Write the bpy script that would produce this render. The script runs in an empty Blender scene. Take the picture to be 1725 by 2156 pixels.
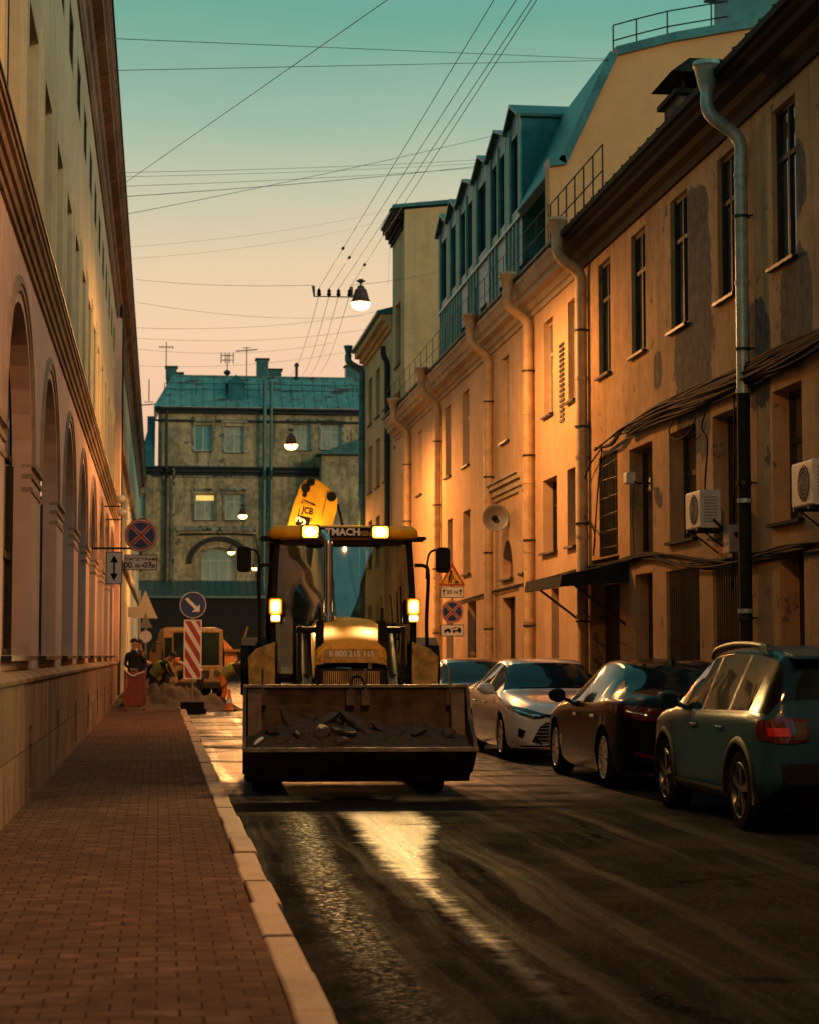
# Dusk street with a backhoe loader - everything is built here in mesh code
EXPO = 0.0
SKY_STR = 1.0
SKY_RIGHT = 1.5
SKY_LEFT = .45
SKY_BACK = 1.55
SUN_STR = .95
LAMP_K = 2.3
WORK_K = 2.8
NEAR_W = 2300
NEAR_Y = 11.5
import bpy, bmesh, math, random
from mathutils import Vector, Matrix, noise as mnoise
from mathutils.bvhtree import BVHTree
random.seed(7)
PI = math.pi
SC = bpy.context.scene
COL = SC.collection
R_ = math.radians

# ---------------------------------------------------------------- camera solve (photo measured on a 1725 x 2156 copy)
FPX, PCX, PCY, EYE = 4300., 862.5, 1078., 1.5
_th = math.atan2(302, FPX); _ps = math.atan2(527, math.hypot(FPX, 302))
_F = Vector((math.cos(_th)*math.sin(_ps), math.cos(_th)*math.cos(_ps), math.sin(_th)))
_R = Vector((math.cos(_ps), -math.sin(_ps), 0))
_U = _R.cross(_F)

def at(px, py, x=None, y=None, z=None):
    """point of the place that was measured at photo position px,py, on the plane x=, y= or z="""
    d = _F + _R*((px-PCX)/FPX) + _U*((PCY-py)/FPX)
    t = x/d.x if x is not None else y/d.y if y is not None else (z-EYE)/d.z
    return Vector((d.x*t, d.y*t, EYE+d.z*t))

def srgb(r, g, b):
    f = lambda c: (c/255/12.92) if c/255 <= .04045 else ((c/255+.055)/1.055)**2.4
    return (f(r), f(g), f(b), 1)

# ---------------------------------------------------------------- objects
def tag(o, label=None, cat=None, group=None, kind=None):
    if label: o['label'] = label
    if cat: o['category'] = cat
    if group: o['group'] = group
    if kind: o['kind'] = kind
    return o

def empty(name, loc=(0, 0, 0), rz=0, label=None, cat=None, group=None):
    o = bpy.data.objects.new(name, None); COL.objects.link(o)
    o.location = loc; o.rotation_euler = (0, 0, rz); o.empty_display_size = .2
    return tag(o, label, cat, group)

def copy_tree(o, parent=None):
    c = o.copy(); COL.objects.link(c)
    if parent: c.parent = parent
    for ch in list(o.children): copy_tree(ch, c)
    return c

class MB:
    """collects shapes into one mesh"""
    def __init__(s): s.bm = bmesh.new(); s.mi = 0
    def v(s, p): return s.bm.verts.new(p)
    def f(s, vs):
        try:
            fc = s.bm.faces.new(vs); fc.material_index = s.mi; return fc
        except ValueError: return None
    def poly(s, pts): return s.f([s.v(p) for p in pts])
    def box(s, x0, x1, y0, y1, z0, z1, M=None):
        c = [(x, y, z) for x in (x0, x1) for y in (y0, y1) for z in (z0, z1)]
        if M: c = [M(*p) for p in c]
        V = [s.v(p) for p in c]
        for q in ((0, 1, 3, 2), (4, 6, 7, 5), (0, 4, 5, 1), (2, 3, 7, 6), (0, 2, 6, 4), (1, 5, 7, 3)):
            s.f([V[i] for i in q])
        return s
    def prism(s, pts, a, b, axis='y'):
        """outline in the other two axes, extruded from a to b along axis"""
        mk = {'x': lambda p, t: (t, p[0], p[1]), 'y': lambda p, t: (p[0], t, p[1]), 'z': lambda p, t: (p[0], p[1], t)}[axis]
        A = [s.v(mk(p, a)) for p in pts]; B = [s.v(mk(p, b)) for p in pts]
        s.f(A); s.f(B[::-1])
        n = len(pts)
        for i in range(n): s.f([A[i], B[i], B[(i+1) % n], A[(i+1) % n]])
        return s
    def tube(s, pts, r, n=8, caps=True):
        pts = [Vector(p) for p in pts]; rr = r if isinstance(r, (list, tuple)) else [r]*len(pts)
        rings = []; prev = None
        for i, p in enumerate(pts):
            d = (pts[min(i+1, len(pts)-1)]-pts[max(i-1, 0)]).normalized()
            if prev is None:
                u = d.cross(Vector((0, 0, 1)) if abs(d.z) < .9 else Vector((1, 0, 0))).normalized()
            else: u = (prev-d*prev.dot(d)).normalized()
            prev = u; w = d.cross(u)
            rings.append([s.v(p+(u*math.cos(2*PI*k/n)+w*math.sin(2*PI*k/n))*rr[i]) for k in range(n)])
        for a, b in zip(rings, rings[1:]):
            for k in range(n): s.f([a[k], a[(k+1) % n], b[(k+1) % n], b[k]])
        if caps: s.f(rings[0][::-1]); s.f(rings[-1])
        return s
    def lathe(s, prof, c=(0, 0, 0), axis='z', n=24):
        c = Vector(c)
        mk = {'z': lambda r, h, a: (r*math.cos(a), r*math.sin(a), h), 'x': lambda r, h, a: (h, r*math.cos(a), r*math.sin(a)),
              'y': lambda r, h, a: (r*math.cos(a), h, r*math.sin(a))}[axis]
        rings = []
        for r, h in prof:
            rings.append([s.v(c+Vector(mk(max(r, 1e-4), h, 2*PI*k/n))) for k in range(n)])
        for a, b in zip(rings, rings[1:]):
            for k in range(n): s.f([a[k], a[(k+1) % n], b[(k+1) % n], b[k]])
        return s
    def rbox(s, x0, x1, y0, y1, z0, z1, r=.03, axis='y', seg=4):
        """box with its four edges along axis rounded"""
        a = {'y': (x0, x1, z0, z1), 'x': (y0, y1, z0, z1), 'z': (x0, x1, y0, y1)}[axis]
        e = {'y': (y0, y1), 'x': (x0, x1), 'z': (z0, z1)}[axis]
        pts = []
        for cx, cy, a0 in ((a[1]-r, a[3]-r, 0), (a[0]+r, a[3]-r, 90), (a[0]+r, a[2]+r, 180), (a[1]-r, a[2]+r, 270)):
            for k in range(seg+1):
                t = R_(a0+90*k/seg); pts.append((cx+r*math.cos(t), cy+r*math.sin(t)))
        return s.prism(pts, e[0], e[1], axis)
    def build(s, name, mat, parent=None, smooth=False, bevel=0, weld=True, auto=None):
        if weld: bmesh.ops.remove_doubles(s.bm, verts=s.bm.verts, dist=1e-5)
        bmesh.ops.recalc_face_normals(s.bm, faces=s.bm.faces)
        me = bpy.data.meshes.new(name); s.bm.to_mesh(me); s.bm.free()
        for m in (mat if isinstance(mat, (list, tuple)) else [mat]): me.materials.append(m)
        if smooth:
            for p in me.polygons: p.use_smooth = True
            if auto: me.set_sharp_from_angle(angle=R_(auto))
        o = bpy.data.objects.new(name, me); COL.objects.link(o)
        if parent: o.parent = parent
        if bevel:
            b = o.modifiers.new('bevel', 'BEVEL'); b.width = bevel; b.segments = 2; b.limit_method = 'ANGLE'
        return o

def spline(pts, n=6):
    """Catmull-Rom through points"""
    P = [Vector(p) for p in pts]; out = []
    for i in range(len(P)-1):
        a = P[max(i-1, 0)]; b = P[i]; c = P[i+1]; d = P[min(i+2, len(P)-1)]
        for k in range(n):
            t = k/n
            out.append(.5*((2*b)+(c-a)*t+(2*a-5*b+4*c-d)*t*t+(3*b-a-3*c+d)*t**3))
    out.append(P[-1]); return out

def lerp_tab(tab, y):
    """smooth interpolation in a sorted table of (y, value)"""
    if y <= tab[0][0]: return tab[0][1]
    for i in range(len(tab)-1):
        if y <= tab[i+1][0]:
            (x0, v0), (x1, v1) = tab[i], tab[i+1]
            m = lambda j: 0 if j <= 0 or j >= len(tab)-1 else ((tab[j+1][1]-tab[j-1][1])/(tab[j+1][0]-tab[j-1][0]))
            h = x1-x0; t = (y-x0)/h
            m0, m1 = m(i)*h, m(i+1)*h
            d = v1-v0  # limit the tangents so that the curve never overshoots
            m0 = 0 if d == 0 or m0*d < 0 else math.copysign(min(abs(m0), 3*abs(d)), d)
            m1 = 0 if d == 0 or m1*d < 0 else math.copysign(min(abs(m1), 3*abs(d)), d)
            return (2*t**3-3*t*t+1)*v0+(t**3-2*t*t+t)*m0+(-2*t**3+3*t*t)*v1+(t**3-t*t)*m1
    return tab[-1][1]

def text(name, body, size, mat, parent, loc, rot=(PI/2, 0, 0), align='CENTER', bold=0, sx=1, depth=.002):
    cu = bpy.data.curves.new(name, 'FONT'); cu.body = body; cu.size = size; cu.align_x = align; cu.align_y = 'CENTER'
    cu.offset = bold; cu.extrude = depth; cu.resolution_u = 3
    t = bpy.data.objects.new('text_tmp', cu); COL.objects.link(t)
    dg = bpy.context.evaluated_depsgraph_get()
    me = bpy.data.meshes.new_from_object(t.evaluated_get(dg)); me.name = name
    bpy.data.objects.remove(t); bpy.data.curves.remove(cu)
    me.materials.clear(); me.materials.append(mat)
    o = bpy.data.objects.new(name, me); COL.objects.link(o)
    o.location = loc; o.rotation_euler = rot; o.scale = (sx, 1, 1)
    if parent: o.parent = parent
    return o

# ---------------------------------------------------------------- walls with openings
def wall(mb, M, u0, u1, v0, v1, ops, depth=.2):
    """front of a wall with openings (u0,u1,v0,v1[,arch[,depth]]) and the jambs of every opening; M maps (u, v, depth) to the place"""
    us = sorted({u0, u1} | {q for o in ops for q in o[:2]}); vs = sorted({v0, v1} | {q for o in ops for q in o[2:4]})
    us = [u for u in us if u0-1e-6 <= u <= u1+1e-6]; vs = [v for v in vs if v0-1e-6 <= v <= v1+1e-6]
    for a, b in zip(us, us[1:]):
        for c, d in zip(vs, vs[1:]):
            mu, mv = (a+b)/2, (c+d)/2
            if any(o[0] < mu < o[1] and o[2] < mv < o[3] for o in ops): continue
            mb.poly([M(a, c, 0), M(b, c, 0), M(b, d, 0), M(a, d, 0)])
    for o in ops:
        dp = o[5] if len(o) > 5 else depth
        arch = len(o) > 4 and o[4]
        if arch:
            r = (o[1]-o[0])/2; uc = (o[0]+o[1])/2; vr = r if arch is True else arch; sp = o[3]-vr; n = 16
            arc = [(uc+r*math.cos(PI*k/n), sp+vr*math.sin(PI*k/n)) for k in range(n+1)]
            for p, q in zip(arc, arc[1:]):
                mb.poly([M(p[0], p[1], 0), M(q[0], q[1], 0), M(q[0], o[3], 0), M(p[0], o[3], 0)])
            out = [(o[0], o[2]), (o[1], o[2])]+arc
        else: out = [(o[0], o[2]), (o[1], o[2]), (o[1], o[3]), (o[0], o[3])]
        for p, q in zip(out, out[1:]+out[:1]):
            mb.poly([M(p[0], p[1], 0), M(q[0], q[1], 0), M(q[0], q[1], dp), M(p[0], p[1], dp)])

def window(par, M, u0, u1, v0, v1, d, fm, pm, nu=2, nv=(.66,), fw=.06, sill=None, arch=False, label=None, name='window', bars=None, vr=None, sash=True):
    """frame mesh with a pane child (and a sill child) set at depth d in an opening"""
    mb = MB()
    B = lambda a, b, c, e, p, q: mb.box(a, b, c, e, p, q, M)
    r = (u1-u0)/2; top = v1 if not arch else v1-(vr or r)
    B(u0, u0+fw, v0, top, d, d+.07); B(u1-fw, u1, v0, top, d, d+.07)
    B(u0+fw, u1-fw, v0, v0+fw, d, d+.07)
    if not arch: B(u0+fw, u1-fw, v1-fw, v1, d, d+.07)
    for k in range(1, nu):
        uu = u0+(u1-u0)*k/nu; B(uu-fw*.5, uu+fw*.5, v0+fw, (v1-fw) if not arch else top, d+.005, d+.06)
    for t in nv:
        vv = v0+(v1-v0)*t; B(u0+fw, u1-fw, vv-fw*.5, vv+fw*.5, d+.01, d+.065)
    o = mb.build(name, fm, par)
    if label: o['label'] = label
    g = MB()
    if arch:
        n = 14; uc = (u0+u1)/2
        g.poly([M(u0, v0, d+.04), M(u1, v0, d+.04)]+[M(uc+r*math.cos(PI*k/n), top+(vr or r)*math.sin(PI*k/n), d+.04) for k in range(n+1)])
    else: g.poly([M(u0, v0, d+.04), M(u1, v0, d+.04), M(u1, v1, d+.04), M(u0, v1, d+.04)])
    g.build('pane', pm, o)
    if sill:
        s = MB(); s.box(u0-.06, u1+.06, v0-.05, v0-.004, -.09, d, M); s.build('sill', sill, o)
    if bars:
        s = MB(); k = max(4, int((u1-u0)/.12))
        for i in range(1, k):
            uu = u0+(u1-u0)*i/k; s.box(uu-.009, uu+.009, v0, v1, .03, .048, M)
        for t in (.12, .5, .88): s.box(u0, u1, v0+(v1-v0)*t-.015, v0+(v1-v0)*t+.015, .05, .056, M)
        s.build('grille', bars, o)
    return o
# ---------------------------------------------------------------- materials
class S:
    """a shader socket that can be calculated with"""
    def __init__(s, nt, sock): s.nt = nt; s.k = sock
    def _m(s, op, b=None, c=None): return s.nt.math(op, s, b, c)
    def __add__(s, b): return s._m('ADD', b)
    __radd__ = __add__
    def __sub__(s, b): return s._m('SUBTRACT', b)
    def __rsub__(s, b): return s.nt.math('SUBTRACT', b, s)
    def __mul__(s, b): return s._m('MULTIPLY', b)
    __rmul__ = __mul__
    def __truediv__(s, b): return s._m('DIVIDE', b)
    def __pow__(s, b): return s._m('POWER', b)
    def abs(s): return s._m('ABSOLUTE')
    def clamp(s):
        r = s._m('ADD', 0.); r.k.node.use_clamp = True; return r
    def step(s, a, b):
        """smooth 0..1 between a and b"""
        n = s.nt.new('ShaderNodeMapRange'); n.interpolation_type = 'SMOOTHSTEP'
        s.nt.put(n.inputs[0], s); n.inputs[1].default_value = a; n.inputs[2].default_value = b
        if a > b: n.inputs[1].default_value, n.inputs[2].default_value, n.inputs[3].default_value, n.inputs[4].default_value = b, a, 1, 0
        return S(s.nt, n.outputs[0])

class NT:
    def __init__(s, name):
        s.m = bpy.data.materials.new(name); s.m.use_nodes = True; s.t = s.m.node_tree; s.t.nodes.clear()
        s.out = s.t.nodes.new('ShaderNodeOutputMaterial')
    def new(s, k): return s.t.nodes.new(k)
    def put(s, inp, v):
        if isinstance(v, S): s.t.links.new(v.k, inp)
        elif v is not None:
            if inp.type == 'RGBA' and isinstance(v, (tuple, list)) and len(v) == 3: v = (*v, 1)
            inp.default_value = v
    def math(s, op, a, b=None, c=None):
        n = s.new('ShaderNodeMath'); n.operation = op
        for i, q in enumerate((a, b, c)):
            if q is not None: s.put(n.inputs[i], q)
        return S(s, n.outputs[0])
    def co(s, kind='Object'): return S(s, s.new('ShaderNodeTexCoord').outputs[kind])
    def map(s, v, scale=(1, 1, 1), rot=(0, 0, 0), loc=(0, 0, 0)):
        n = s.new('ShaderNodeMapping'); s.put(n.inputs[0], v)
        n.inputs['Scale'].default_value = scale; n.inputs['Rotation'].default_value = rot; n.inputs['Location'].default_value = loc
        return S(s, n.outputs[0])
    def xyz(s, v):
        n = s.new('ShaderNodeSeparateXYZ'); s.put(n.inputs[0], v); return [S(s, n.outputs[i]) for i in range(3)]
    def vec(s, x, y, z):
        n = s.new('ShaderNodeCombineXYZ')
        for i, q in enumerate((x, y, z)): s.put(n.inputs[i], q)
        return S(s, n.outputs[0])
    def noise(s, v, scale=5, detail=4, rough=.55, out=0, dist=0):
        n = s.new('ShaderNodeTexNoise'); s.put(n.inputs['Vector'], v)
        n.inputs['Scale'].default_value = scale; n.inputs['Detail'].default_value = detail; n.inputs['Roughness'].default_value = rough; n.inputs['Distortion'].default_value = dist
        return S(s, n.outputs[out])
    def voro(s, v, scale=5, feature='F1', out='Distance', rnd=1):
        n = s.new('ShaderNodeTexVoronoi'); n.feature = feature; s.put(n.inputs['Vector'], v); n.inputs['Scale'].default_value = scale
        n.inputs['Randomness'].default_value = rnd
        return S(s, n.outputs[out])
    def mix(s, fac, a, b, mode='MIX'):
        n = s.new('ShaderNodeMix'); n.data_type = 'RGBA'; n.blend_type = mode
        s.put(n.inputs[0], fac); s.put(n.inputs[6], a); s.put(n.inputs[7], b); return S(s, n.outputs[2])
    def bump(s, h, strength=.3, dist=.02, normal=None):
        n = s.new('ShaderNodeBump'); n.inputs['Strength'].default_value = strength; n.inputs['Distance'].default_value = dist
        s.put(n.inputs['Height'], h); s.put(n.inputs['Normal'], normal); return S(s, n.outputs[0])
    def brick(s, v, w, h, mortar=.01, offset=.5, c1=(1, 1, 1), c2=(.6, .6, .6), cm=(0, 0, 0), smooth=.1, bias=0, freq=2):
        n = s.new('ShaderNodeTexBrick'); s.put(n.inputs['Vector'], v); n.offset = offset; n.offset_frequency = freq
        n.inputs['Scale'].default_value = 1; n.inputs['Brick Width'].default_value = w; n.inputs['Row Height'].default_value = h
        n.inputs['Mortar Size'].default_value = mortar; n.inputs['Mortar Smooth'].default_value = smooth; n.inputs['Bias'].default_value = bias
        s.put(n.inputs['Color1'], c1); s.put(n.inputs['Color2'], c2); s.put(n.inputs['Mortar'], cm)
        return S(s, n.outputs['Color']), S(s, n.outputs['Fac'])
    def bsdf(s, color, rough=.6, metal=0, normal=None, spec=.5, coat=0, coat_rough=.05, emit=None, estr=0, trans=0, alpha=1):
        n = s.new('ShaderNodeBsdfPrincipled')
        for k, q in (('Base Color', color), ('Roughness', rough), ('Metallic', metal), ('Normal', normal), ('Specular IOR Level', spec),
                     ('Coat Weight', coat), ('Coat Roughness', coat_rough), ('Transmission Weight', trans), ('Alpha', alpha)): s.put(n.inputs[k], q)
        if emit is not None: s.put(n.inputs['Emission Color'], emit); s.put(n.inputs['Emission Strength'], estr)
        s.t.links.new(n.outputs[0], s.out.inputs[0]); return s.m

MAT = {}
def simple(name, color, rough=.6, metal=0, spec=None, coat=0, var=.25, scale=9, bump=.15, bscale=60):
    if spec is None: spec = .5 if max(color[:3]) > .04 or metal > .3 else .22
    n = NT(name); c = n.co()
    a = n.noise(c, scale, 5, .6); b = n.noise(c, bscale, 3)
    k = tuple(q*(1-var) for q in color[:3]); l = tuple(min(1, q*(1+var)) for q in color[:3])
    col = n.mix(a.step(.3, .7), k, l)
    MAT[name] = n.bsdf(col, (a-.5)*.25+rough, metal, n.bump(b, bump, .004), spec, coat)
    return MAT[name]

def plaster(name, base, dark, worn=None, streak=.5, worn_amt=.62, dirt=None, rough=.9):
    """painted render with rain streaks, blotches and (optionally) worn spots"""
    n = NT(name); c = n.co(); x, y, z = n.xyz(c)
    big = n.noise(c, .55, 5, .6); mid = n.noise(c, 3.2, 6, .65); fine = n.noise(c, 45, 4, .6)
    st = n.noise(n.map(c, (2.2, 2.2, .16)), 1.6, 5, .65)
    col = n.mix((big*.55+mid*.45).step(.38, .64), dark, base)
    col = n.mix(st.step(.52, .72)*streak, col, tuple(q*.55 for q in dark[:3]))
    if worn is not None:
        w = (n.noise(c, 1.1, 7, .68)+(n.noise(c, 9, 4)-.5)*.12).step(worn_amt, worn_amt+.03)
        col = n.mix(w, col, worn)
    if dirt is not None:
        g = (z*-1.+dirt).step(-.6, .8)*mid.step(.3, .7)
        col = n.mix(g*.7, col, tuple(q*.35 for q in dark[:3]))
    h = fine*.5+mid*.9
    MAT[name] = n.bsdf(col, rough, 0, n.bump(h, .35, .012), .1)
    return MAT[name]

def glass_dark(name, tint=(.012, .02, .022), rough=.06, curtain=None, spec=.7):
    n = NT(name); c = n.co(); a = n.noise(c, 1.3, 3)
    w = n.noise(c, .8, 2)
    col = n.mix(a.step(.4, .7), tint, tuple(q*2.2 for q in tint)) if curtain is None else n.mix(a.step(.35, .6), tint, curtain)
    MAT[name] = n.bsdf(col, rough, 0, n.bump(w, .08, .05), spec)
    return MAT[name]

def paint(name, color, rough=.22, flake=.04, metal=.25, dirt=.35, coat=1.0, spec=.5):
    n = NT(name); c = n.co(); x, y, z = n.xyz(c)
    d = n.noise(c, 5, 6, .7); f = n.noise(c, 900, 1)
    low = z.step(.75, .15)
    dm = (low*.9+.05)*d.step(.25, .75)*dirt
    col = n.mix(dm, color, (.03, .027, .024))
    MAT[name] = n.bsdf(col, dm*.6+(f-.5)*flake+rough, metal, n.bump(d, .02, .002), spec, coat-dm*.8*coat, .04)
    return MAT[name]

def emitter(name, color, strength):
    n = NT(name); MAT[name] = n.bsdf(color, .4, 0, None, .5, emit=color, estr=strength); return MAT[name]

# stone, plaster, metal
plaster('left_plaster', (.76, .57, .51), (.60, .45, .40), streak=.28, dirt=1.9)
plaster('left_upper_plaster', (.66, .60, .40), (.50, .47, .33), streak=.35)
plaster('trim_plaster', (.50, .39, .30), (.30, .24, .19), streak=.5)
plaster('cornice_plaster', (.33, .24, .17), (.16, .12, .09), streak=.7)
plaster('beige_plaster', (.68, .46, .27), (.55, .37, .21), streak=.3)
plaster('beige_trim', (.56, .47, .34), (.40, .33, .24), streak=.45)
plaster('tower_plaster', (.66, .45, .23), (.50, .35, .18), streak=.35)
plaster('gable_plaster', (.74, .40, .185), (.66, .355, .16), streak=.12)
plaster('chimney_brick', (.22, .17, .12), (.10, .09, .07), streak=.6)
plaster('end_plaster', (.60, .44, .24), (.22, .17, .10), worn=(.15, .125, .085), streak=.8, worn_amt=.61)
plaster('end_trim', (.48, .43, .29), (.12, .12, .09), worn=(.06, .065, .06), streak=.8, worn_amt=.55)
simple('teal_metal', (.045, .12, .115), .42, .35, var=.3, scale=3)
simple('dark_metal_cladding', (.022, .13, .14), .4, .4, var=.3, scale=2)
simple('cladding_light', (.22, .38, .32), .4, .4, var=.2, scale=2)
simple('iron', (.02, .022, .022), .5, .5)
simple('dark_iron_roof', (.016, .016, .014), .75, 0, .1, var=.4, scale=4)
simple('zinc', (.34, .42, .38), .4, .25, var=.3, scale=5)
simple('orange_pipe_paint', (.48, .33, .17), .55, 0, var=.2, scale=4)
simple('window_frame_white', (.45, .44, .36), .5, 0, var=.15)
simple('window_frame_dark', (.03, .026, .02), .6, 0, var=.3)
simple('cable_black', (.006, .006, .006), .7, 0, .06)
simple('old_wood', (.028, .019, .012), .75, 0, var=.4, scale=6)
simple('wire_grey', (.07, .13, .12), .6, .2)
simple('plastic_white', (.5, .49, .44), .5, 0, var=.15)
simple('plastic_black', (.010, .010, .010), .6, 0, .1)
simple('rubber', (.012, .0115, .011), .9, 0, .0, var=.35, bump=.4)
simple('chrome', (.6, .6, .58), .15, 1, var=.1)
simple('alloy', (.42, .41, .39), .28, .9, var=.2)
simple('dark_alloy', (.10, .10, .10), .3, .9, var=.2)
simple('yellow_paint', (.90, .43, .02), .5, 0, .25, var=.15, scale=5, coat=.08)
simple('yellow_dirty', (.42, .25, .06), .6, 0, var=.5, scale=7)
simple('machine_black', (.014, .014, .013), .65, 0, .12, var=.4)
simple('bucket_steel', (.095, .062, .038), .6, .4, var=.5, scale=5, bump=.4, bscale=25)
simple('bucket_edge', (.18, .15, .11), .45, .7, var=.4)
simple('soil', (.045, .031, .02), .95, 0, var=.5, scale=14, bump=1, bscale=40)
simple('asphalt_chunk', (.055, .043, .032), .9, 0, var=.4, scale=10, bump=.8, bscale=50)
simple('sign_white', (.78, .76, .72), .45, 0, var=.08)
simple('sign_red', (.38, .045, .03), .4, 0, var=.12)
simple('sign_blue', (.008, .035, .17), .4, 0, var=.12)
simple('sign_yellow', (.75, .42, .05), .4, 0, var=.1)
simple('sign_black', (.010, .010, .010), .6, 0, .1)
simple('sign_grey', (.25, .25, .235), .5, .3, var=.12)
simple('vest_yellow', (.36, .38, .03), .7, 0, var=.15)
simple('vest_orange', (.78, .20, .03), .7, 0, var=.15)
simple('cloth_dark', (.018, .02, .024), .9, 0)
simple('cloth_navy', (.02, .026, .045), .9, 0)
simple('skin', (.42, .24, .16), .6, 0, var=.1)
simple('hair_dark', (.02, .014, .01), .7, 0)
simple('rust_red', (.19, .055, .03), .8, 0, var=.5, scale=6)
simple('barrier_red', (.20, .035, .022), .5, 0, var=.25)
simple('truck_yellow', (.15, .10, .04), .5, 0, var=.3)
simple('truck_orange', (.42, .17, .04), .6, 0, var=.3)
simple('seat_grey', (.05, .05, .05), .8, 0)
simple('lamp_hood', (.12, .06, .04), .45, .3)
glass_dark('pane_dark')
glass_dark('pane_teal', (.08, .24, .22), .3, (.12, .30, .26))
glass_dark('pane_curtain', (.22, .25, .17), .3, (.36, .38, .26))
glass_dark('pane_brown', (.02, .014, .009), .12, (.07, .05, .03))
glass_dark('car_glass', (.006, .012, .014), .03, None, .16)
simple('gloss_black', (.004, .004, .004), .2, 0, .05, var=.1, bump=0)
glass_dark('lens_dark', (.03, .03, .03), .08)
paint('car_white', (.74, .66, .62), .28, metal=.0, dirt=.3)
paint('car_black', (.004, .007, .008), .18, metal=.0, dirt=.03, coat=.07, spec=.05)
paint('car_blue', (.014, .046, .070), .22, metal=.0, dirt=.06, coat=.07, spec=.03)
paint('car_red', (.10, .02, .025), .25, metal=.3, dirt=.5)
n = NT('tail_red'); MAT['tail_red'] = n.bsdf((.06, .002, .002), .12, 0, None, .4, .5)
def bowl():
    n = NT('sodium_glass'); e = n.new('ShaderNodeEmission'); e.inputs[0].default_value = (1, .60, .22, 1); e.inputs[1].default_value = 11
    t = n.new('ShaderNodeBsdfTransparent'); t.inputs[0].default_value = (1, .95, .85, 1); m = n.new('ShaderNodeMixShader'); m.inputs[0].default_value = .35
    n.t.links.new(t.outputs[0], m.inputs[1]); n.t.links.new(e.outputs[0], m.inputs[2]); n.t.links.new(m.outputs[0], n.out.inputs[0]); MAT['sodium_glass'] = n.m
bowl()
emitter('work_light', (1, .72, .34, 1), 14)
emitter('work_lens_rim', (1, .42, .06, 1), 3.2)
emitter('lit_window', (1, .62, .16, 1), .8)

def peeling():
    n = NT('peeling_plaster'); c = n.co(); x, y, z = n.xyz(c)
    big = n.noise(c, .6, 5, .6); mid = n.noise(c, 3.5, 6, .65); fine = n.noise(c, 50, 4, .6)
    st = n.noise(n.map(c, (1.0, 1.0, .16)), 1.7, 7, .72)
    col = n.mix((big*.55+mid*.45).step(.38, .64), (.38, .235, .115), (.54, .34, .17))
    col = n.mix(st.step(.48, .70)*.6, col, (.13, .085, .05))
    e = (n.noise(c, 1.5, 9, .76)-.5)*3.0+(n.noise(c, 14, 3)-.5)*.3
    def patch(yc, zc, a, b):
        return (1-((y-yc)/a).abs()**3-((z-zc)/b).abs()**3+e).step(0., .05)
    m = patch(31.1, 6.6, 1.15, 2.1)
    for q in ((27.6, 5.7, .6, .8), (25.9, 6.1, .7, .8), (25.8, 7.8, .45, .5), (39.0, 5.6, .3, .5), (33.4, 6.3, .3, .35), (30.6, 8.3, .5, .5)):
        m = n.math('MAXIMUM', m, patch(*q))
    spots = (n.noise(c, 2.3, 7, .7)+(n.noise(c, 12, 3)-.5)*.1).step(.61, .63)
    m = n.math('MAXIMUM', m, spots*.8)
    grey = n.mix(n.noise(c, 6, 7, .75).step(.3, .7), (.045, .045, .040), (.15, .14, .12))
    col = n.mix(m, col, grey)
    low = (z*-1+3.1).step(-.9, 1.8)*mid.step(.35, .7)
    col = n.mix(low*.5, col, (.08, .055, .035))
    MAT['peeling_plaster'] = n.bsdf(col, .92, 0, n.bump(fine*.5+mid-m*.8, .45, .015), .2)
peeling()

def rusty_roof():
    n = NT('rusty_roof'); c = n.co(); x, y, z = n.xyz(c)
    m = (n.noise(n.map(c, (.5, 1, .9)), 1.1, 6, .65)).step(.56, .62)
    a = n.noise(c, 2, 5)
    col = n.mix(a.step(.3, .7), (.09, .22, .19), (.20, .36, .30))
    col = n.mix(m, col, (.13, .05, .03))
    MAT['rusty_roof'] = n.bsdf(col, .5, .3, n.bump(a, .2, .01))
rusty_roof()

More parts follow.
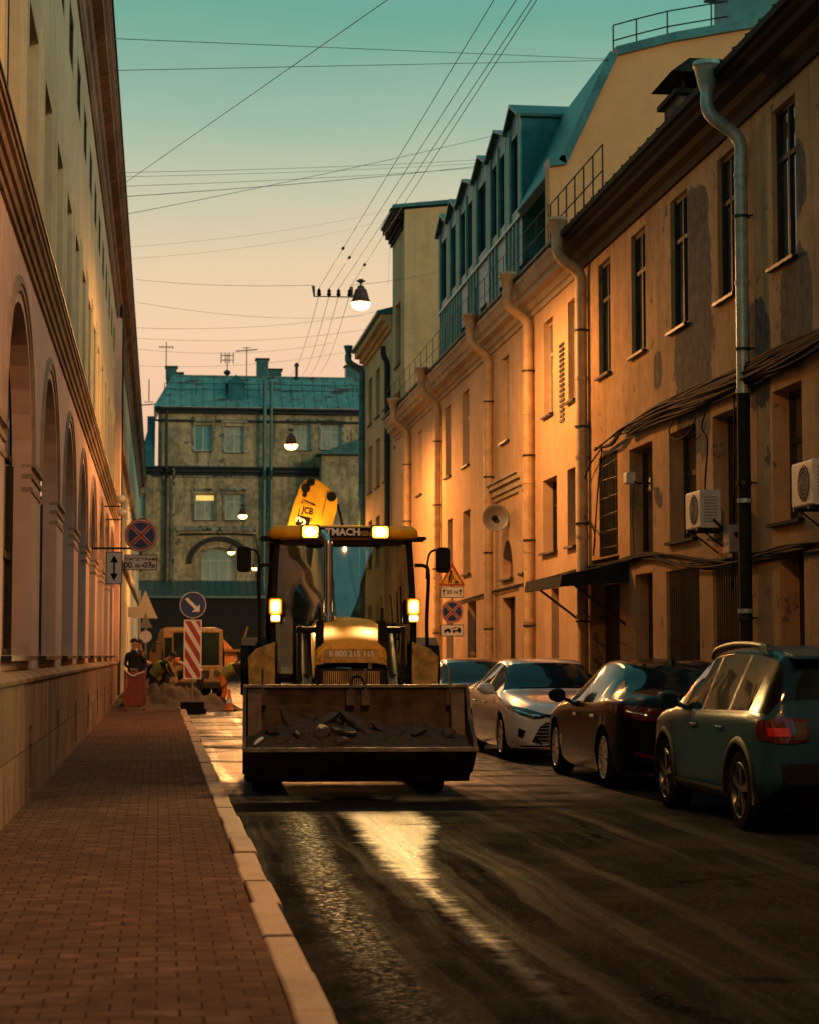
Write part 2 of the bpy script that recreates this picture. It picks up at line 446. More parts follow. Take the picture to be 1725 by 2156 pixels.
def asphalt():
    n = NT('asphalt'); c = n.co(); x, y, z = n.xyz(c); y = y*.6977
    # wet wheel tracks run straight along the street (y is measured in units of 1.433 m)
    u = x+(n.noise(n.vec(x*.6, y*.28, 0.), 1.0, 3, .6)-.5)*.5
    tr = n.noise(n.vec(u*1.7, y*.05, 0.), 1.6, 5, .65)
    grain = n.voro(c, 95); g2 = n.noise(c, 45, 4, .7); big = n.noise(c, .8, 6, .65); mid = n.noise(c, 5, 6, .7)
    near = y.step(14.2, 13.1)
    open_ = y.step(8.5, 13.2)
    band = ((x-1.74-open_*open_*.36).abs()*-1+.10+open_*.33+(mid-.5)*.30+(big-.5)*.2).step(0., .16)*y.step(5.6, 8.2)*near*(n.noise(n.map(c, (16, 20, 1)), 1.5, 4, .8).step(.28, .58)*.7+.3)
    # milled strip beside the kerb: ripples across the street hold water
    us = x-1.05-y.step(8.0, 14.)*.26
    rip = n.math('SINE', y*58+(n.noise(c, 3, 3)*9))
    speck = n.noise(n.map(c, (10, 26, 1)), 1.5, 4, .75).step(.49, .60)
    strip = (us.abs()*-1+.21+(mid-.5)*.45).step(0., .2)*near*y.step(4.0, 8.5)*speck*(n.noise(c, 30, 3, .8).step(.42, .6)*.8+.2)
    wet = tr.step(.48, .64)*.7+big.step(.45, .65)*.2
    far = (y+(big-.5)*5).step(13.2, 18.5)
    fw = far*(n.noise(n.map(c, (.45, .8, 1)), 1.0, 5, .6).step(.33, .52))
    col = n.mix(mid, (.010, .0115, .0115), (.021, .0205, .018))
    col = n.mix(n.math('MAXIMUM', wet, fw)*.7, col, (.006, .007, .007))
    rough = .92-wet*.25-fw*.50-band*.50-strip*.60
    rough = n.math('MAXIMUM', rough, .18)
    wv = n.vec(x+(mid-.5)*.5, y+(big-.5)*.6, 0.)
    crack = n.voro(wv, .55, 'DISTANCE_TO_EDGE').step(.022, .004)*n.noise(c, .5, 3).step(.46, .56)*near
    col = n.mix(crack*.8, col, (.003, .003, .003)); rough = n.math('MAXIMUM', rough, crack*.9)
    agg = n.voro(c, 60, out='Color'); col = n.mix(n.xyz(agg)[0].step(.80, .95)*.5, col, (.055, .05, .042))
    h = grain*-.35+g2*.5+mid*.25+rip*strip*.12-crack*1.5+n.noise(n.map(c, (40, 60, 1)), 1.5, 2, .8)*band*1.4
    nor = n.bump(h, .6, .012)
    spec = n.math('MAXIMUM', n.math('MAXIMUM', band*.9, strip*1.3), fw*.26+wet*near*.035)
    MAT['asphalt'] = n.bsdf(col, rough, 0, nor, spec)
asphalt()

def pavers():
    n = NT('pavers'); c = n.co(); x, y, z = n.xyz(c)
    wob = (n.noise(c, 1.3, 3)-.5)*.02
    v = n.vec(x+wob, y+wob, 0.)
    col, fac = n.brick(v, .18, .16, .006, .5, (.205, .132, .096), (.140, .094, .071), (.055, .041, .033), .25)
    big = n.noise(c, .9, 6, .65); fine = n.noise(c, 90, 4, .7)
    col = n.mix(big.step(.35, .7)*.6, col, (.10, .066, .048))
    pud = (n.noise(n.map(c, (1.2, .5, 1)), .7, 5, .6)).step(.57, .66)
    col = n.mix(pud*.45, col, (.075, .052, .04))
    cell, _ = n.brick(v, .18, .16, .0001, .5, (1, 1, 1), (0, 0, 0), (.5, .5, .5))
    lum = n.xyz(cell)[0]
    n2 = n.noise(n.vec(x*5.5, y*6.2, 0.), 1.0, 0); col = n.mix(n2.step(.3, .7)*.55, col, (.085, .054, .04)); grit = n.noise(c, 14, 5, .7); col = n.mix(grit.step(.56, .7)*.5, col, (.03, .024, .02))
    h = fac*-1.2+lum*.45+fine*.18+n2*.8
    MAT['pavers'] = n.bsdf(col, .72-pud*.28+(fine-.5)*.15, 0, n.bump(h, .8, .010), 0)
pavers()

def kerb_stone():
    n = NT('granite'); c = n.co(); x, y, z = n.xyz(c)
    a = n.voro(c, 190, out='Color'); b = n.noise(c, 2.2, 5); f = n.noise(c, 35, 5, .7)
    col = n.mix(n.xyz(a)[0], (.28, .195, .145), (.46, .33, .25))
    col = n.mix(b.step(.4, .75)*.55, col, (.17, .12, .09))
    MAT['granite'] = n.bsdf(col, .7, 0, n.bump(f, .5, .012), .08)
kerb_stone()

def plinth():
    n = NT('plinth_stone'); c = n.co(); x, y, z = n.xyz(c)
    v = n.vec(y, z, 0.)
    col, fac = n.brick(v, 1.3, .62, .006, .5, (.30, .20, .145), (.15, .11, .085), (.035, .028, .022), .1)
    st = n.noise(n.map(c, (1, 1.2, .30)), 1.8, 7, .75); b = n.noise(c, 3, 7, .7); f = n.noise(c, 50, 4)
    col = n.mix(st.step(.44, .62)*.75, col, (.07, .055, .045))
    col = n.mix(b.step(.52, .8)*.5, col, (.34, .25, .19))
    MAT['plinth_stone'] = n.bsdf(col, .8, 0, n.bump(fac*-1.0+f*.3+b*.4, .5, .012), .05)
plinth()

def cab_glass():
    n = NT('cab_glass')
    fr = n.new('ShaderNodeFresnel'); fr.inputs[0].default_value = 1.5
    tr = n.new('ShaderNodeBsdfTransparent'); tr.inputs[0].default_value = (.30, .40, .41, 1)
    gl = n.new('ShaderNodeBsdfGlossy'); gl.inputs['Color'].default_value = (.75, .92, .95, 1); gl.inputs['Roughness'].default_value = .04
    df = n.new('ShaderNodeBsdfDiffuse'); df.inputs[0].default_value = (.20, .19, .15, 1)
    c = n.co(); d = n.noise(n.map(c, (1, 1, .5)), 2.2, 6, .65); w_ = n.noise(c, .9, 2)
    n.put(gl.inputs['Normal'], n.bump(w_, .25, .08))
    m1 = n.new('ShaderNodeMixShader'); n.put(m1.inputs[0], (S(n, fr.outputs[0])*1.5+.16).clamp())
    n.t.links.new(tr.outputs[0], m1.inputs[1]); n.t.links.new(gl.outputs[0], m1.inputs[2])
    m2 = n.new('ShaderNodeMixShader'); n.put(m2.inputs[0], d.step(.42, .85)*.28)
    n.t.links.new(m1.outputs[0], m2.inputs[1]); n.t.links.new(df.outputs[0], m2.inputs[2]); n.t.links.new(m2.outputs[0], n.out.inputs[0])
    MAT['cab_glass'] = n.m
cab_glass()

def hood_paint():
    n = NT('hood_paint'); c = n.co(); x, y, z = n.xyz(c)
    a = n.noise(c, 6, 6, .7); b = n.noise(c, 18, 5, .7)
    d = (z*-1+1.62+(a-.5)*.5).step(-.12, .25)*b.step(.35, .6)
    col = n.mix(a.step(.3, .7), (.80, .36, .018), (.92, .45, .028))
    col = n.mix(d*.85, col, (.13, .09, .05))
    MAT['hood_paint'] = n.bsdf(col, d*.3+.5, 0, n.bump(a, .08, .005), .25, .06)
hood_paint()
# ---------------------------------------------------------------- camera
cam = bpy.data.cameras.new('camera'); co_ = bpy.data.objects.new('camera', cam); COL.objects.link(co_)
m_ = Matrix((_R, _U, -_F)).transposed().to_4x4(); m_.translation = (0, 0, EYE); co_.matrix_world = m_
cam.sensor_fit = 'HORIZONTAL'; cam.sensor_width = 24; cam.lens = 24*FPX/1725; cam.clip_end = 2000; cam.clip_start = .05
cam.dof.use_dof = True; cam.dof.focus_distance = 20.8; cam.dof.aperture_fstop = 3.4
SC.camera = co_
SC.view_settings.view_transform = 'Standard'; SC.view_settings.look = 'None'; SC.view_settings.exposure = EXPO; SC.view_settings.gamma = 1
SC.cycles.use_denoising = True
SC.cycles.max_bounces = 6; SC.cycles.diffuse_bounces = 3; SC.cycles.glossy_bounces = 3; SC.cycles.transparent_max_bounces = 8; SC.cycles.transmission_bounces = 4
SC.cycles.sample_clamp_indirect = 4
SC.cycles.caustics_reflective = False; SC.cycles.caustics_refractive = False

# ---------------------------------------------------------------- dusk sky: peach at the skyline, teal overhead
SUN_EL, SUN_AZ = R_(12), R_(143)      # last warm glow from behind the camera, on the right
w = bpy.data.worlds.new('World'); SC.world = w; w.use_nodes = True
t = w.node_tree; t.nodes.clear()
out = t.nodes.new('ShaderNodeOutputWorld'); bg = t.nodes.new('ShaderNodeBackground')
tc = t.nodes.new('ShaderNodeTexCoord'); sp = t.nodes.new('ShaderNodeSeparateXYZ'); cr = t.nodes.new('ShaderNodeValToRGB')
t.links.new(tc.outputs['Generated'], sp.inputs[0])
# thin uneven haze: the height that drives the colours is stirred a little
mp_ = t.nodes.new('ShaderNodeMapping'); mp_.inputs['Scale'].default_value = (2.2, 2.2, 9); t.links.new(tc.outputs['Generated'], mp_.inputs[0])
nz_ = t.nodes.new('ShaderNodeTexNoise'); nz_.inputs['Scale'].default_value = 1.6; nz_.inputs['Detail'].default_value = 6; nz_.inputs['Roughness'].default_value = .6; t.links.new(mp_.outputs[0], nz_.inputs['Vector'])
ma_ = t.nodes.new('ShaderNodeMath'); ma_.operation = 'MULTIPLY_ADD'; ma_.inputs[1].default_value = .05; t.links.new(nz_.outputs[0], ma_.inputs[0])
mz_ = t.nodes.new('ShaderNodeMath'); mz_.operation = 'SUBTRACT'; mz_.inputs[1].default_value = .025; t.links.new(sp.outputs[2], mz_.inputs[0]); t.links.new(mz_.outputs[0], ma_.inputs[2])
t.links.new(ma_.outputs[0], cr.inputs[0])
stops = [(0.0, (236, 172, 148)), (.11, (245, 194, 160)), (.155, (246, 208, 170)), (.19, (233, 206, 170)), (.222, (200, 199, 170)), (.258, (160, 187, 165)), (.305, (110, 169, 150)), (.45, (84, 156, 146)), (1, (84, 156, 158))]
e = cr.color_ramp.elements
e[0].position = stops[0][0]; e[0].color = srgb(*stops[0][1]); e[1].position = 1; e[1].color = srgb(*stops[-1][1])
for p, c in stops[1:-1]:
    q = e.new(p); q.color = srgb(*c)
sky = t.nodes.new('ShaderNodeTexSky'); sky.sky_type = 'NISHITA'; sky.sun_disc = False; sky.sun_elevation = R_(2); sky.sun_rotation = SUN_AZ
sc_ = t.nodes.new('ShaderNodeVectorMath'); sc_.operation = 'SCALE'; sc_.inputs[3].default_value = .004
t.links.new(sky.outputs[0], sc_.inputs[0])
ad = t.nodes.new('ShaderNodeVectorMath'); ad.operation = 'ADD'
t.links.new(cr.outputs[0], ad.inputs[0]); t.links.new(sc_.outputs[0], ad.inputs[1])
# the afterglow is stronger to the right of the street and behind the camera's right shoulder, weaker to the left
mr = t.nodes.new('ShaderNodeMapRange'); mr.interpolation_type = 'SMOOTHSTEP'
for k_, v_ in ((1, .42), (2, .95), (3, 1.0), (4, SKY_RIGHT)): mr.inputs[k_].default_value = v_
ml = t.nodes.new('ShaderNodeMapRange'); ml.interpolation_type = 'SMOOTHSTEP'
for k_, v_ in ((1, -.7), (2, -.1), (3, SKY_LEFT), (4, 1.0)): ml.inputs[k_].default_value = v_
t.links.new(sp.outputs[0], mr.inputs[0]); t.links.new(sp.outputs[0], ml.inputs[0])
mm_ = t.nodes.new('ShaderNodeMath'); mm_.operation = 'MULTIPLY'; t.links.new(mr.outputs[0], mm_.inputs[0]); t.links.new(ml.outputs[0], mm_.inputs[1])
m3 = t.nodes.new('ShaderNodeVectorMath'); m3.operation = 'SCALE'; t.links.new(ad.outputs[0], m3.inputs[0]); t.links.new(mm_.outputs[0], m3.inputs[3])
ad = m3
# away from the afterglow (behind the camera and overhead to the sides) the dusk sky is deep teal
mb_ = t.nodes.new('ShaderNodeMapRange'); mb_.interpolation_type = 'SMOOTHSTEP'
for k_, v_ in ((1, .80), (2, .25), (3, 0.0), (4, 1.0)): mb_.inputs[k_].default_value = v_
mb_.inputs[1].default_value, mb_.inputs[2].default_value, mb_.inputs[3].default_value, mb_.inputs[4].default_value = .25, .80, 1.0, 0.0
t.links.new(sp.outputs[1], mb_.inputs[0])
cr2 = t.nodes.new('ShaderNodeValToRGB'); t.links.new(sp.outputs[2], cr2.inputs[0]); e2_ = cr2.color_ramp.elements
e2_[0].position = 0; e2_[0].color = srgb(122, 134, 122); e2_[1].position = 1; e2_[1].color = srgb(52, 112, 118); q = e2_.new(.18); q.color = srgb(88, 138, 134)
mxs = t.nodes.new('ShaderNodeMix'); mxs.data_type = 'RGBA'; t.links.new(mb_.outputs[0], mxs.inputs[0]); t.links.new(ad.outputs[0], mxs.inputs[6])
m4 = t.nodes.new('ShaderNodeVectorMath'); m4.operation = 'SCALE'; m4.inputs[3].default_value = SKY_BACK; t.links.new(cr2.outputs[0], m4.inputs[0]); t.links.new(m4.outputs[0], mxs.inputs[7])
class _o: outputs = [mxs.outputs[2]]
ad = _o
t.links.new(ad.outputs[0], bg.inputs[0]); bg.inputs[1].default_value = SKY_STR; t.links.new(bg.outputs[0], out.inputs[0])

sun = bpy.data.lights.new('sun', 'SUN'); sun.energy = SUN_STR; sun.angle = R_(12); sun.color = (1, .70, .40)
so = bpy.data.objects.new('sun', sun); COL.objects.link(so)
dv = Vector((-.60, .80, -math.tan(SUN_EL))).normalized()
so.rotation_euler = dv.to_track_quat('-Z', 'Y').to_euler(); so.location = (20, -20, 30)

# ---------------------------------------------------------------- street
YB, YE = -36., 135.
KX0, KX1, KH = .52, .685, .12        # left kerb
RK0, RK1 = 6.95, 7.12                # right kerb
mb = MB(); mb.poly([(-400, -300, -.03), (400, -300, -.03), (400, 600, -.03), (-400, 600, -.03)])
tag(mb.build('ground', MAT['asphalt']), kind='structure')
mb = MB(); mb.poly([(KX1-.02, YB, 0), (RK0+.02, YB, 0), (RK0+.02, YE, 0), (KX1-.02, YE, 0)])
tag(mb.build('road', MAT['asphalt']), kind='structure')
mb = MB(); mb.box(-1.4, KX0-.004, YB, YE, 0, KH-.004)
tag(mb.build('pavement', MAT['pavers']), kind='structure')
mb = MB(); mb.box(RK1+.004, 9.3, YB, YE, 0, KH-.004)
tag(mb.build('pavement', MAT['pavers']), kind='structure')
def kerb(x0, x1, y0, y1, road_side):
    mb = MB(); y = y0; rnd = random.Random(3 if x0 < 2 else 5)
    while y < y1:
        l = rnd.choice((.8, .95, 1.1, 1.25))*rnd.uniform(.9, 1.1); dx = rnd.uniform(-.012, .012); dz = rnd.uniform(-.010, .010)
        a, b = x0+dx, x1+dx; g = .009; c = .022; z1 = KH+.012+dz; j = rnd.uniform(-.006, .006)
        pts = [(a, -.02), (b, -.02), (b, z1-c), (b-c*.3, z1-c*.3), (b-c, z1), (a+c*.6, z1), (a, z1-c*.6)] if road_side > 0 else [(b, -.02), (a, -.02), (a, z1-c), (a+c*.3, z1-c*.3), (a+c, z1), (b-c*.6, z1), (b, z1-c*.6)]
        n0 = len(mb.bm.verts); mb.prism(pts, y+g, y+l-g, 'y')
        mb.bm.verts.ensure_lookup_table()
        for v in mb.bm.verts[n0:]:
            if v.co.y > y+l/2: v.co.x += j
        y += l
    return tag(mb.build('kerb', MAT['granite'], bevel=.012, weld=False), kind='structure')
kerb(KX0, KX1, YB+30, YE-50, 1); kerb(RK0, RK1, YB+30, YE-40, -1)
# manhole in the road beside the loader and a puddle of grit along the wall foot
mh = MB(); mh.lathe([(.36, .0), (.36, .012), (.31, .012), (.31, .006), (.0, .006)], (1.16, 37, 0), 'z', 32)
for k in range(-3, 4): mh.box(1.16+k*.08-.018, 1.16+k*.08+.018, 37-.22, 37+.22, .006, .012)
tag(mh.build('manhole_cover', MAT['iron']), 'round iron manhole cover in the wet road left of the loader', 'manhole cover')

# ---------------------------------------------------------------- left: long arcaded building
LP, LW = -1.235, -1.35
ML = lambda u, v, d: (LW-d, u, v)
lb = empty('arcaded_building', (LW, 20, 0), 0, 'long pale building with tall arched windows and heavy cornice along the left pavement', 'building')
lb.location = (0, 0, 0)
Y0, Y1 = -35.0, 61.6
arch_c = [19.8+5.42*k for k in range(-2, 8)]
aw, a_bot, a_top, a_r = 3.7, 1.50, 4.87, 1.4
ops = [(c-aw/2, c+aw/2, a_bot, a_top, a_r, .2) for c in arch_c]
mb = MB(); wall(mb, ML, Y0, Y1, 1.2, 5.5, ops)
mb.build('wall', MAT['left_plaster'], lb)
up_c = [24.1+2.85*k for k in range(-4, 13)]
ops2 = [(c-.75, c+.75, 6.2, 8.1, False, .13) for c in up_c]
at_c = [24.0+2.85*k for k in range(-4, 13)]
ops3 = [(c-.75, c+.75, 10.1, 10.9, False, .03) for c in at_c]
mb = MB(); wall(mb, ML, Y0, Y1, 5.5, 12.75, ops2+ops3)
mb.poly([ML(Y0, 5, 9), ML(Y0, 12.75, 9), ML(Y0, 12.75, 0), ML(Y0, 5, 0)])
mb.build('upper_wall', MAT['left_upper_plaster'], lb)
for c in arch_c:
    window(lb, ML, c-aw/2, c+aw/2, a_bot, a_top, .18, MAT['window_frame_dark'], MAT['pane_dark'], 3, (.3, .6), .07, MAT['iron'], arch=True, name='arched_window', vr=a_r)
for c in up_c: window(lb, ML, c-.75, c+.75, 6.2, 8.1, .10, MAT['window_frame_dark'], MAT['pane_dark'], 2, (.66,), .05)
for c in at_c: window(lb, ML, c-.75, c+.75, 10.1, 10.9, .012, MAT['window_frame_dark'], MAT['pane_dark'], 2, (), .05)
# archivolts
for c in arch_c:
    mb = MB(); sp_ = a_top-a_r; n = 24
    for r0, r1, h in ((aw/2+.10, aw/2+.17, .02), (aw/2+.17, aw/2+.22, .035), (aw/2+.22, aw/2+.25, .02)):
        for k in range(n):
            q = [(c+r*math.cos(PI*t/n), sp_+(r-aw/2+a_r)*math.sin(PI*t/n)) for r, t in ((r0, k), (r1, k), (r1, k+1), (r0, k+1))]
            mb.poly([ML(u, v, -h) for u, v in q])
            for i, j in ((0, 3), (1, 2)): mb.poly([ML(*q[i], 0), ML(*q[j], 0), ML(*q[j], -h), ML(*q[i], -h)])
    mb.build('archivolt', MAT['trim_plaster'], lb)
# impost mouldings between the arches
for a, b in zip(arch_c, arch_c[1:]):
    mb = MB(); sp_ = a_top-a_r
    for z0, z1, h in ((-.26, -.21, .012), (-.12, -.07, .018), (0.0, .06, .035)): mb.box(a+aw/2-.004, b-aw/2+.03, sp_+z0, sp_+z1, -h, .10, ML)
    mb.build('impost', MAT['trim_plaster'], lb)
# string cornice
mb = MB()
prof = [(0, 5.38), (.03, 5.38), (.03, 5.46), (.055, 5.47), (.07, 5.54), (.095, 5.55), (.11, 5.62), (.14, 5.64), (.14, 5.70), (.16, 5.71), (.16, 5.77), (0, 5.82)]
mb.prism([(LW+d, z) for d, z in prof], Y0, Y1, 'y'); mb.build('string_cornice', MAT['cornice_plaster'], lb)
mb = MB(); mb.box(-LW*-1, LW+.175, Y0, Y1, 5.775, 5.80); mb.build('flashing', MAT['iron'], lb)
# upper pilaster strips and window hoods
for i, c in enumerate(up_c):
    mb = MB()
    for a_, b_, h_, t_ in ((.80, .90, .012, 8.2), (1.0, 1.42, .022, 8.35), (1.08, 1.16, .034, 8.25), (1.26, 1.34, .034, 8.25), (1.55, 1.66, .012, 8.2)): mb.box(c+a_, c+b_, 5.83, t_, -h_, 0, ML)
    mb.box(c-.74, c+.74, 6.12, 6.19, -.02, .10, ML)
    mb.build('window_surround', MAT['left_upper_plaster'], lb)
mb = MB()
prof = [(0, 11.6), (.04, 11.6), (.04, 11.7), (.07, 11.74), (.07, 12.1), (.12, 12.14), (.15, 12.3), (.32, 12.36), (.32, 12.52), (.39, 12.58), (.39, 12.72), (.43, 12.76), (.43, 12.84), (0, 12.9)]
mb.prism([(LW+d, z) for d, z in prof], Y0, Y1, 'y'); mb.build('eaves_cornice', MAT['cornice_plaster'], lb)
mb = MB(); mb.prism([(LW+.46, 12.86), (LW+.46, 12.91), (LW-4, 14.6), (LW-9, 14.6), (LW-9, 12.86)], Y0, Y1, 'y'); mb.build('roof', MAT['dark_iron_roof'], lb)
# stone plinth with cellar vents and a sloping ledge
vents = [(20.0+5.42*k, 20.5+5.42*k, .2, .82, False, .06) for k in range(-2, 8)]
MP = lambda u, v, d: (LP-d, u, v)
mb = MB(); wall(mb, MP, Y0, Y1, .0, 1.25, vents)
mb.build('plinth', MAT['plinth_stone'], lb)
mb = MB(); mb.prism([(LP+.025, 1.25), (LP+.03, 1.285), (LW-.01, 1.37), (LW-.01, 1.25)], Y0, Y1, 'y'); mb.build('plinth_ledge', MAT['plinth_stone'], lb)
for v in vents:
    mb = MB(); mb.box(v[0], v[1], v[2], v[3], .045, .07, MP)
    for k in range(5): mb.box(v[0]+.05+k*.075, v[0]+.065+k*.075, v[2], v[3], .025, .035, MP)
    mb.build('cellar_vent', MAT['iron'], lb)
# end wall piece of the first building
mb = MB(); mb.box(LW, LW+.16, 60.7, 61.6, 1.3, 11.5); mb.build('corner_pilaster', MAT['left_plaster'], lb)

# second, plainer building beyond
l2 = empty('plain_facade_building', (0, 0, 0), 0, 'plain pale narrow looking facade beyond the arcaded building, ending at the rear house', 'building')
ops = [(64.8+4.6*k, 66.4+4.6*k, z0, z1, False, .2) for k in range(0, 14) for z0, z1 in ((1.6, 3.6), (5.4, 7.4), (8.7, 10.4))]
mb = MB(); wall(mb, ML, 61.6, 132.5, 0, 12.3, ops); mb.build('wall', MAT['left_upper_plaster'], l2)
for o in ops[:24]: window(l2, ML, *o[:4], .17, MAT['window_frame_white'], MAT['pane_dark'], 2, (.66,), .06)
mb = MB()
for o in ops[24:]: mb.box(*o[:4], .17, .2, ML)
mb.build('far_glazing', MAT['pane_dark'], l2)
mb = MB(); mb.prism([(LW+d, z) for d, z in prof], 61.6, 132.5, 'y'); mb.build('eaves_cornice', MAT['cornice_plaster'], l2)
mb = MB(); mb.prism([(LW+.46, 12.86), (LW+.46, 12.91), (LW-4, 14.6), (LW-9, 14.6), (LW-9, 12.86)], 61.6, 132.5, 'y'); mb.build('roof', MAT['dark_iron_roof'], l2)
mb = MB()
for z in (4.6, 8.1): mb.box(61.6, 132.5, z, z+.25, -.15, 0, ML)
mb.build('string_course', MAT['trim_plaster'], l2)
mb = MB()
for y in (62.4,): mb.tube([(LW+.14, y, 12.2), (LW+.12, y, .3)], .07, 8)
mb.build('downpipe', MAT['iron'], l2)
# small wall lamps by the corner of the two buildings
for i, (px, py) in enumerate(((255, 1052), (257, 1080))):
    p = at(px, py, x=LW+.42)
    o = empty('wall_lantern', p, 0, ('upper' if i == 0 else 'lower')+' small pinkish globe lantern on a bracket at the corner of the arcaded building', 'lantern', 'globe lanterns on the left wall')
    mb = MB(); mb.lathe([(.02, -.10), (.09, -.07), (.11, 0), (.09, .07), (.03, .11)], (0, 0, 0), 'z', 16); mb.build('globe', MAT['plastic_white'], o, True)
    mb = MB(); mb.tube([(0, 0, -.1), (0, 0, -.16), (-.4, 0, -.16)], .018, 6); mb.box(-.44, -.41, -.07, .07, -.25, -.07); mb.build('bracket', MAT['iron'], o)
# ---------------------------------------------------------------- right side
RX = 8.3
MR = lambda u, v, d: (RX+d, u, v)
def op(xl, xr, yt, yb, X=RX, base=None):
    """opening from its far (left) and near (right) photo edges; heights from the near edge"""
    a = at(xl, yb, x=X); b = at(xr, yb, x=X); c = at(xr, yt, x=X)
    return (b.y, a.y, (base if base is not None else b.z), c.z)

YD0, YD1 = -38.0, 40.1      # shabby building
YBG1 = 72.0               # end of the beige one
# ---- shabby building in front
db = empty('shabby_building', (0, 0, 0), 0, 'shabby ochre building on the right with peeling grey patches and barred ground floor windows', 'building')
top = [op(*q) for q in ((1262, 1287, 605, 795), (1331, 1361, 545, 750), (1414, 1450, 475, 700), (1513, 1552, 402, 640), (1628, 1679, 300, 560))]
z0 = 6.78; z1 = 8.95
top = [(a, b, z0, z1) for a, b, _, _ in top]
d_ = top[4][0]-2.6; top.append((d_-1.6, d_, z0, z1)); top.append((d_-6.0, d_-4.4, z0, z1))
mid = [op(1327, 1376, 926, 1165), op(1411, 1468, 889, 1130), op(1503, 1562, 852, 1119), op(1629, 1692, 798, 1090)]
grd = [op(1405, 1475, 1192, 1380, base=.55), op(1503, 1560, 1176, 1380, base=.55)]
door_op = [op(1247, 1306, 1168, 1380, base=.12), op(1339, 1376, 1204, 1380, base=.12), op(1645, 1696, 1154, 1380, base=.12)]
shut = op(1263, 1302, 947, 1166)
if 0: print('WIN', [tuple(round(v, 2) for v in o) for o in top+mid+grd+door_op+[shut]])
DP = .13
ops = [(*o, False, DP) for o in top]+[(*o, False, .3) for o in mid+grd+door_op]+[(*shut, False, .1)]
mb = MB(); wall(mb, MR, YD0, YD1, .0, 9.6, ops); mb.build('wall', MAT['peeling_plaster'], db)
for i, o in enumerate(top): window(db, MR, *o, DP-.06, MAT['window_frame_dark'], MAT['pane_dark'], 2, (.68,), .07, MAT['iron'])
for i, o in enumerate(mid): window(db, MR, *o, .24, MAT['window_frame_dark'], MAT['pane_brown'], 2, (.62,), .08, MAT['dark_iron_roof'])
for i, o in enumerate(grd): window(db, MR, *o, .22, MAT['window_frame_dark'], MAT['pane_dark'], 2, (.5,), .07, MAT['iron'], bars=MAT['iron'], label='ground floor window behind tall iron bars')
def door(par, o, d, mat, label=None):
    mb = MB(); u0, u1, v0, v1 = o
    mb.box(u0, u1, v0, v1, d, d+.05, MR); mm = (u0+u1)/2
    for a, b in ((u0+.08, mm-.03), (mm+.03, u1-.08)):
        for c, e in ((v0+.15, v0+.8), (v0+.95, v1-.15)): mb.box(a, b, c, e, d-.02, d, MR)
    q = mb.build('door', mat, par)
    if label: q['label'] = label
    h = MB(); h.tube([MR(mm-.06, v0+1.0, d-.06), MR(mm-.06, v0+1.18, d-.06)], .012, 6); h.box(mm-.08, mm-.04, v0+.95, v0+1.22, d-.045, d-.02, MR); h.build('handle', MAT['iron'], q)
    return q
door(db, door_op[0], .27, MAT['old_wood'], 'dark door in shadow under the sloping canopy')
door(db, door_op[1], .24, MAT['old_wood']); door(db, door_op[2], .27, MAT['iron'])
# barred full height opening over the canopy
mb = MB(); u0, u1, v0, v1 = shut
mb.box(u0, u1, v0, v1, .07, .1, MR); q = mb.build('shuttered_opening', MAT['old_wood'], db)
mb = MB(); rr = random.Random(4)
for k in range(14):
    a = u0+(u1-u0)*(k+.5)/14; mb.tube([MR(a+rr.uniform(-.03, .03), v0, .02), MR(a+rr.uniform(-.03, .03), (v0+v1)/2, .0), MR(a+rr.uniform(-.03, .03), v1, .02)], .012, 5)
for k in range(6): vv = v0+(v1-v0)*(k+.5)/6; mb.tube([MR(u0, vv, .0), MR(u1, vv+rr.uniform(-.05, .05), .0)], .012, 5)
mb.build('lattice', MAT['iron'], q)
# eaves and roof
prof = [(0, 9.15), (.06, 9.15), (.06, 9.3), (.16, 9.36), (.2, 9.46), (.40, 9.5), (.40, 9.6), (.48, 9.63), (.48, 9.7), (0, 9.74)]
mb = MB(); mb.prism([(RX-d, z) for d, z in prof], YD0, YD1-.06, 'y'); mb.build('eaves_cornice', MAT['dark_iron_roof'], db)
mb = MB(); mb.prism([(RX-.56, 9.70), (RX-.56, 9.80), (RX+5, 12.0), (RX+10, 9.8), (RX+10, 9.70)], YD0, YD1-.04, 'y')
y = YD0
rf = mb.build('roof', MAT['dark_iron_roof'], db)
mb = MB(); k = YD0+.3
while k < YD1-.2:
    mb.tube([(RX-.56, k, 9.81), (RX+5, k, 12.01)], .02, 4); k += .62
mb.build('standing_seam', MAT['dark_iron_roof'], rf)
# chimney on the roof
def chimney(par, x, y, w, d, z0, z1, mat, cap=True):
    mb = MB(); mb.box(x-w/2, x+w/2, y-d/2, y+d/2, z0, z1); c = mb.build('chimney', mat, par)
    mb = MB()
    mb.box(x-w/2-.10, x+w/2+.10, y-d/2-.10, y+d/2+.10, z1, z1+.08)
    if cap:
        for sx in (-1, 1):
            for sy in (-1, 1): mb.box(x+sx*w*.4-.03, x+sx*w*.4+.03, y+sy*d*.4-.03, y+sy*d*.4+.03, z1+.08, z1+.32)
        a, b, e, f = x-w/2-.18, x+w/2+.18, y-d/2-.18, y+d/2+.18; zz = z1+.32
        mb.poly([(a, e, zz), (b, e, zz), (b, f, zz), (a, f, zz)])
        T = [(x-w*.3, e+.2, zz+.28), (x+w*.3, e+.2, zz+.28), (x+w*.3, f-.2, zz+.28), (x-w*.3, f-.2, zz+.28)]; Bq = [(a, e, zz), (b, e, zz), (b, f, zz), (a, f, zz)]
        mb.poly(T)
        for i in range(4): mb.poly([Bq[i], Bq[(i+1) % 4], T[(i+1) % 4], T[i]])
    mb.build('chimney_cap', MAT['dark_iron_roof'], c)
    return c
p = at(1470, 250, y=31.5); chimney(rf, p.x, 31.5, .85, 1.0, 9.9, p.z+.25, MAT['chimney_brick'])
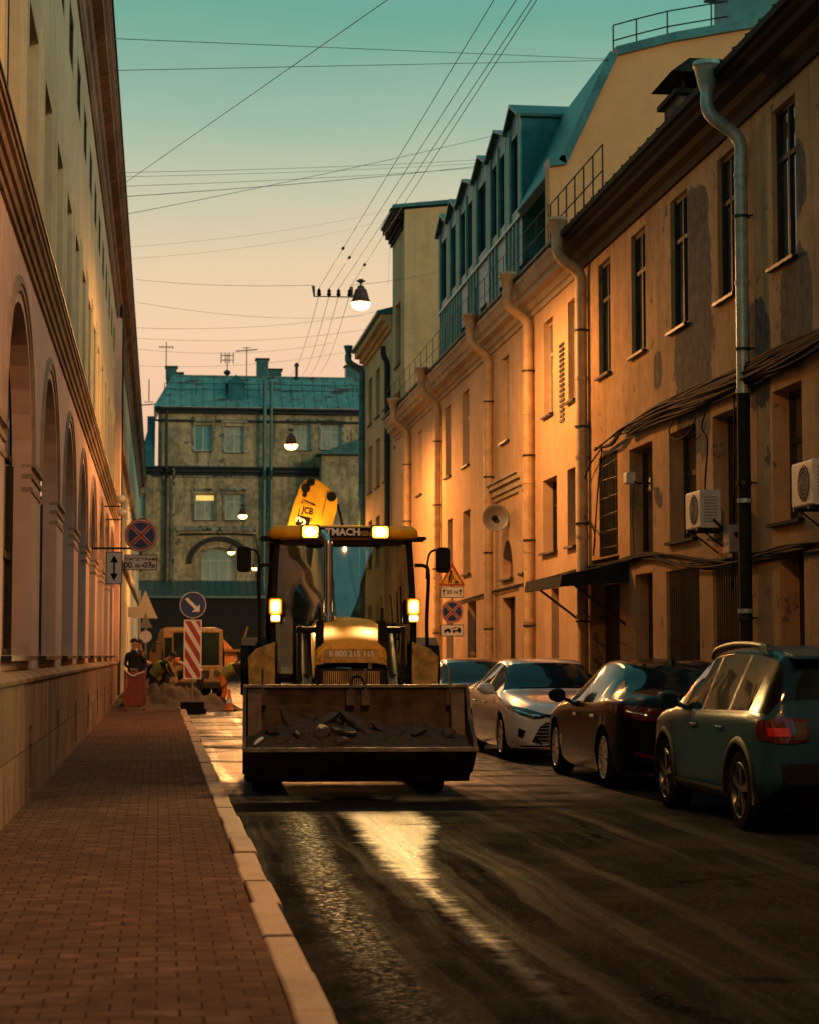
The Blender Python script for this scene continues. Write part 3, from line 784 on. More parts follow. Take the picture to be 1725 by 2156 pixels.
# roof edge railing
def railing(par, pts, h, n_rails=2, post=None, r=.016, name='roof_railing', mat='iron'):
    mb = MB(); pts = [Vector(p) for p in pts]
    for a, b in zip(pts, pts[1:]):
        for k in range(1, n_rails+1): mb.tube([a+Vector((0, 0, h*k/n_rails)), b+Vector((0, 0, h*k/n_rails))], r, 5)
        m = max(1, int(round((b-a).length/(post or 1.2))))
        for k in range(m+1): q = a.lerp(b, k/m); mb.tube([q, q+Vector((0, 0, h))], r*1.1, 5)
    return mb.build(name, MAT[mat], par)
a = at(1165, 518, x=RX-.35); b = at(1268, 432, x=RX-.35)
railing(rf, [(RX-.35, 36.0, 9.85), (RX-.35, 41.0, 9.85)], .95, 2, .9)
railing(rf, [(RX+.6, 18.6, 10.3), (RX+.6, 22.4, 10.3)], .9, 2, .8)

def downpipe(par, y, x_eave, x_wall, z_f, mat, r=.085, z_end=.35, elbow=.9, funnel=True, straps=True, split=None):
    mb = MB(); x0 = x_eave; xw = x_wall-.14
    if funnel: mb.lathe([(.01, .0), (.20, .0), (.21, -.06), (.185, -.08), (.12, -.36), (r*1.05, -.42), (r, -.46)], (x0, y, z_f+.22), 'z', 16)
    path = spline([(x0, y, z_f-.2), (x0, y, z_f-.42), (x0+(xw-x0)*.18, y, z_f-.58), (x0+(xw-x0)*.8, y, z_f-.80), (xw, y, z_f-.98), (xw, y, z_f-1.25)], 5)
    mb.tube(path, r, 14); mb.tube([(xw, y, z_f-1.2), (xw, y, split)] if split else [(xw, y, z_f-1.2), (xw, y, z_end+.2), (xw-.12, y, z_end)], r, 14)
    z = z_f-1.4
    while z > 1:
        mb.lathe([(r, z-.03), (r+.014, z-.03), (r+.014, z+.03), (r, z+.03)], (xw, y, 0), 'z', 14)
        z -= 1.55
    o = mb.build('downpipe', mat, par, True, auto=40)
    if split: q_ = MB().tube([(xw, y, split-.002), (xw, y, z_end+.2), (xw-.12, y, z_end)], r*.97, 14).build('lower_pipe', MAT['dark_iron_roof'], o, True, auto=40)  # length below the split gets a darker colour
    z = z_f-2.0; s = MB()
    while straps and z > 1:
        s.tube([(xw, y-.11, z), (x_wall+.02, y-.11, z)], .012, 5); s.lathe([(r+.016, z-.02), (r+.022, z-.02), (r+.022, z+.02), (r+.016, z+.02)], (xw, y, 0), 'z', 14)
        z -= 1.9
    s.build('strap', MAT['iron'], o)
    return o
yy = at(1566, 850, x=RX-.14).y
o = downpipe(db, yy, RX-.62, RX, 9.72, MAT['zinc'], .095, split=5.25); o['label'] = 'bright zinc downpipe with dark lower length'

# canopy over the door
cz0 = at(1322, 1162, x=RX).z
ca = at(1322, 1165, x=RX).y; cb = at(1250, 1200, x=RX).y
cn = MB(); e0 = at(1160, 1200, x=RX-1.15)
A = [Vector((RX, ca-.05, 3.10)), Vector((RX, cb+.5, 3.10)), Vector((RX-1.2, cb+.5, 2.86)), Vector((RX-1.2, ca-.05, 2.86))]
cn.prism([(RX+.0, 3.18), (RX-1.22, 2.92), (RX-1.25, 2.72), (RX-1.18, 2.72), (RX-1.15, 2.84), (RX, 3.05)], ca-.1, cb+.6, 'y'); cn.prism([(RX, 3.05), (RX-1.15, 2.84), (RX-1.18, 2.72), (RX, 2.80)], ca-.1, ca-.06, 'y')
for k in range(8): yk = ca+(cb+.55-ca)*k/7; cn.tube([(RX, yk, 3.15), (RX-1.22, yk, 2.91)], .018, 4)
cno = cn.build('door_canopy', MAT['dark_iron_roof'], db)
mb = MB()
for yk in (ca+.1, cb+.4): mb.tube([(RX-1.1, yk, 2.86), (RX-.02, yk, 2.05)], .025, 6); mb.tube([(RX-1.15, yk, 2.88), (RX-.02, yk, 3.06)], .02, 6)
mb.build('canopy_brace', MAT['iron'], cno)

# air conditioners (their own things)
def aircon(px0, px1, py0, py1, label):
    a = at(px1, py1, x=RX-.42); b = at(px0, py0, x=RX-.42); w = .82; h = .56; d = .32
    y = a.y; z = a.z
    o = empty('air_conditioner', (RX-.08, y, z), 0, label, 'air conditioner', 'outdoor air conditioners on the shabby wall')
    mb = MB(); mb.rbox(-d-.08, -.08, 0, w, 0, h, .03, 'y'); body = mb.build('casing', MAT['plastic_white'], o, bevel=.01)
    mb = MB(); mb.lathe([(.0, -.001), (.225, -.001), (.225, .03), (.19, .03), (.19, .012), (.0, .012)], (-d-.082, w*.42, h*.5), 'x', 28)
    g = mb.build('fan_grille', MAT['plastic_black'], o)
    mb = MB()
    for r in (.06, .11, .16, .205): mb.lathe([(r-.004, -.012), (r+.004, -.012), (r+.004, -.004), (r-.004, -.004)], (-d-.082, w*.42, h*.5), 'x', 24)
    for k in range(6): an = PI*k/6; mb.tube([(-d-.092, w*.42+.21*math.cos(an), h*.5+.21*math.sin(an)), (-d-.092, w*.42-.21*math.cos(an), h*.5-.21*math.sin(an))], .004, 4)
    mb.build('fan_guard', MAT['sign_grey'], g)
    mb = MB()
    for k in range(9): mb.box(-d-.02, -.14, -.004, .0, .08+k*.045, .10+k*.045)
    mb.build('side_louvre', MAT['sign_grey'], body)
    mb = MB()
    for yk in (.12, w-.12): mb.box(-d-.1, .08, yk-.02, yk+.02, -.04, -.002); mb.tube([(-d-.02, yk, -.03), (.07, yk, -.34)], .014, 5)
    mb.build('bracket', MAT['iron'], o)
    mb = MB(); mb.tube(spline([(-.2, 0.0, .12), (-.1, -.08, .0), (.05, -.1, -.2), (.06, -.1, -.9)], 5), .018, 6); mb.build('hose', MAT['cable_black'], o)
aircon(1427, 1483, 1047, 1111, 'pale boxy air conditioner under the first floor window left of the zinc downpipe')
aircon(1666, 1722, 978, 1062, 'pale boxy air conditioner at the right picture edge above the rightmost door')

# bundle of cables sagging along the facade
def cable_run(name, pts, n, spread, r, label, seed, mat='cable_black'):
    rr = random.Random(seed); mb = MB(); pts = [Vector(p) for p in pts]
    for k in range(n):
        dx, dz = rr.uniform(-.05, .02), rr.uniform(-spread, spread); P = []
        for i, p in enumerate(pts):
            sp = 1 if 0 < i < len(pts)-1 else .5
            P.append(p+Vector((dx*sp+rr.uniform(-.03, .03), rr.uniform(-.1, .1), dz*sp+rr.uniform(-.065, .065))))
        mb.tube(spline(P, 4), r*rr.uniform(.7, 1.3), 5)
    return tag(mb.build(name, MAT[mat], None, True), label, 'cable')
pp = [(1760, 690), (1660, 745), (1560, 795), (1460, 838), (1390, 868), (1320, 905), (1290, 930), (1255, 947)]
pts = [at(a, b, x=RX-.12) for a, b in pp]
cable_run('cable_bundle', pts[:6], 34, .12, .021, 'thick sagging bundle of black cables along the shabby facade above the first floor windows', 2)
cable_run('cable_bundle', pts[4:], 5, .03, .016, 'thin tail of black cables leaving the thick bundle towards the orange downpipe', 3)
pp = [(1760, 1150), (1650, 1165), (1560, 1180), (1480, 1187), (1420, 1180), (1370, 1172), (1322, 1182), (1250, 1195), (1150, 1215), (1040, 1243), (930, 1275)]
pts = [at(a, b, x=RX-.06) for a, b in pp]
cable_run('wall_cable', pts[:8], 6, .035, .016, 'low cluster of cables running over the barred ground floor windows', 5)
cable_run('wall_cable', pts[6:], 2, .012, .016, 'single low cable running along the beige facade above the ground floor', 6)
def loose(pp, r, label, X=RX-.1):
    return tag(MB().tube(spline([at(a, b, x=X) for a, b in pp], 6), r, 6).build('loose_cable', MAT['cable_black'], None, True), label, 'cable')
loose([(1270, 940), (1240, 985), (1226, 1040), (1232, 1085), (1252, 1120), (1250, 1165)], .016, 'loose cable bowing left in front of the orange downpipe beside the canopy')
loose([(1268, 945), (1262, 1000), (1256, 1080), (1250, 1170)], .014, 'straight loose cable hanging down to the canopy left edge')
loose([(1485, 870), (1478, 900), (1490, 930), (1486, 1000), (1484, 1060)], .014, 'dark cable hanging with a kink beside the boxy air conditioner')
loose([(1440, 850), (1410, 905), (1424, 925), (1450, 912), (1466, 880)], .012, 'pale drooping loop of wire under the thick cable bundle')
loose([(1335, 1010), (1333, 1100), (1337, 1170)], .008, 'thin wire running down from the small wall spotlight', RX-.02)
# small wall spotlight and camera
p = at(1372, 1018, x=RX)
o = empty('wall_spotlight', p, 0, 'small white wall spotlight on a bent arm between two first floor windows', 'spotlight')
mb = MB(); mb.box(-.03, 0, -.06, .06, -.1, .1); mb.tube([(-.03, 0, 0), (-.25, .0, .0), (-.3, .1, .06)], .02, 6); mb.build('arm', MAT['iron'], o)
mb = MB(); mb.rbox(-.42, -.26, .05, .28, .0, .2, .03, 'y'); mb.build('lamp_head', MAT['plastic_white'], o, bevel=.01)
p = at(1552, 1135, x=RX)
o = empty('junction_box', p, 0, 'grey electrical box on the wall just right of the zinc downpipe', 'electrical box')
mb = MB(); mb.rbox(-.16, -.0, -.16, .16, -.2, .2, .02, 'x'); mb.build('casing', MAT['sign_grey'], o)
mb = MB(); mb.tube([(-.05, 0, -.2), (-.05, .02, -.6)], .015, 6); mb.tube([(-.05, -.05, .2), (-.03, -.05, 2.2)], .012, 6); mb.build('conduit', MAT['cable_black'], o)

# ---- beige building
bb = empty('beige_building', (0, 0, 0), 0, 'beige building with dark teal metal attic storey and big orange downpipes in the middle right', 'building')
w2 = [op(*q) for q in ((878, 888, 933, 1044), (939, 951, 880, 1007), (975, 989, 852, 984), (1057, 1073, 773, 918), (1146, 1165, 695, 860), (1197, 1213, 655, 825))]
z0 = sum(o[2] for o in w2)/len(w2); z1 = 8.75
w2 = [(a, b, z0, z1) for a, b, _, _ in w2]
w1 = [op(*q) for q in ((943, 954, 1090, 1195), (976, 991, 1071, 1172), (1144, 1174, 1003, 1175), (1196, 1213, 988, 1160))]
w1 = [(a, b, 3.72, max(5.3, min(6.0, d))) for a, b, c, d in w1]
arches = [op(1058, 1081, 1133, 1215), op(1098, 1106, 1128, 1205)]
gd = [op(1058, 1086, 1255, 1380, base=.12), op(1100, 1110, 1248, 1380, base=.12), op(1162, 1178, 1237, 1380, base=.55), op(985, 1003, 1265, 1380, base=.55), op(1040, 1045, 1260, 1380, base=.55), op(940, 950, 1290, 1380, base=.55)]
if 0: print('BEI', [tuple(round(v, 2) for v in o) for o in w2+w1+arches+gd])
ops = [(*o, False, .16) for o in w2]+[(*o, False, .26) for o in w1]+[(*o, (o[1]-o[0])*.6, .2) for o in arches]+[(*o, False, .25) for o in gd]
mb = MB(); wall(mb, MR, YD1, YBG1, 0, 9.6, ops)
mb.poly([MR(YBG1, 0, 0), MR(YBG1, 9.6, 0), MR(YBG1, 9.6, 6), MR(YBG1, 0, 6)])
mb.build('wall', MAT['beige_plaster'], bb)
for o in w2: window(bb, MR, *o, .13, MAT['window_frame_white'], MAT['pane_brown'], 2, (.66,), .07, MAT['iron'])
for o in w1: window(bb, MR, *o, .22, MAT['window_frame_dark'], MAT['pane_dark'], 2, (.66,), .07, MAT['iron'])
for o in arches: window(bb, MR, *o, .16, MAT['window_frame_dark'], MAT['pane_dark'], 2, (), .05, MAT['iron'], arch=True, vr=(o[1]-o[0])*.6, name='arched_window')
door(bb, gd[0], .22, MAT['old_wood']); door(bb, gd[1], .22, MAT['old_wood'])
for o in gd[2:]: window(bb, MR, *o, .2, MAT['window_frame_dark'], MAT['pane_dark'], 1, (.5,), .06)
lv = op(1181, 1190, 720, 885)
mb = MB(); k = lv[2]
while k < lv[3]: mb.box(lv[0], lv[1], k, k+.06, -.03, .0, MR); k += .105
mb.build('louvre_strip', MAT['iron'], bb)
prof = [(0, 9.1), (.05, 9.1), (.05, 9.22), (.11, 9.24), (.15, 9.36), (.30, 9.40), (.30, 9.52), (.36, 9.56), (.42, 9.72), (.45, 9.74), (.45, 9.84), (0, 9.9)]
mb = MB(); mb.prism([(RX-d, z) for d, z in prof], YD1, YBG1, 'y'); mb.build('eaves_cornice', MAT['beige_trim'], bb)
mb = MB(); mb.prism([(RX-.5, 9.86), (RX-.5, 9.92), (RX+.62, 10.3), (RX+.62, 9.86)], YD1, YBG1-.02, 'y'); mb.build('gutter_roof', MAT['iron'], bb)
sc0 = at(1105, 985, x=RX); sc1 = at(1036, 1000, x=RX)
mb = MB()
for z0_, z1_, h in ((5.3, 5.42, .05), (5.42, 5.58, .1), (5.58, 5.70, .17), (5.70, 5.75, .22)): mb.box(sc0.y, sc1.y, z0_, z1_, -h, 0, MR)
mb.build('string_course', MAT['beige_trim'], bb)
mb = MB(); mb.box(sc0.y+.1, sc0.y+.5, .1, 5.3, -.05, 0, MR); mb.box(sc1.y-.5, sc1.y-.1, .1, 5.3, -.05, 0, MR); mb.build('pilaster_strip', MAT['beige_plaster'], bb)
for px, py in ((1225, 900), (1113, 900), (1029, 1000), (920, 1050), (857, 960)):
    y = at(px, py, x=RX-.14).y
    downpipe(bb, y, RX-.60, RX, 9.86, MAT['orange_pipe_paint'], .115)
p = at(1070, 1092, x=RX)
o = empty('horn_loudspeaker', (RX, p.y, p.z), 0, 'round grey horn loudspeaker mounted on the beige facade above the small arched windows', 'loudspeaker')
mb = MB(); mb.lathe([(.05, .42), (.09, .40), (.10, .20), (.14, .12), (.24, .0), (.31, -.05), (.33, -.06), (.31, -.055), (.22, .02), (.10, .14), (.0, .15)], (-.35, -.25, 0), 'y', 28); mb.build('horn', MAT['sign_grey'], o, True)
mb = MB(); mb.lathe([(.0, -.06), (.05, -.05), (.07, .02), (.07, .14)], (-.35, -.25, 0), 'y', 16); mb.build('driver_cone', MAT['plastic_black'], o, True)
mb = MB(); mb.tube([(0, 0, -.1), (-.35, 0, -.1)], .025, 6); mb.box(-.02, 0, -.1, .1, -.2, .0); mb.build('bracket', MAT['iron'], o)

# teal metal attic storey with dormers
XA = 8.95; MA = lambda u, v, d: (XA+d, u, v)
dz = lambda px, py: at(px, py, x=XA)
yA0, yA1 = 49.9, 65.2
att = MB(); ATZ = 12.5
lw = [op(*q, X=XA) for q in ((1090, 1112, 520, 600), (1050, 1068, 570, 648), (1012, 1026, 610, 680), (975, 985, 655, 705))]
lw = [(a, a+1.2, 10.4, 11.3) for a, b, c, d in lw]
wall(att, MA, yA0, yA1, 9.9, ATZ, [(*o, False, .12) for o in lw])
att.poly([MA(yA0, 9.9, 0), MA(yA0, ATZ, 0), MA(yA0, ATZ, 5), MA(yA0, 9.9, 5)])
ao = att.build('attic_storey', MAT['dark_metal_cladding'], bb)
sm = MB(); k = yA0+.05
while k < yA1:
    if not any(o[0]-.03 < k < o[1]+.03 for o in lw): sm.box(k-.022, k+.022, 10.05, ATZ, -.05, 0, MA)
    k += .55
sm.box(yA0, yA1, ATZ, ATZ+.07, -.07, .0, MA)
sm.build('standing_seam', MAT['cladding_light'], ao)
for o in lw: window(ao, MA, *o, .08, MAT['iron'], MAT['pane_dark'], 2, (), .06)
DE, DR = 15.12, 15.5
for a, b, nw in ((49.9, 51.85, 1), (51.9, 54.95, 2), (55.0, 57.45, 1), (57.5, 60.75, 2), (60.8, 62.8, 1), (62.85, 65.1, 1)):
    w_ = b-a; m_y = (a+b)/2
    wins = [(a+.40, b-.40, ATZ+.35, DE-.35, False, .12)] if nw == 1 else [(a+.35, m_y-.16, ATZ+.35, DE-.35, False, .12), (m_y+.16, b-.35, ATZ+.35, DE-.35, False, .12)]
    mb = MB(); wall(mb, MA, a, b, ATZ+.07, DE, wins); mb.poly([MA(a, DE, 0), MA(b, DE, 0), MA(m_y, DR, 0)])
    for yk in (a, b): mb.poly([MA(yk, ATZ+.05, 0), MA(yk, DE, 0), MA(yk, DE, 4.5), MA(yk, ATZ+.05, 4.5)])
    d = mb.build('dormer', MAT['dark_metal_cladding'], bb)
    for q in wins: window(d, MA, *q[:4], .08, MAT['iron'], MAT['pane_dark'], 1, (), .05)
    for q in [a+.06, a+.28, b-.28, b-.06]+([m_y] if nw == 2 else []): MB().box(q-.04, q+.04, ATZ+.07, DE-.02, -.05, 0, MA).build('seam', MAT['cladding_light'], d)
    mb = MB()
    for e, f in ((a-.10, m_y), (b+.10, m_y)):
        ze = DE-.08; mb.poly([MA(e, ze, -.16), MA(f, DR+.03, -.16), MA(f, DR+.03, 5), MA(e, ze, 5)]); mb.poly([MA(e, ze, -.16), MA(f, DR+.03, -.16), MA(f, DR+.11, -.16), MA(e, ze+.08, -.16)]); mb.poly([MA(e, ze+.08, -.16), MA(f, DR+.11, -.16), MA(f, DR+.11, 5), MA(e, ze+.08, 5)]); mb.poly([MA(e, ze, -.16), MA(e, ze+.08, -.16), MA(e, ze+.08, 5), MA(e, ze, 5)])
    mb.build('roof', MAT['teal_metal'], d)
mb = MB(); mb.box(yA0, yA1, ATZ-.02, ATZ+.03, .05, 5, MA); mb.build('flat_roof', MAT['teal_metal'], ao)
railing(ao, [(RX-.40, 41.0, 9.95), (RX-.40, 71.5, 9.95)], .85, 2, 1.4, .009)
# fire wall of the tall building behind
YG = 44.4
g = [at(a, b, y=YG) for a, b in ((1157, 352), (1192, 347), (1300, 118), (1420, 88), (1700, 40), (1760, 28))]
tb = empty('tall_gable_building', (0, 0, 0), 0, 'tall building whose blank orange gable wall rises above the shabby roof', 'building')
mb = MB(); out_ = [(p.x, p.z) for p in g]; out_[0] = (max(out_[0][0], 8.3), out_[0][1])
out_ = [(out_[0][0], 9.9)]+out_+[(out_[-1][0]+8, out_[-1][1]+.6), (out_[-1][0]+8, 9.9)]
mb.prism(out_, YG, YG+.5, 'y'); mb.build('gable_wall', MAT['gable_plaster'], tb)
mb = MB(); e = out_[1:-1]
for i_, (p, q) in enumerate(zip(e, e[1:])):
    d = Vector((q[0]-p[0], 0, q[1]-p[1])); nn = Vector((-d.z, 0, d.x)).normalized()*.20
    mb.prism([p, q, (q[0]+nn.x, q[1]+nn.z), (p[0]+nn.x, p[1]+nn.z)], YG-.12, YG+(5.3 if i_ else .55), 'y')
ro = mb.build('roof', MAT['dark_metal_cladding'], tb)
zt = lambda p: Vector((p[0], YG+.6, p[1]+.18))
a, b, c, d = zt(out_[3]), zt(out_[4]), zt(out_[5]), zt(out_[6])
railing(ro, [a+Vector((.05, 0, 0)), a.lerp(b, .45), b, c], .72, 2, 1.1, .018)
mb = MB(); p = Vector(zt(out_[4])).lerp(zt(out_[5]), .62); mb.box(p.x-.55, p.x+.75, YG+.4, YG+1.6, p.z-.3, p.z+.95); mb.box(p.x-.75, p.x+.95, YG+.2, YG+1.8, p.z+.95, p.z+1.05); mb.build('roof_hatch', MAT['dark_metal_cladding'], ro)
mb = MB(); q = zt(out_[5]); mb.box(p.x+.75, q.x-.3, YG+.5, YG+.6, p.z-.2, p.z+1.3)
for k in range(7): mb.box(p.x+.8+k*.22, p.x+.83+k*.22, YG+.44, YG+.5, p.z-.2, p.z+1.3)
mb.build('parapet_screen', MAT['dark_metal_cladding'], ro)

# ---- tower-like house and the low house behind it
XT = 8.85; MT = lambda u, v, d: (XT+d, u, v)
YT0, YT1, YT2 = 73.9, 77.8, 88.2
th_ = empty('tall_narrow_house', (0, 0, 0), 0, 'tall narrow ochre house with bare side wall rising behind the beige building', 'building')
ct = at(868, 405, x=XT); ZT = at(862, 440, x=XT).z+.3
if 0: print('TOWER', ct, ZT, at(837, 470, x=XT), at(780, 690, x=XT), at(835, 605, x=XT))
tw = [op(*q, X=XT) for q in ((838, 851, 540, 690), (838, 851, 690, 800))]
tw = [(75.2, 76.8, 12.4, 14.8), (75.2, 76.8, 9.4, 11.4), (75.2, 76.8, 5.6, 7.6)]
mb = MB(); wall(mb, MT, YT0, YT1, 0, ZT, [(*o, False, .2) for o in tw])
mb.poly([MT(YT0, 0, 0), MT(YT0, ZT, 0), (20, YT0, ZT+1.2), (20, YT0, 0)])
mb.poly([MT(YT1, 0, 0), MT(YT1, ZT, 0), (20, YT1, ZT+1.2), (20, YT1, 0)]); mb.build('wall', MAT['tower_plaster'], th_)
for o in tw: window(th_, MT, *o, .16, MAT['window_frame_dark'], MAT['pane_dark'], 2, (.66,), .07, MAT['iron'])
mb = MB()
for k, (z0_, z1_, h) in enumerate(((-.65, -.5, .08), (-.5, -.34, .16), (-.34, -.17, .28), (-.17, 0.02, .38))): mb.box(YT0+.3-k*.1, YT1+.1, ZT+z0_, ZT+z1_, -h, .02*-1, MT)
mb.build('eaves_cornice', MAT['dark_iron_roof'], th_)
mb = MB(); mb.prism([(XT-.45, ZT+.03), (XT-.45, ZT+.15), (20.2, ZT+1.5), (20.2, ZT+1.2)], YT0-.15, YT1+.2, 'y'); mb.build('roof', MAT['dark_metal_cladding'], th_)
th2 = empty('ochre_corner_house', (0, 0, 0), 0, 'low ochre house with projecting cornice at the far right end of the street', 'building')
ZA = 14.7
tw2 = [(79.4+3.0*k, 80.9+3.0*k, z0_, z0_+2.0) for k in range(3) for z0_ in (1.6, 5.2, 8.4, 11.3)]
mb = MB(); wall(mb, MT, YT1, YT2, 0, ZA, [(*o, False, .2) for o in tw2])
mb.poly([MT(YT2, 0, 0), MT(YT2, ZA, 0), MT(YT2, ZA, 9), MT(YT2, 0, 9)]); mb.build('wall', MAT['tower_plaster'], th2)
for o in tw2: window(th2, MT, *o, .16, MAT['window_frame_dark'], MAT['pane_dark'], 2, (.66,), .07, MAT['iron'])
mb = MB()
for z0_, z1_, h in ((-.6, -.45, .1), (-.45, -.25, .25), (-.25, 0, .45)): mb.box(YT1+.12, YT2+.3, ZA+z0_, ZA+z1_, -h, -.02, MT)
mb.build('eaves_cornice', MAT['tower_plaster'], th2)
mb = MB(); mb.prism([(XT-.6, ZA+.01), (XT-.6, ZA+.12), (XT+6, ZA+1.9), (XT+9, ZA+.01)], YT1+.05, YT2+.4, 'y'); mb.build('roof', MAT['dark_metal_cladding'], th2)
downpipe(th2, YT2+.1, XT-.75, XT, ZA+.1, MAT['teal_metal'], .15)
downpipe(th2, YT1+.6, XT-.3, XT, ZA-1, MAT['iron'], .11, funnel=False)
# ---------------------------------------------------------------- old house closing the street
YE_ = 136.0
ME = lambda u, v, d: (u, YE_+d, v)
E_ = lambda px, py: at(px, py, y=YE_)
eb = empty('old_rear_house', (0, 0, 0), 0, 'weathered old house with green rusty roof closing the far end of the street', 'building')
xl, xr = E_(333, 900).x, 17.0
zeave = E_(550, 862).z; zr = E_(550, 800).z; zband = E_(550, 985).z
rect = lambda x0, x1, y0, y1: (E_(x0, y0).x, E_(x1, y0).x, E_((x0+x1)/2, y1).z, E_((x0+x1)/2, y0).z)
W3 = [rect(409, 446, 895, 950), rect(473, 513, 897, 953), rect(613, 654, 893, 948), rect(676, 719, 893, 947)]
W2 = [rect(410, 452, 1040, 1095), rect(474, 513, 1040, 1095), rect(282, 307, 1038, 1090)]
Wa = rect(425, 498, 1152, 1225)
xL = E_(270, 1000).x
mb = MB()
wall(mb, ME, xl, xr, zband, zeave, [(*o, False, .3) for o in W3])
mb.poly([ME(xl, zband, 0), ME(xl, zeave, 0), ME(xl, zeave, 9), ME(xl, zband, 9)])
mb.build('upper_wall', MAT['end_plaster'], eb)
mb = MB(); wall(mb, ME, xL, xr, 0, zband, [(*o, False, .3) for o in W2]+[(*Wa, (Wa[1]-Wa[0])*.32, .5)]); mb.build('wall', MAT['end_plaster'], eb)
for i, o in enumerate(W3+W2):
    window(eb, ME, *o, .22, MAT['window_frame_white'], MAT['pane_teal' if i in (0, 6) else 'pane_curtain'], 2, (.7,) if i % 2 else (), .10, MAT['iron'])
q = window(eb, ME, *Wa, .4, MAT['window_frame_white'], MAT['pane_teal'], 4, (.62,), .09, MAT['iron'], arch=True, vr=(Wa[1]-Wa[0])*.32, name='arched_window')
o = W2[0]; mb = MB(); mb.box(o[0]+.1, o[1]-.05, o[3]-.42, o[3]-.08, .21, .215, ME); mb.build('lit_transom', MAT['lit_window'], eb)
mb = MB()
for z0, z1, h in ((zeave-.9, zeave-.75, .12), (zeave-.3, zeave-.1, .3), (zeave-.1, zeave+.05, .5)): mb.box(xl-.2, xr, z0, z1, -h, -.01, ME)
mb.build('eaves_cornice', MAT['iron'], eb)
mb = MB()
for z0, z1, h in ((zband-.55, zband-.35, .15), (zband-.35, zband-.1, .35), (zband-.1, zband+.02, .55)): mb.box(xL, xr, z0, z1, -h, -.01, ME)
mb.build('band_cornice', MAT['iron'], eb)
mb = MB(); z = E_(450, 1112).z; mb.box(E_(378, 0).x, E_(545, 0).x, z-.18, z+.12, -.15, 0, ME); z = E_(450, 1015).z
for x0, x1 in ((378, 548), (285, 345)): 
    mb.box(E_(x0, 0).x, E_(x1, 0).x, z+.3, z+.45, -.08, 0, ME)
mb.build('string_course', MAT['end_trim'], eb)
mb = MB(); cx = (Wa[0]+Wa[1])/2; r0 = (Wa[1]-Wa[0])*.78; sp_ = Wa[3]-1.1
for k in range(18):
    a, b = PI*k/18, PI*(k+1)/18
    q4 = [(cx+r*math.cos(t), sp_+r*.85*math.sin(t)) for r, t in ((r0, a), (r0+.35, a), (r0+.35, b), (r0, b))]
    mb.poly([ME(u, v, -.16) for u, v in q4]); mb.poly([ME(*q4[0], 0), ME(*q4[0], -.16), ME(*q4[3], -.16), ME(*q4[3], 0)]); mb.poly([ME(*q4[1], 0), ME(*q4[1], -.16), ME(*q4[2], -.16), ME(*q4[2], 0)])
mb.build('arch_moulding', MAT['iron'], eb)
mb = MB()
for o in W3+W2[:2]:
    mb.box(o[0]-.25, o[1]+.25, o[3]+.22, o[3]+.36, -.14, 0, ME); mb.box(o[0]-.16, o[0]-.02, o[2], o[3]+.2, -.06, 0, ME); mb.box(o[1]+.02, o[1]+.16, o[2], o[3]+.2, -.06, 0, ME)
mb.build('window_surround', MAT['end_trim'], eb)
# roof
zr_ = zr+.6
mb = MB(); dpt = 3.2
mb.poly([ME(xl-.3, zeave+.05, -.55), ME(xr, zeave+.05, -.55), ME(xr, zr_, dpt), ME(xl+.9, zr_, dpt)])
mb.poly([ME(xl-.3, zeave+.05, -.55), ME(xl+.9, zr_, dpt), ME(xl+.9, zr_, 8), ME(xl-.3, zeave+.05, 9.5)])
mb.poly([ME(xl+.9, zr_, dpt), ME(xr, zr_, dpt), ME(xr, zr_, 8), ME(xl+.9, zr_, 8)])
ro = mb.build('roof', MAT['rusty_roof'], eb)
mb = MB(); k = xl
while k < xr:
    t0 = min(1, max(0, (k-xl)/1.0)); mb.tube([ME(k, zeave+.08, -.55), ME(max(k, xl+.9), zr_+.03, dpt)], .035, 4); k += .75
mb.tube([ME(xl+.9, zr_+.05, dpt), ME(xr, zr_+.05, dpt)], .06, 5); mb.build('standing_seam', MAT['rusty_roof'], ro)
railing(ro, [ME(xl+.4, zeave+1.0, .9), ME(xr-2, zeave+1.0, .9)], .8, 2, 2.2, .022)
for px0, px1, py0 in ((350, 372, 772), (372, 385, 782), (540, 565, 755), (566, 594, 774), (727, 770, 770)):
    a, b = E_(px0, py0), E_(px1, py0); w_ = (b.x-a.x)
    chimney(ro, (a.x+b.x)/2*(1+.03), YE_+4.2+(.8 if px0 in (372, 566) else 0), w_, 1.0, zr_-1.0, a.z+.5, MAT['teal_metal'], False)
p = E_(631, 765); mb = MB(); mb.tube([(p.x, YE_+3, zr_-.3), (p.x, YE_+3, p.z+.2)], .10, 8); mb.lathe([(.16, p.z+.2), (.16, p.z+.35), (.02, p.z+.5)], (p.x, YE_+3, 0), 'z', 10); mb.build('vent_pipe', MAT['iron'], ro)
mb = MB(); p = E_(497, 825); mb.box(p.x-.5, p.x+.5, YE_+.3, YE_+2, p.z-.5, p.z+.6); mb.prism([(p.x-.65, p.z+.6), (p.x+.65, p.z+.6), (p.x, p.z+1.2)], YE_+.2, YE_+2.2, 'y'); mb.build('roof_dormer', MAT['dark_metal_cladding'], ro)
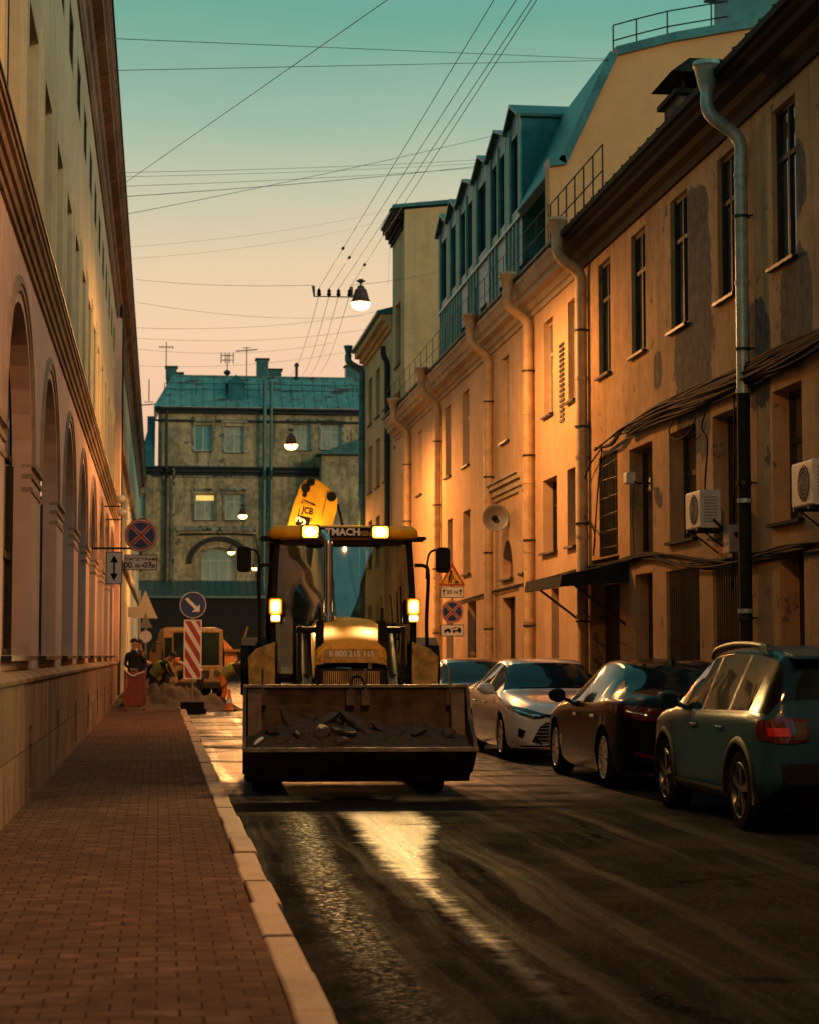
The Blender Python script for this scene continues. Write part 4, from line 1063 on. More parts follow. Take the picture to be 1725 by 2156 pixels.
# downpipes of the old house
for px, z1, z0, m, r, lab in ((350, zeave-.2, 4.2, 'iron', .10, 'dark downpipe'), (556, zeave+1.8, 3.2, 'teal_metal', .13, 'light teal downpipe'), (570, zeave+1.8, 3.2, 'teal_metal', .11, 'light teal downpipe'), (366, zband-.6, 4.5, 'end_trim', .08, None)):
    x = E_(px, 1000).x; mb = MB(); mb.tube([(x, YE_-.58, z1), (x, YE_-.58, zband-.2), (x, YE_-.3, zband-.8), (x, YE_-.3, z0)], r, 8)
    q = mb.build('downpipe', MAT[m], eb)
mb = MB(); mb.tube(spline([ME(E_(378, 1125).x, E_(378, 1125).z, -.2), ME(E_(520, 1125).x, E_(520, 1125).z, -.2), ME(E_(540, 1140).x, E_(540, 1140).z, -.2), ME(E_(543, 1220).x, E_(543, 1220).z, -.2)], 4), .06, 6); mb.build('wall_conduit', MAT['iron'], eb)
# lower annexe to the right with its own teal roof, and the teal lean-to along the foot
a = E_(672, 950); b = E_(790, 925); c = E_(672, 965)
mb = MB(); mb.box(a.x, xr, YE_-2.4, YE_-.56, 0, c.z); mb.build('annexe_wall', MAT['end_plaster'], eb)
mb = MB(); mb.prism([(a.x-.4, c.z+.02), (xr, c.z+.02), (xr, c.z+1.7), (a.x+2.8, c.z+1.2)], YE_-2.8, YE_-.56, 'y'); mb.build('annexe_roof', MAT['teal_metal'], eb)
z0, z1 = E_(420, 1262).z, E_(420, 1232).z
mb = MB(); mb.prism([(YE_-.02, z1+.3), (YE_-.02, z1+.12), (YE_-3.2, z0), (YE_-3.2, z0+.14)], E_(290, 0).x, E_(560, 0).x, 'x'); lt = mb.build('lean_to_roof', MAT['teal_metal'], eb)
mb = MB(); k = E_(290, 0).x
while k < E_(560, 0).x: mb.tube([(k, YE_-.1, z1+.32), (k, YE_-3.2, z0+.16)], .03, 4); k += .5
mb.build('standing_seam', MAT['teal_metal'], lt)
mb = MB(); mb.box(E_(290, 0).x, E_(560, 0).x, YE_-2.9, YE_-2.7, 0, z0); mb.build('lean_to_wall', MAT['machine_black'], eb)
# blue left neighbour roof
l3 = empty('teal_roofed_house', (0, 0, 0), 0, 'narrow house with dark teal hipped roof peeping out left of the old rear house', 'building')
a, b, c, d = E_(272, 985), E_(334, 985), E_(334, 880), E_(316, 880)
mb = MB(); mb.poly([ME(a.x-2, a.z, -.7), ME(b.x-.25, b.z, -.7), ME(b.x-.25, c.z, 2), ME(d.x, d.z, 2), ME(E_(300, 940).x, E_(300, 940).z, .6), ME(a.x-2, a.z+1.2, .6)])
mb.poly([ME(d.x, d.z, 2), ME(b.x-.25, c.z, 2), ME(b.x-.25, c.z, 6), ME(d.x, d.z, 6)]); mb.build('roof', MAT['teal_metal'], l3)
mb = MB(); p = E_(318, 875); mb.box(p.x-.25, p.x+.25, YE_+2, YE_+2.8, p.z-1, p.z+.2); mb.build('chimney', MAT['teal_metal'], l3)
# antennas: each its own thing
def antenna(px, py0, py1, kind, label):
    a = E_(px, py1); o = empty('roof_antenna', (a.x*1.02, YE_+3.5, zr_-.2), 0, label, 'antenna', 'aerials on the far roof')
    h = E_(px, py0).z+.6-zr_+.2; mb = MB(); mb.tube([(0, 0, 0), (0, 0, h)], .035, 5); mb.build('mast', MAT['iron'], o)
    mb = MB()
    if kind == 'yagi':
        mb.tube([(-.5, 0, h-.35), (.5, 0, h-.35)], .03, 5)
        for k in range(5): mb.tube([(-.45+k*.22, -.3, h-.35), (-.45+k*.22, .3, h-.35)], .02, 4); mb.tube([(-.45+k*.22, 0, h-.45), (-.45+k*.22, 0, h-.25)], .02, 4)
    elif kind == 'panel':
        for z in (h-.1, h-.42): mb.tube([(-.42, 0, z), (.42, 0, z)], .03, 5)
        for k in range(4): mb.tube([(-.42+k*.28, 0, h-.65), (-.42+k*.28, 0, h+.1)], .03, 4)
    else: mb.tube([(-.75, 0, h-.3), (.75, 0, h-.15)], .04, 5); mb.tube([(-.3, 0, h-.05), (.3, 0, h-.05)], .025, 5)
    mb.build('dipole', MAT['iron'], o)
    if kind == 'panel': mb = MB(); mb.lathe([(.02, -.22), (.22, -.1), (.24, 0), (.2, .12), (.02, .2)], (0, 0, h*.30), 'z', 12); mb.build('dish', MAT['iron'], o)
antenna(350, 722, 775, 'yagi', 'thin mast aerial above the leftmost chimney of the old rear house')
antenna(479, 748, 805, 'panel', 'short grid aerial with a ball on the ridge of the old rear house')
antenna(520, 733, 805, 'cross', 'taller cross shaped aerial on the ridge of the old rear house')
antenna(313, 850, 880, 'plain', 'small aerial on the teal roofed neighbour house')

# ---------------------------------------------------------------- suspended street lamps with their lights
def lamp(x, y, z, label, power, size=.42, lit=True, cone=170):
    o = empty('suspended_street_lamp', (x, y, z), 0, label, 'street lamp', 'lamps hanging over the street')
    r = size/2; mb = MB()
    mb.lathe([(.02, .31), (.06, .30), (.085, .24), (.12, .22), (.135, .16), (r*.74, .10), (r*.80, .04), (r, -.06), (r*.96, -.06), (r*.7, .02), (.1, .06)], (0, 0, 0), 'z', 24)
    mb.build('hood', MAT['lamp_hood'], o, True, auto=50)
    mb = MB(); mb.lathe([(r*.97, -.055), (r*.93, -.10), (r*.76, -.16), (r*.45, -.20), (.001, -.215)], (0, 0, 0), 'z', 24); mb.build('glass', MAT['sodium_glass'], o, True)
    mb = MB(); mb.tube([(0, 0, .28), (0, 0, .40)], .022, 6); mb.tube([(-.09, 0, .40), (.09, 0, .40)], .02, 6); mb.box(-.05, .05, -.02, .02, .36, .44); mb.build('hanger', MAT['iron'], o)
    l = bpy.data.lights.new('sodium_light', 'POINT'); l.energy = power; l.color = (1, .415, .12); l.shadow_soft_size = .05
    q = bpy.data.objects.new('sodium_light', l); COL.objects.link(q); q.parent = o; q.location = (0, 0, -.05)
    return o
LAMPS = []
def place(px, py, y, label, power, size=.42, **k):
    p = at(px, py, y=y); lamp(p.x, y, p.z, label, power*LAMP_K, size, **k); LAMPS.append((p.x, y, p.z))
place(760, 632, 41.5, 'large glowing street lamp hanging beside the row of insulators above the loader', 1800)
place(613, 933, 61.5, 'glowing street lamp hanging before the top windows of the old rear house', 2400)
place(511, 1083, 89.0, 'small glowing street lamp hanging between the second floor windows of the old rear house', 2600)
place(487, 1160, 109.0, 'small glowing street lamp hanging just above the arched window', 700)
place(537, 1194, 120.0, 'lowest glowing street lamp, right of the arched window by the loader mirror', 500)
lamp(2.4, NEAR_Y, 7.9, 'street lamp hanging over the road above the top of the picture', NEAR_W, .42)

# row of insulators carrying the long wires
pI = [at(px, py, y=43.0) for px, py in ((662, 612), (672, 618), (693, 620), (713, 620), (736, 618), (742, 614))]
o = empty('insulator_row', pI[1], 0, 'thin cross bar with a row of four dark insulators left of the large street lamp', 'insulator bar')
mb = MB(); L = pI[5]-pI[1]; mb.tube([(-.12, 0, -.06), (L.x, 0, -.06)], .014, 6)
for q in (pI[0], pI[5]): d = q-pI[1]; mb.tube([(d.x, 0, -.07), (d.x-.02, 0, .16)], [.02, .04], 6)
mb.build('bar', MAT['wire_grey'], o)
for q in pI[1:5]:
    mb = MB(); d = q-pI[1]; mb.lathe([(.012, -.06), (.045, -.03), (.05, 0), (.03, .03), (.045, .06), (.02, .10), (.008, .12)], (d.x, 0, 0), 'z', 12); mb.build('insulator', MAT['plastic_black'], o)

# ---------------------------------------------------------------- overhead wires
def wire(a, b, r, label, sag=.0, group=None, name='overhead_wire'):
    a, b = Vector(a), Vector(b); P = []
    for k in range(13):
        t = k/12; p = a.lerp(b, t); p.z -= 4*sag*t*(1-t); P.append(p)
    return tag(MB().tube(P, r*.58, 5).build(name, MAT['wire_grey'], None, True), label, 'wire', group)
XE = -.80
LWp = lambda px, py: at(px, py, x=XE)
RGp = lambda px, py, x=8.9: at(px, py, x=x)
far = lambda px, py, y: at(px, py, y=y)
pr = far(1283, 124, 44.3)
wire(LWp(240, 81), pr, .011, 'upper of the two highest wires crossing the street to the tall gable corner')
wire(LWp(243, 148), pr+Vector((0, 0, -.03)), .011, 'lower of the two highest wires crossing the street to the tall gable corner')
a = LWp(256, 390); b = at(815, 0, y=22.); wire(a, b+(b-a)*.5, .009, 'single steep diagonal wire rising from the left eaves to the top edge')
G1 = 'slightly sloping wires crossing the street at dormer height'
for (p, q, r, lab) in (((254, 363), (1040, 334), .008, 'thin uppermost wire of the crossing group below the diagonal wire'), ((257, 372), (1030, 342), .007, 'second thin wire of the crossing group below the diagonal wire'),
                  ((256, 392), (1020, 352), .008, 'third wire of the crossing group below the diagonal wire'), ((258, 414), (1005, 350), .012, 'thickest wire of the crossing group, ending at the second dormer'),
                  ((260, 452), (1045, 284), .010, 'oblique wire cutting up through the crossing group to the dormer roof')):
    wire(LWp(*p), RGp(*q), r, lab, .05, G1)
for i, (px, pz) in enumerate(((1040, 0), (1087, 0), (1119, 0), (1130, 0))):
    s = pI[1+i]+Vector((0, 0, .12)); e = at(px, pz, y=19.5); e2 = e+(e-s)*.6
    wire(s, e2, .008, ['leftmost', 'second', 'third', 'rightmost'][i]+' of the four long wires from the insulators up to the top edge', .0, 'long wires along the street')
    d = [(612, 790), (634, 792), (652, 790), (672, 786)][i]; wire(pI[1+i]+Vector((0, 0, -.03)), far(*d, 95.0), .010, ['leftmost', 'second', 'third', 'rightmost'][i]+' of the four thin wires from the insulators to the far roofs', .35, 'long wires to the far roofs')
    q = s.lerp(e2, (.16, .13, .28, .10)[i]); k = (e2-s).normalized()
    mb = MB(); mb.tube([q-k*.13, q-k*.06, q+k*.06, q+k*.13], [.012, .03, .03, .012], 6); tag(mb.build('wire_clamp', MAT['plastic_black']), 'small dark clamp on the '+['leftmost', 'second', 'third', 'rightmost'][i]+' long street wire', 'wire clamp', 'clamps on the long wires')
a = LWp(285, 588); wire(a, pI[0]+Vector((0, 0, .12)), .008, 'span wire from the left eaves to the insulator bar', .08)
wire(pI[5]+Vector((0, 0, .14)), RGp(930, 570, XA), .008, 'span wire from the large street lamp to the dark attic wall', .05)
wire(far(822, 470, 73), far(818, 598, 75), .008, 'nearly vertical thin wire before the tower house cornice')
G2 = 'faint far wires near the skyline'
for i, (p, q) in enumerate((((286, 636), (765, 665)), ((288, 690), (800, 655)), ((288, 712), (790, 690)), ((290, 735), (700, 722)), ((290, 770), (760, 735)), ((270, 520), (900, 420)), ((275, 545), (860, 450)))):
    e = far(*q, 77.); wire(LWp(*p), e, .009 if i < 5 else .005, ['faint wire just under the lamp span wire', 'faint wire rising to the right under the large lamp', 'faint level wire below the large lamp', 'low faint wire over the left chimney', 'lowest faint wire just over the old house ridge', 'very faint wire rising across the pale sky', 'very faint wire just below another in the pale sky'][i], .25, G2)
# ---------------------------------------------------------------- signs
def disc(r, y0, y1, n=40): return MB().lathe([(.001, y0), (r, y0), (r, y1), (.001, y1)], (0, 0, 0), 'y', n)
def no_stop(par, z, r, x=0):
    """blue disc, red ring and red cross, facing -y"""
    k = MB().lathe([(.001, 0), (r, 0), (r, .02), (.001, .02)], (x, 0, z), 'y', 40).build('sign_plate', MAT['sign_grey'], par)
    k2 = MB().lathe([(.001, -.003), (r*.99, -.003), (r*.99, -.0005), (.001, -.0005)], (x, 0, z), 'y', 40).build('rim', MAT['sign_red'], k)
    for r0, r1, nm, mt in ((r*.90, r*.94, 'border_line', 'sign_white'), (0.001, r*.80, 'blue_field', 'sign_blue'), (r*.775, r*.805, 'inner_line', 'sign_white')):
        MB().lathe([(r0, -.006), (r1, -.006), (r1, -.004), (r0, -.004)], (x, 0, z), 'y', 40).build(nm, MAT[mt], k)
    mb = MB(); mw = MB(); c = math.cos(PI/4)
    for s in (-1, 1):
        for m_, hw, y in ((mw, r*.115, -.008), (mb, r*.085, -.0105)):
            L = r*.80; dx, dz_ = c*L, s*c*L; nx, nz = -s*c*hw, c*hw
            q = [(x-dx+nx, z-dz_+nz), (x+dx+nx, z+dz_+nz), (x+dx-nx, z+dz_-nz), (x-dx-nx, z-dz_-nz)]
            if s > 0: y -= .0012
            m_.prism(q, y, y+.0005, 'y')
    mw.build('cross_edge', MAT['sign_white'], k); mb.build('cross', MAT['sign_red'], k)
    return k
def plate(par, x0, x1, z0, z1, mat='sign_white', r=.02, border='sign_black', name='sign_plate'):
    k = MB().rbox(x0, x1, 0, .015, z0, z1, r, 'y').build(name, MAT['sign_grey'], par)
    a = MB().rbox(x0+.004, x1-.004, -.002, -.0005, z0+.004, z1-.004, r, 'y').build('border', MAT[border], k)
    MB().rbox(x0+.018, x1-.018, -.004, -.0025, z0+.018, z1-.018, r, 'y').build('face', MAT[mat], k)
    return k

# bracket signs on the left wall
Y = 41.0; ppm = FPX/Y
p = at(297, 1127, y=Y); xw = LW+.0
o = empty('no_stopping_sign', (p.x, Y, p.z), R_(-3), 'round no stopping sign with weekday plate and arrow plate bracketed off the left wall', 'road sign')
no_stop(o, 0, .33)
k = plate(o, -.325, .325, -.70, -.385)
text('lettering', 'понедельник', .105, MAT['sign_black'], k, (0, -.006, -.47), bold=.002)
text('lettering', '00.   -07.', .16, MAT['sign_black'], k, (-.045, -.006, -.60), bold=.004)
text('lettering', '00', .10, MAT['sign_black'], k, (-.065, -.006, -.615), bold=.003); text('lettering', '00', .10, MAT['sign_black'], k, (.235, -.006, -.615), bold=.003)
pa = at(240, 1195, y=Y); ax = pa.x-p.x
k = plate(o, ax-.165, ax+.165, -.98, -.33)
mb = MB(); zc = -.655
mb.prism([(ax-.018, zc-.12), (ax+.018, zc-.12), (ax+.018, zc+.12), (ax-.018, zc+.12)], -.007, -.0045, 'y')
for s in (1, -1): mb.prism([(ax-.082, zc+s*.11), (ax+.082, zc+s*.11), (ax, zc+s*.255)], -.0075, -.005, 'y')
mb.build('arrow', MAT['sign_black'], k)
mb = MB(); mb.tube([(xw-p.x, .04, -.26), (.05, .04, -.26)], .022, 8); mb.tube([(0, .035, -.26), (0, .035, .2)], .022, 8); mb.tube([(0, .035, -.26), (0, .035, -.72)], .02, 8); mb.box(xw-p.x, xw-p.x+.02, -.02, .1, -.36, -.16); mb.build('bracket', MAT['iron'], o)

# warning signs seen beyond it (turned away from us)
def pole_sign(y, px, base_z, specs, label, cat='road sign', r=.03, top=None):
    p = at(px, 1300, y=y); o = empty('warning_sign', (p.x, y, base_z), 0, label, cat)
    zt = top or max(s[2] for s in specs)
    MB().tube([(0, .03, 0), (0, .03, zt-base_z)], r, 8).build('pole', MAT['sign_grey'], o)
    for kind, cx, zt, zb, w_ in specs:
        z1, z0 = zt-base_z, zb-base_z
        if kind == 'tri': MB().prism([(cx-w_/2, z0), (cx+w_/2, z0), (cx, z1)], -.012, .0, 'y').build('triangle_plate', MAT['sign_grey'], o)
        elif kind == 'rect': MB().rbox(cx-w_/2, cx+w_/2, -.011, .001, z0, z1, .02, 'y').build('sign_plate', MAT['sign_grey'], o)
        else: MB().lathe([(.001, -.012), (w_/2, -.012), (w_/2, 0), (.001, 0)], (cx, 0, (z0+z1)/2), 'y', 28).build('round_plate', MAT['sign_white'], o); 
    return o
Y = 66.; q = lambda py: at(298, py, y=Y).z; s_ = Y/FPX
pole_sign(Y, 294, .12, [('tri', .18, q(1243), q(1302), 46*s_*1.1), ('rect', -.1, q(1278), q(1300), 36*s_)], 'tall pole beyond the no stopping sign with grey triangle and small plate seen from behind')
Y = 58.6; q = lambda py: at(305, py, y=Y).z; s_ = Y/FPX
pole_sign(Y, 307, .12, [('tri', 0, q(1292), q(1322), 27*s_*1.05), ('round', 0, q(1328), q(1353), 25*s_)], 'short pole beside the workers with pale triangle above a pale round sign')

# keep right sign over a striped panel
Y = 53.0; s_ = Y/FPX; p = at(406, 1300, y=Y)
o = empty('keep_right_sign', (p.x, Y, 0), 0, 'round blue sign with white arrow above a red and white striped panel in the road', 'road sign')
zc = at(406, 1274, y=Y).z; r = 27.5*s_
d = MB().lathe([(.001, 0), (r, 0), (r, .02), (.001, .02)], (0, -.05, zc), 'y', 40).build('sign_plate', MAT['sign_white'], o)
MB().lathe([(.001, -.006), (r*.95, -.006), (r*.95, -.003), (.001, -.003)], (0, -.05, zc), 'y', 40).build('blue_field', MAT['sign_blue'], d)
mb = MB(); c = math.cos(PI/4)
rot = lambda a, b: (a*c+b*c, zc-a*c+b*c)   # along the arrow (down right), across it
mb.prism([rot(a, b) for a, b in ((-r*.72, -.04), (r*.45, -.04), (r*.45, .04), (-r*.72, .04))], -.060, -.057, 'y')
mb.prism([rot(a, b) for a, b in ((r*.32, -.14), (r*.72, 0), (r*.32, .14))], -.0605, -.0575, 'y'); mb.build('arrow', MAT['sign_white'], d)
z1, z0 = at(406, 1305, y=Y).z, at(406, 1430, y=Y).z; hw = 18.5*s_
pn = MB().box(-hw, hw, -.05, -.03, z0, z1).build('striped_panel', MAT['sign_white'], o)
mb = MB(); H_ = z1-z0; m = .03; n_ = 4
import itertools
def clip(poly, zlo, zhi):
    def cut(P, keep, inter):
        out = []
        for i in range(len(P)):
            a, b = P[i], P[(i+1) % len(P)]
            if keep(a): out.append(a)
            if keep(a) != keep(b): out.append(inter(a, b))
        return out
    for lim, sg in ((zlo, 1), (zhi, -1)):
        if not poly: return poly
        poly = cut(poly, lambda p: sg*(p[1]-lim) >= 0, lambda a, b: (a[0]+(b[0]-a[0])*(lim-a[1])/(b[1]-a[1]), lim))
    return poly
per = H_/3.35; x0, x1 = -hw+m, hw-m
for k in range(-2, 6):
    zb = z0+k*per+.02
    P_ = clip([(x0, zb+.55), (x1, zb-.1), (x1, zb-.1+per*.56), (x0, zb+.55+per*.56)], z0+m, z1-m)
    if len(P_) > 2: mb.prism(P_, -.054, -.051, 'y')
mb.build('red_stripe', MAT['sign_red'], pn)
mb = MB(); mb.tube([(0, 0, .1), (0, 0, zc+.1)], .03, 8); mb.build('pole', MAT['sign_grey'], o)
mb = MB(); mb.rbox(-.36, .36, -.3, .3, .0, .12, .04, 'z'); mb.rbox(-.3, .3, -.25, .25, .12, .30, .04, 'z'); mb.build('ballast_base', MAT['rubber'], o)

# pole on the right with four signs
Y = 52.3; s_ = Y/FPX; p = at(953, 1350, y=Y)
o = empty('road_works_sign', (p.x, Y, KH), 0, 'pole by the beige wall with road works triangle, distance plate, no stopping disc, tow plate', 'road sign')
z = lambda py: at(953, py, y=Y).z-KH
MB().tube([(0, .04, 0), (0, .04, z(1190))], .03, 8).build('pole', MAT['sign_grey'], o)
def tri(par, zb, zt, w_, x=0):
    k = MB().prism([(x-w_/2, zb), (x+w_/2, zb), (x, zt)], -.0, .015, 'y').build('triangle_plate', MAT['sign_red'], par)
    h = zt-zb; MB().prism([(x-w_/2*.74, zb+h*.09), (x+w_/2*.74, zb+h*.09), (x, zt-h*.19)], -.004, -.001, 'y').build('yellow_field', MAT['sign_yellow'], k)
    mb = MB(); c_ = lambda a, b: (x+a*w_, zb+b*h); yy0, yy1 = -.008, -.005
    # bent digging figure, shovel and heap
    mb.lathe([(.001, -.008), (.035*w_/.68, -.008), (.035*w_/.68, -.005)], (x-.045*w_, 0, zb+.60*h), 'y', 14)
    for P_ in ([(-.14, .40), (-.07, .56), (.0, .53), (-.06, .36)], [(-.14, .40), (-.06, .38), (-.10, .14), (-.155, .14)], [(-.09, .40), (-.04, .34), (-.0, .26), (-.03, .14), (-.075, .14), (-.05, .25)],
               [(-.03, .53), (.0, .50), (.07, .36), (.045, .34)], [(-.10, .44), (-.085, .47), (.16, .24), (.15, .215)], [(.06, .12), (.26, .12), (.20, .22), (.14, .235)]):
        mb.prism([c_(*q) for q in P_], yy0, yy1, 'y'); yy0 -= .0008
    mb.build('digger_pictogram', MAT['sign_black'], k); return k
tri(o, z(1234), z(1184), 57*s_)
k = plate(o, -25*s_, 25*s_, z(1259), z(1235)); zc = (z(1259)+z(1235))/2
text('lettering', '20 м', .15, MAT['sign_black'], k, (0, -.006, zc), bold=.003)
mb = MB()
for sx in (-1, 1):
    x = sx*18*s_; mb.box(x-.014, x+.014, -.007, -.0045, zc-.09, zc+.03); mb.prism([(x-.045, zc+.02), (x+.045, zc+.02), (x, zc+.10)], -.0075, -.005, 'y')
mb.build('arrow', MAT['sign_black'], k)
no_stop(o, z(1288), 24.5*s_)
k = plate(o, -25*s_, 25*s_, z(1340), z(1315)); zc = (z(1340)+z(1315))/2
mb = MB(); u = s_
mb.prism([(-18*u, zc-.03), (-3*u, zc-.03), (-3*u, zc+.01), (-8*u, zc+.05), (-13*u, zc+.04), (-18*u, zc+.0)], -.007, -.0045, 'y')
mb.prism([(0, zc-.03), (19*u, zc-.03), (19*u, zc+.04), (15*u, zc+.08), (12*u, zc+.07), (11*u, zc+.01), (0, zc+.01)], -.0078, -.0045, 'y')
mb.prism([(-4*u, zc+.03), (-3*u, zc+.05), (9*u, zc+.09), (9*u, zc+.06)], -.0086, -.0045, 'y')
for x in (-15, -6, 3, 15): mb.lathe([(.001, -.0065), (.028, -.0065), (.028, -.0045)], (x*u, 0, zc-.04), 'y', 12)
mb.build('tow_pictogram', MAT['sign_black'], k)
# ---------------------------------------------------------------- backhoe loader (front = -y in its own frame)
LD = empty('backhoe_loader', (2.147, 24.0, 0), R_(-2.1), 'yellow backhoe loader with four glowing work lights and a loaded front bucket in the road', 'backhoe loader')
M_ = MAT
# bucket
bk = MB()
xw = 1.15; LIP = (-3.12, .56); HEEL = (-2.62, .20); BACK = (-2.16, .40); TOP = (-2.30, 1.17)
inner = [LIP, (-2.9, .42), (-2.66, .29), (-2.45, .31), (-2.28, .47), (-2.22, .72), (-2.25, .98), TOP]
outer = [(-3.14, .535), (-2.92, .37), (-2.66, .205), (-2.42, .225), (-2.2, .42), (-2.14, .72), (-2.18, .98), (-2.24, 1.175)]
bk.prism([(y, z) for y, z in inner]+[(y, z) for y, z in outer[::-1]], -xw, xw, 'x')
bko = bk.build('bucket', M_['bucket_steel'], LD); bko.location = (0, -.30, 0)
side = inner+[(-2.42, 1.12), (-2.58, .86), (-2.86, .72), (-3.06, .66)]
for s in (-1, 1):
    MB().prism(side, s*xw, s*(xw+.035), 'x').build('side_plate', M_['bucket_steel'], bko)
mb = MB(); mb.box(-xw-.04, xw+.04, -3.19, -3.02, .535, .575); mb.box(-xw-.03, xw+.03, -2.335, -2.245, 1.165, 1.195); mb.build('cutting_edge', M_['bucket_edge'], bko)
mb = MB()
for s in (-1, 1): mb.prism([(-2.40, 1.10), (-2.30, 1.16), (-2.25, .7), (-2.52, .62)], s*(xw-.02), s*(xw-.16), 'x')
mb.build('stiffener', M_['bucket_steel'], bko)
for x in (-.98, -.06, .10, .99):
    mb = MB(); mb.box(x-.012, x+.012, -2.33, -2.30, 1.0, 1.36); mb.box(x-.045, x+.045, -2.35, -2.26, .98, 1.14); mb.build('bucket_tine', M_['bucket_steel'], bko)
mb = MB(); mb.tube(spline([(-.05, -2.28, 1.2), (-.02, -2.22, 1.27), (.05, -2.22, 1.27), (.09, -2.28, 1.2)], 5), .012, 6); mb.build('hose', M_['rubber'], bko)
# earth and broken asphalt lying in the bucket: things of their own, placed in the loader frame
LM = Matrix.Translation(LD.location) @ Matrix.Rotation(R_(-2.1), 4, 'Z')
LMB = LM @ Matrix.Translation((0, -.30, 0))
mb = MB(); nx, ny = 70, 24; G = []
for j in range(ny+1):
    row = []
    for i in range(nx+1):
        x = -xw+.01+(2*xw-.02)*i/nx; t = j/ny; y = -3.10+.84*t
        bse = .56+.19*min(1, t*1.35)-.10*max(0, t-.75)*4
        hump = .13*math.exp(-((x+.45)/.45)**2)*math.sin(PI*min(1, t*1.1))+.04*math.exp(-((x-.6)/.3)**2)*math.sin(PI*t)
        edge = -.10*max(0, (abs(x)-.85)/.28)*t
        nz = mnoise.fractal(Vector((x*4, y*4, 2)), 1, 2, 5)*.05+mnoise.noise(Vector((x*18, y*18, 5)))*.018
        row.append(mb.v(LMB @ Vector((x, y, bse+hump+edge+nz*(.25+.75*min(1, t*3))))))
    G.append(row)
for j in range(ny):
    for i in range(nx): mb.f([G[j][i], G[j][i+1], G[j+1][i+1], G[j+1][i]])
so_ = mb.build('excavated_soil', M_['soil'], None, True); tag(so_, 'dark heap of dug up earth filling the loader bucket', 'soil', kind='stuff')
rk = [(-.70, -2.55, .97, .13, 'tall thin upright slab of broken asphalt at the back of the bucket'), (-.88, -2.72, .87, .10, 'rounded lump of asphalt at the left end of the heap'), (-.62, -2.78, .85, .12, 'flat broad chunk left of the heap middle'),
      (-.36, -2.62, .96, .14, 'pale topped chunk standing on the crest of the heap'), (-.22, -2.48, 1.0, .11, 'small angular chunk behind the pale topped one'), (-.02, -2.60, .95, .13, 'slanting dark slab right of the heap crest'),
      (-.42, -2.88, .78, .15, 'largest dark block on the front slope of the heap'), (-.12, -2.86, .80, .10, 'small block right of the largest dark block'), (.2, -2.62, .92, .08, 'small stone right of the slanting slab'),
      (-1.02, -2.95, .69, .08, 'pale flat scrap at the left front corner of the bucket'), (.62, -2.8, .80, .08, 'lone stone on the right half of the heap'), (-.2, -3.02, .66, .07, 'little stone close to the bucket lip'),
      (.92, -2.75, .78, .10, 'lump of earth at the right end of the heap'), (-.52, -2.45, 1.0, .09, 'dark shard leaning on the bucket back')]
rq = random.Random(21)
for k_ in range(16): rk.append((rq.gauss(-.35, .38), -2.95+.5*rq.random(), .74+.12*rq.random(), rq.uniform(.03, .06), 'small loose crumb of asphalt among the larger chunks in the bucket'))
for i, (x, y, z, r, lab) in enumerate(rk):
    rr = random.Random(i*7+1); mb = MB(); bmesh.ops.create_icosphere(mb.bm, subdivisions=2, radius=1)
    sx, sy, sz = (r*rr.uniform(.9, 1.4), r*rr.uniform(.7, 1.1), r*rr.uniform(.45, .85))
    if i == 0: sx, sy, sz = .05, .09, .17
    if i == 5: sx, sy, sz = .22, .12, .06
    if i == 9: sx, sy, sz = .07, .045, .02
    pl = [(Vector((rr.uniform(-1, 1), rr.uniform(-1, 1), rr.uniform(-1, 1))).normalized(), rr.uniform(.45, .75)) for _ in range(9)]
    for v in mb.bm.verts:
        for n_, d_ in pl:
            k = v.co.dot(n_)-d_
            if k > 0: v.co -= n_*k
        v.co = Vector((v.co.x*sx, v.co.y*sy, v.co.z*sz))*1.25
    o = mb.build('asphalt_chunk', M_['sign_white'] if i == 9 else M_['asphalt_chunk']); o.matrix_world = LMB @ Matrix.Translation((x, y, .56+(z-.56)*.62)) @ Matrix.Rotation(rr.uniform(-.8, .8), 4, 'Y') @ Matrix.Rotation(rr.uniform(0, 3), 4, 'Z')
    tag(o, lab, 'rubble', 'broken asphalt chunks in the bucket')
# loader arms, cylinders
for s in (-1, 1):
    x = s*.47
    arm = MB(); th = .055
    arm.prism([(-.28, 1.86), (-.12, 1.78), (-1.1, 1.44), (-1.85, 1.02), (-2.46, .70), (-2.46, .48), (-2.0, .72), (-1.2, 1.12), (-.5, 1.42)], x-th, x+th, 'x')
    ao_ = arm.build('loader_arm', M_['machine_black'], LD, bevel=.008)
    mb = MB(); mb.box(x-s*.10-.045, x-s*.10+.045, -.42, -.20, .55, 1.90); mb.box(x+s*.10-.03, x+s*.10+.03, -.40, -.22, .6, 1.88); mb.build('loader_tower', M_['machine_black'], LD, bevel=.01)
    mb = MB(); mb.tube([(x+s*.02, -.42, 1.83), (x+s*.02, -1.35, 1.25)], .055, 10); mb.build('lift_cylinder', M_['machine_black'], LD, True, auto=40)
    mb = MB(); mb.tube([(x+s*.02, -1.3, 1.28), (x+s*.02, -1.85, .92)], .028, 8); mb.build('piston_rod', M_['chrome'], ao_, True, auto=40)
    mb = MB(); mb.tube([(x-s*.13, -1.62, .55), (x-s*.13, -1.62, 1.88)], .045, 10); mb.tube([(x-s*.13, -1.62, 1.86), (x-s*.13, -1.62, 2.02)], .018, 8); mb.build('tilt_cylinder', M_['machine_black'], LD, True, auto=40)
    mb = MB(); mb.box(x-.12, x-.07, -1.66, -1.52, .7, 1.82); mb.box(x+.08, x+.12, -1.66, -1.52, .7, 1.82); mb.lathe([(.001, x-.13), (.035, x-.13), (.035, x+.13), (.001, x+.13)], (0, -1.6, 1.78), 'x', 12); mb.build('tilt_lever', M_['machine_black'], LD, bevel=.006)
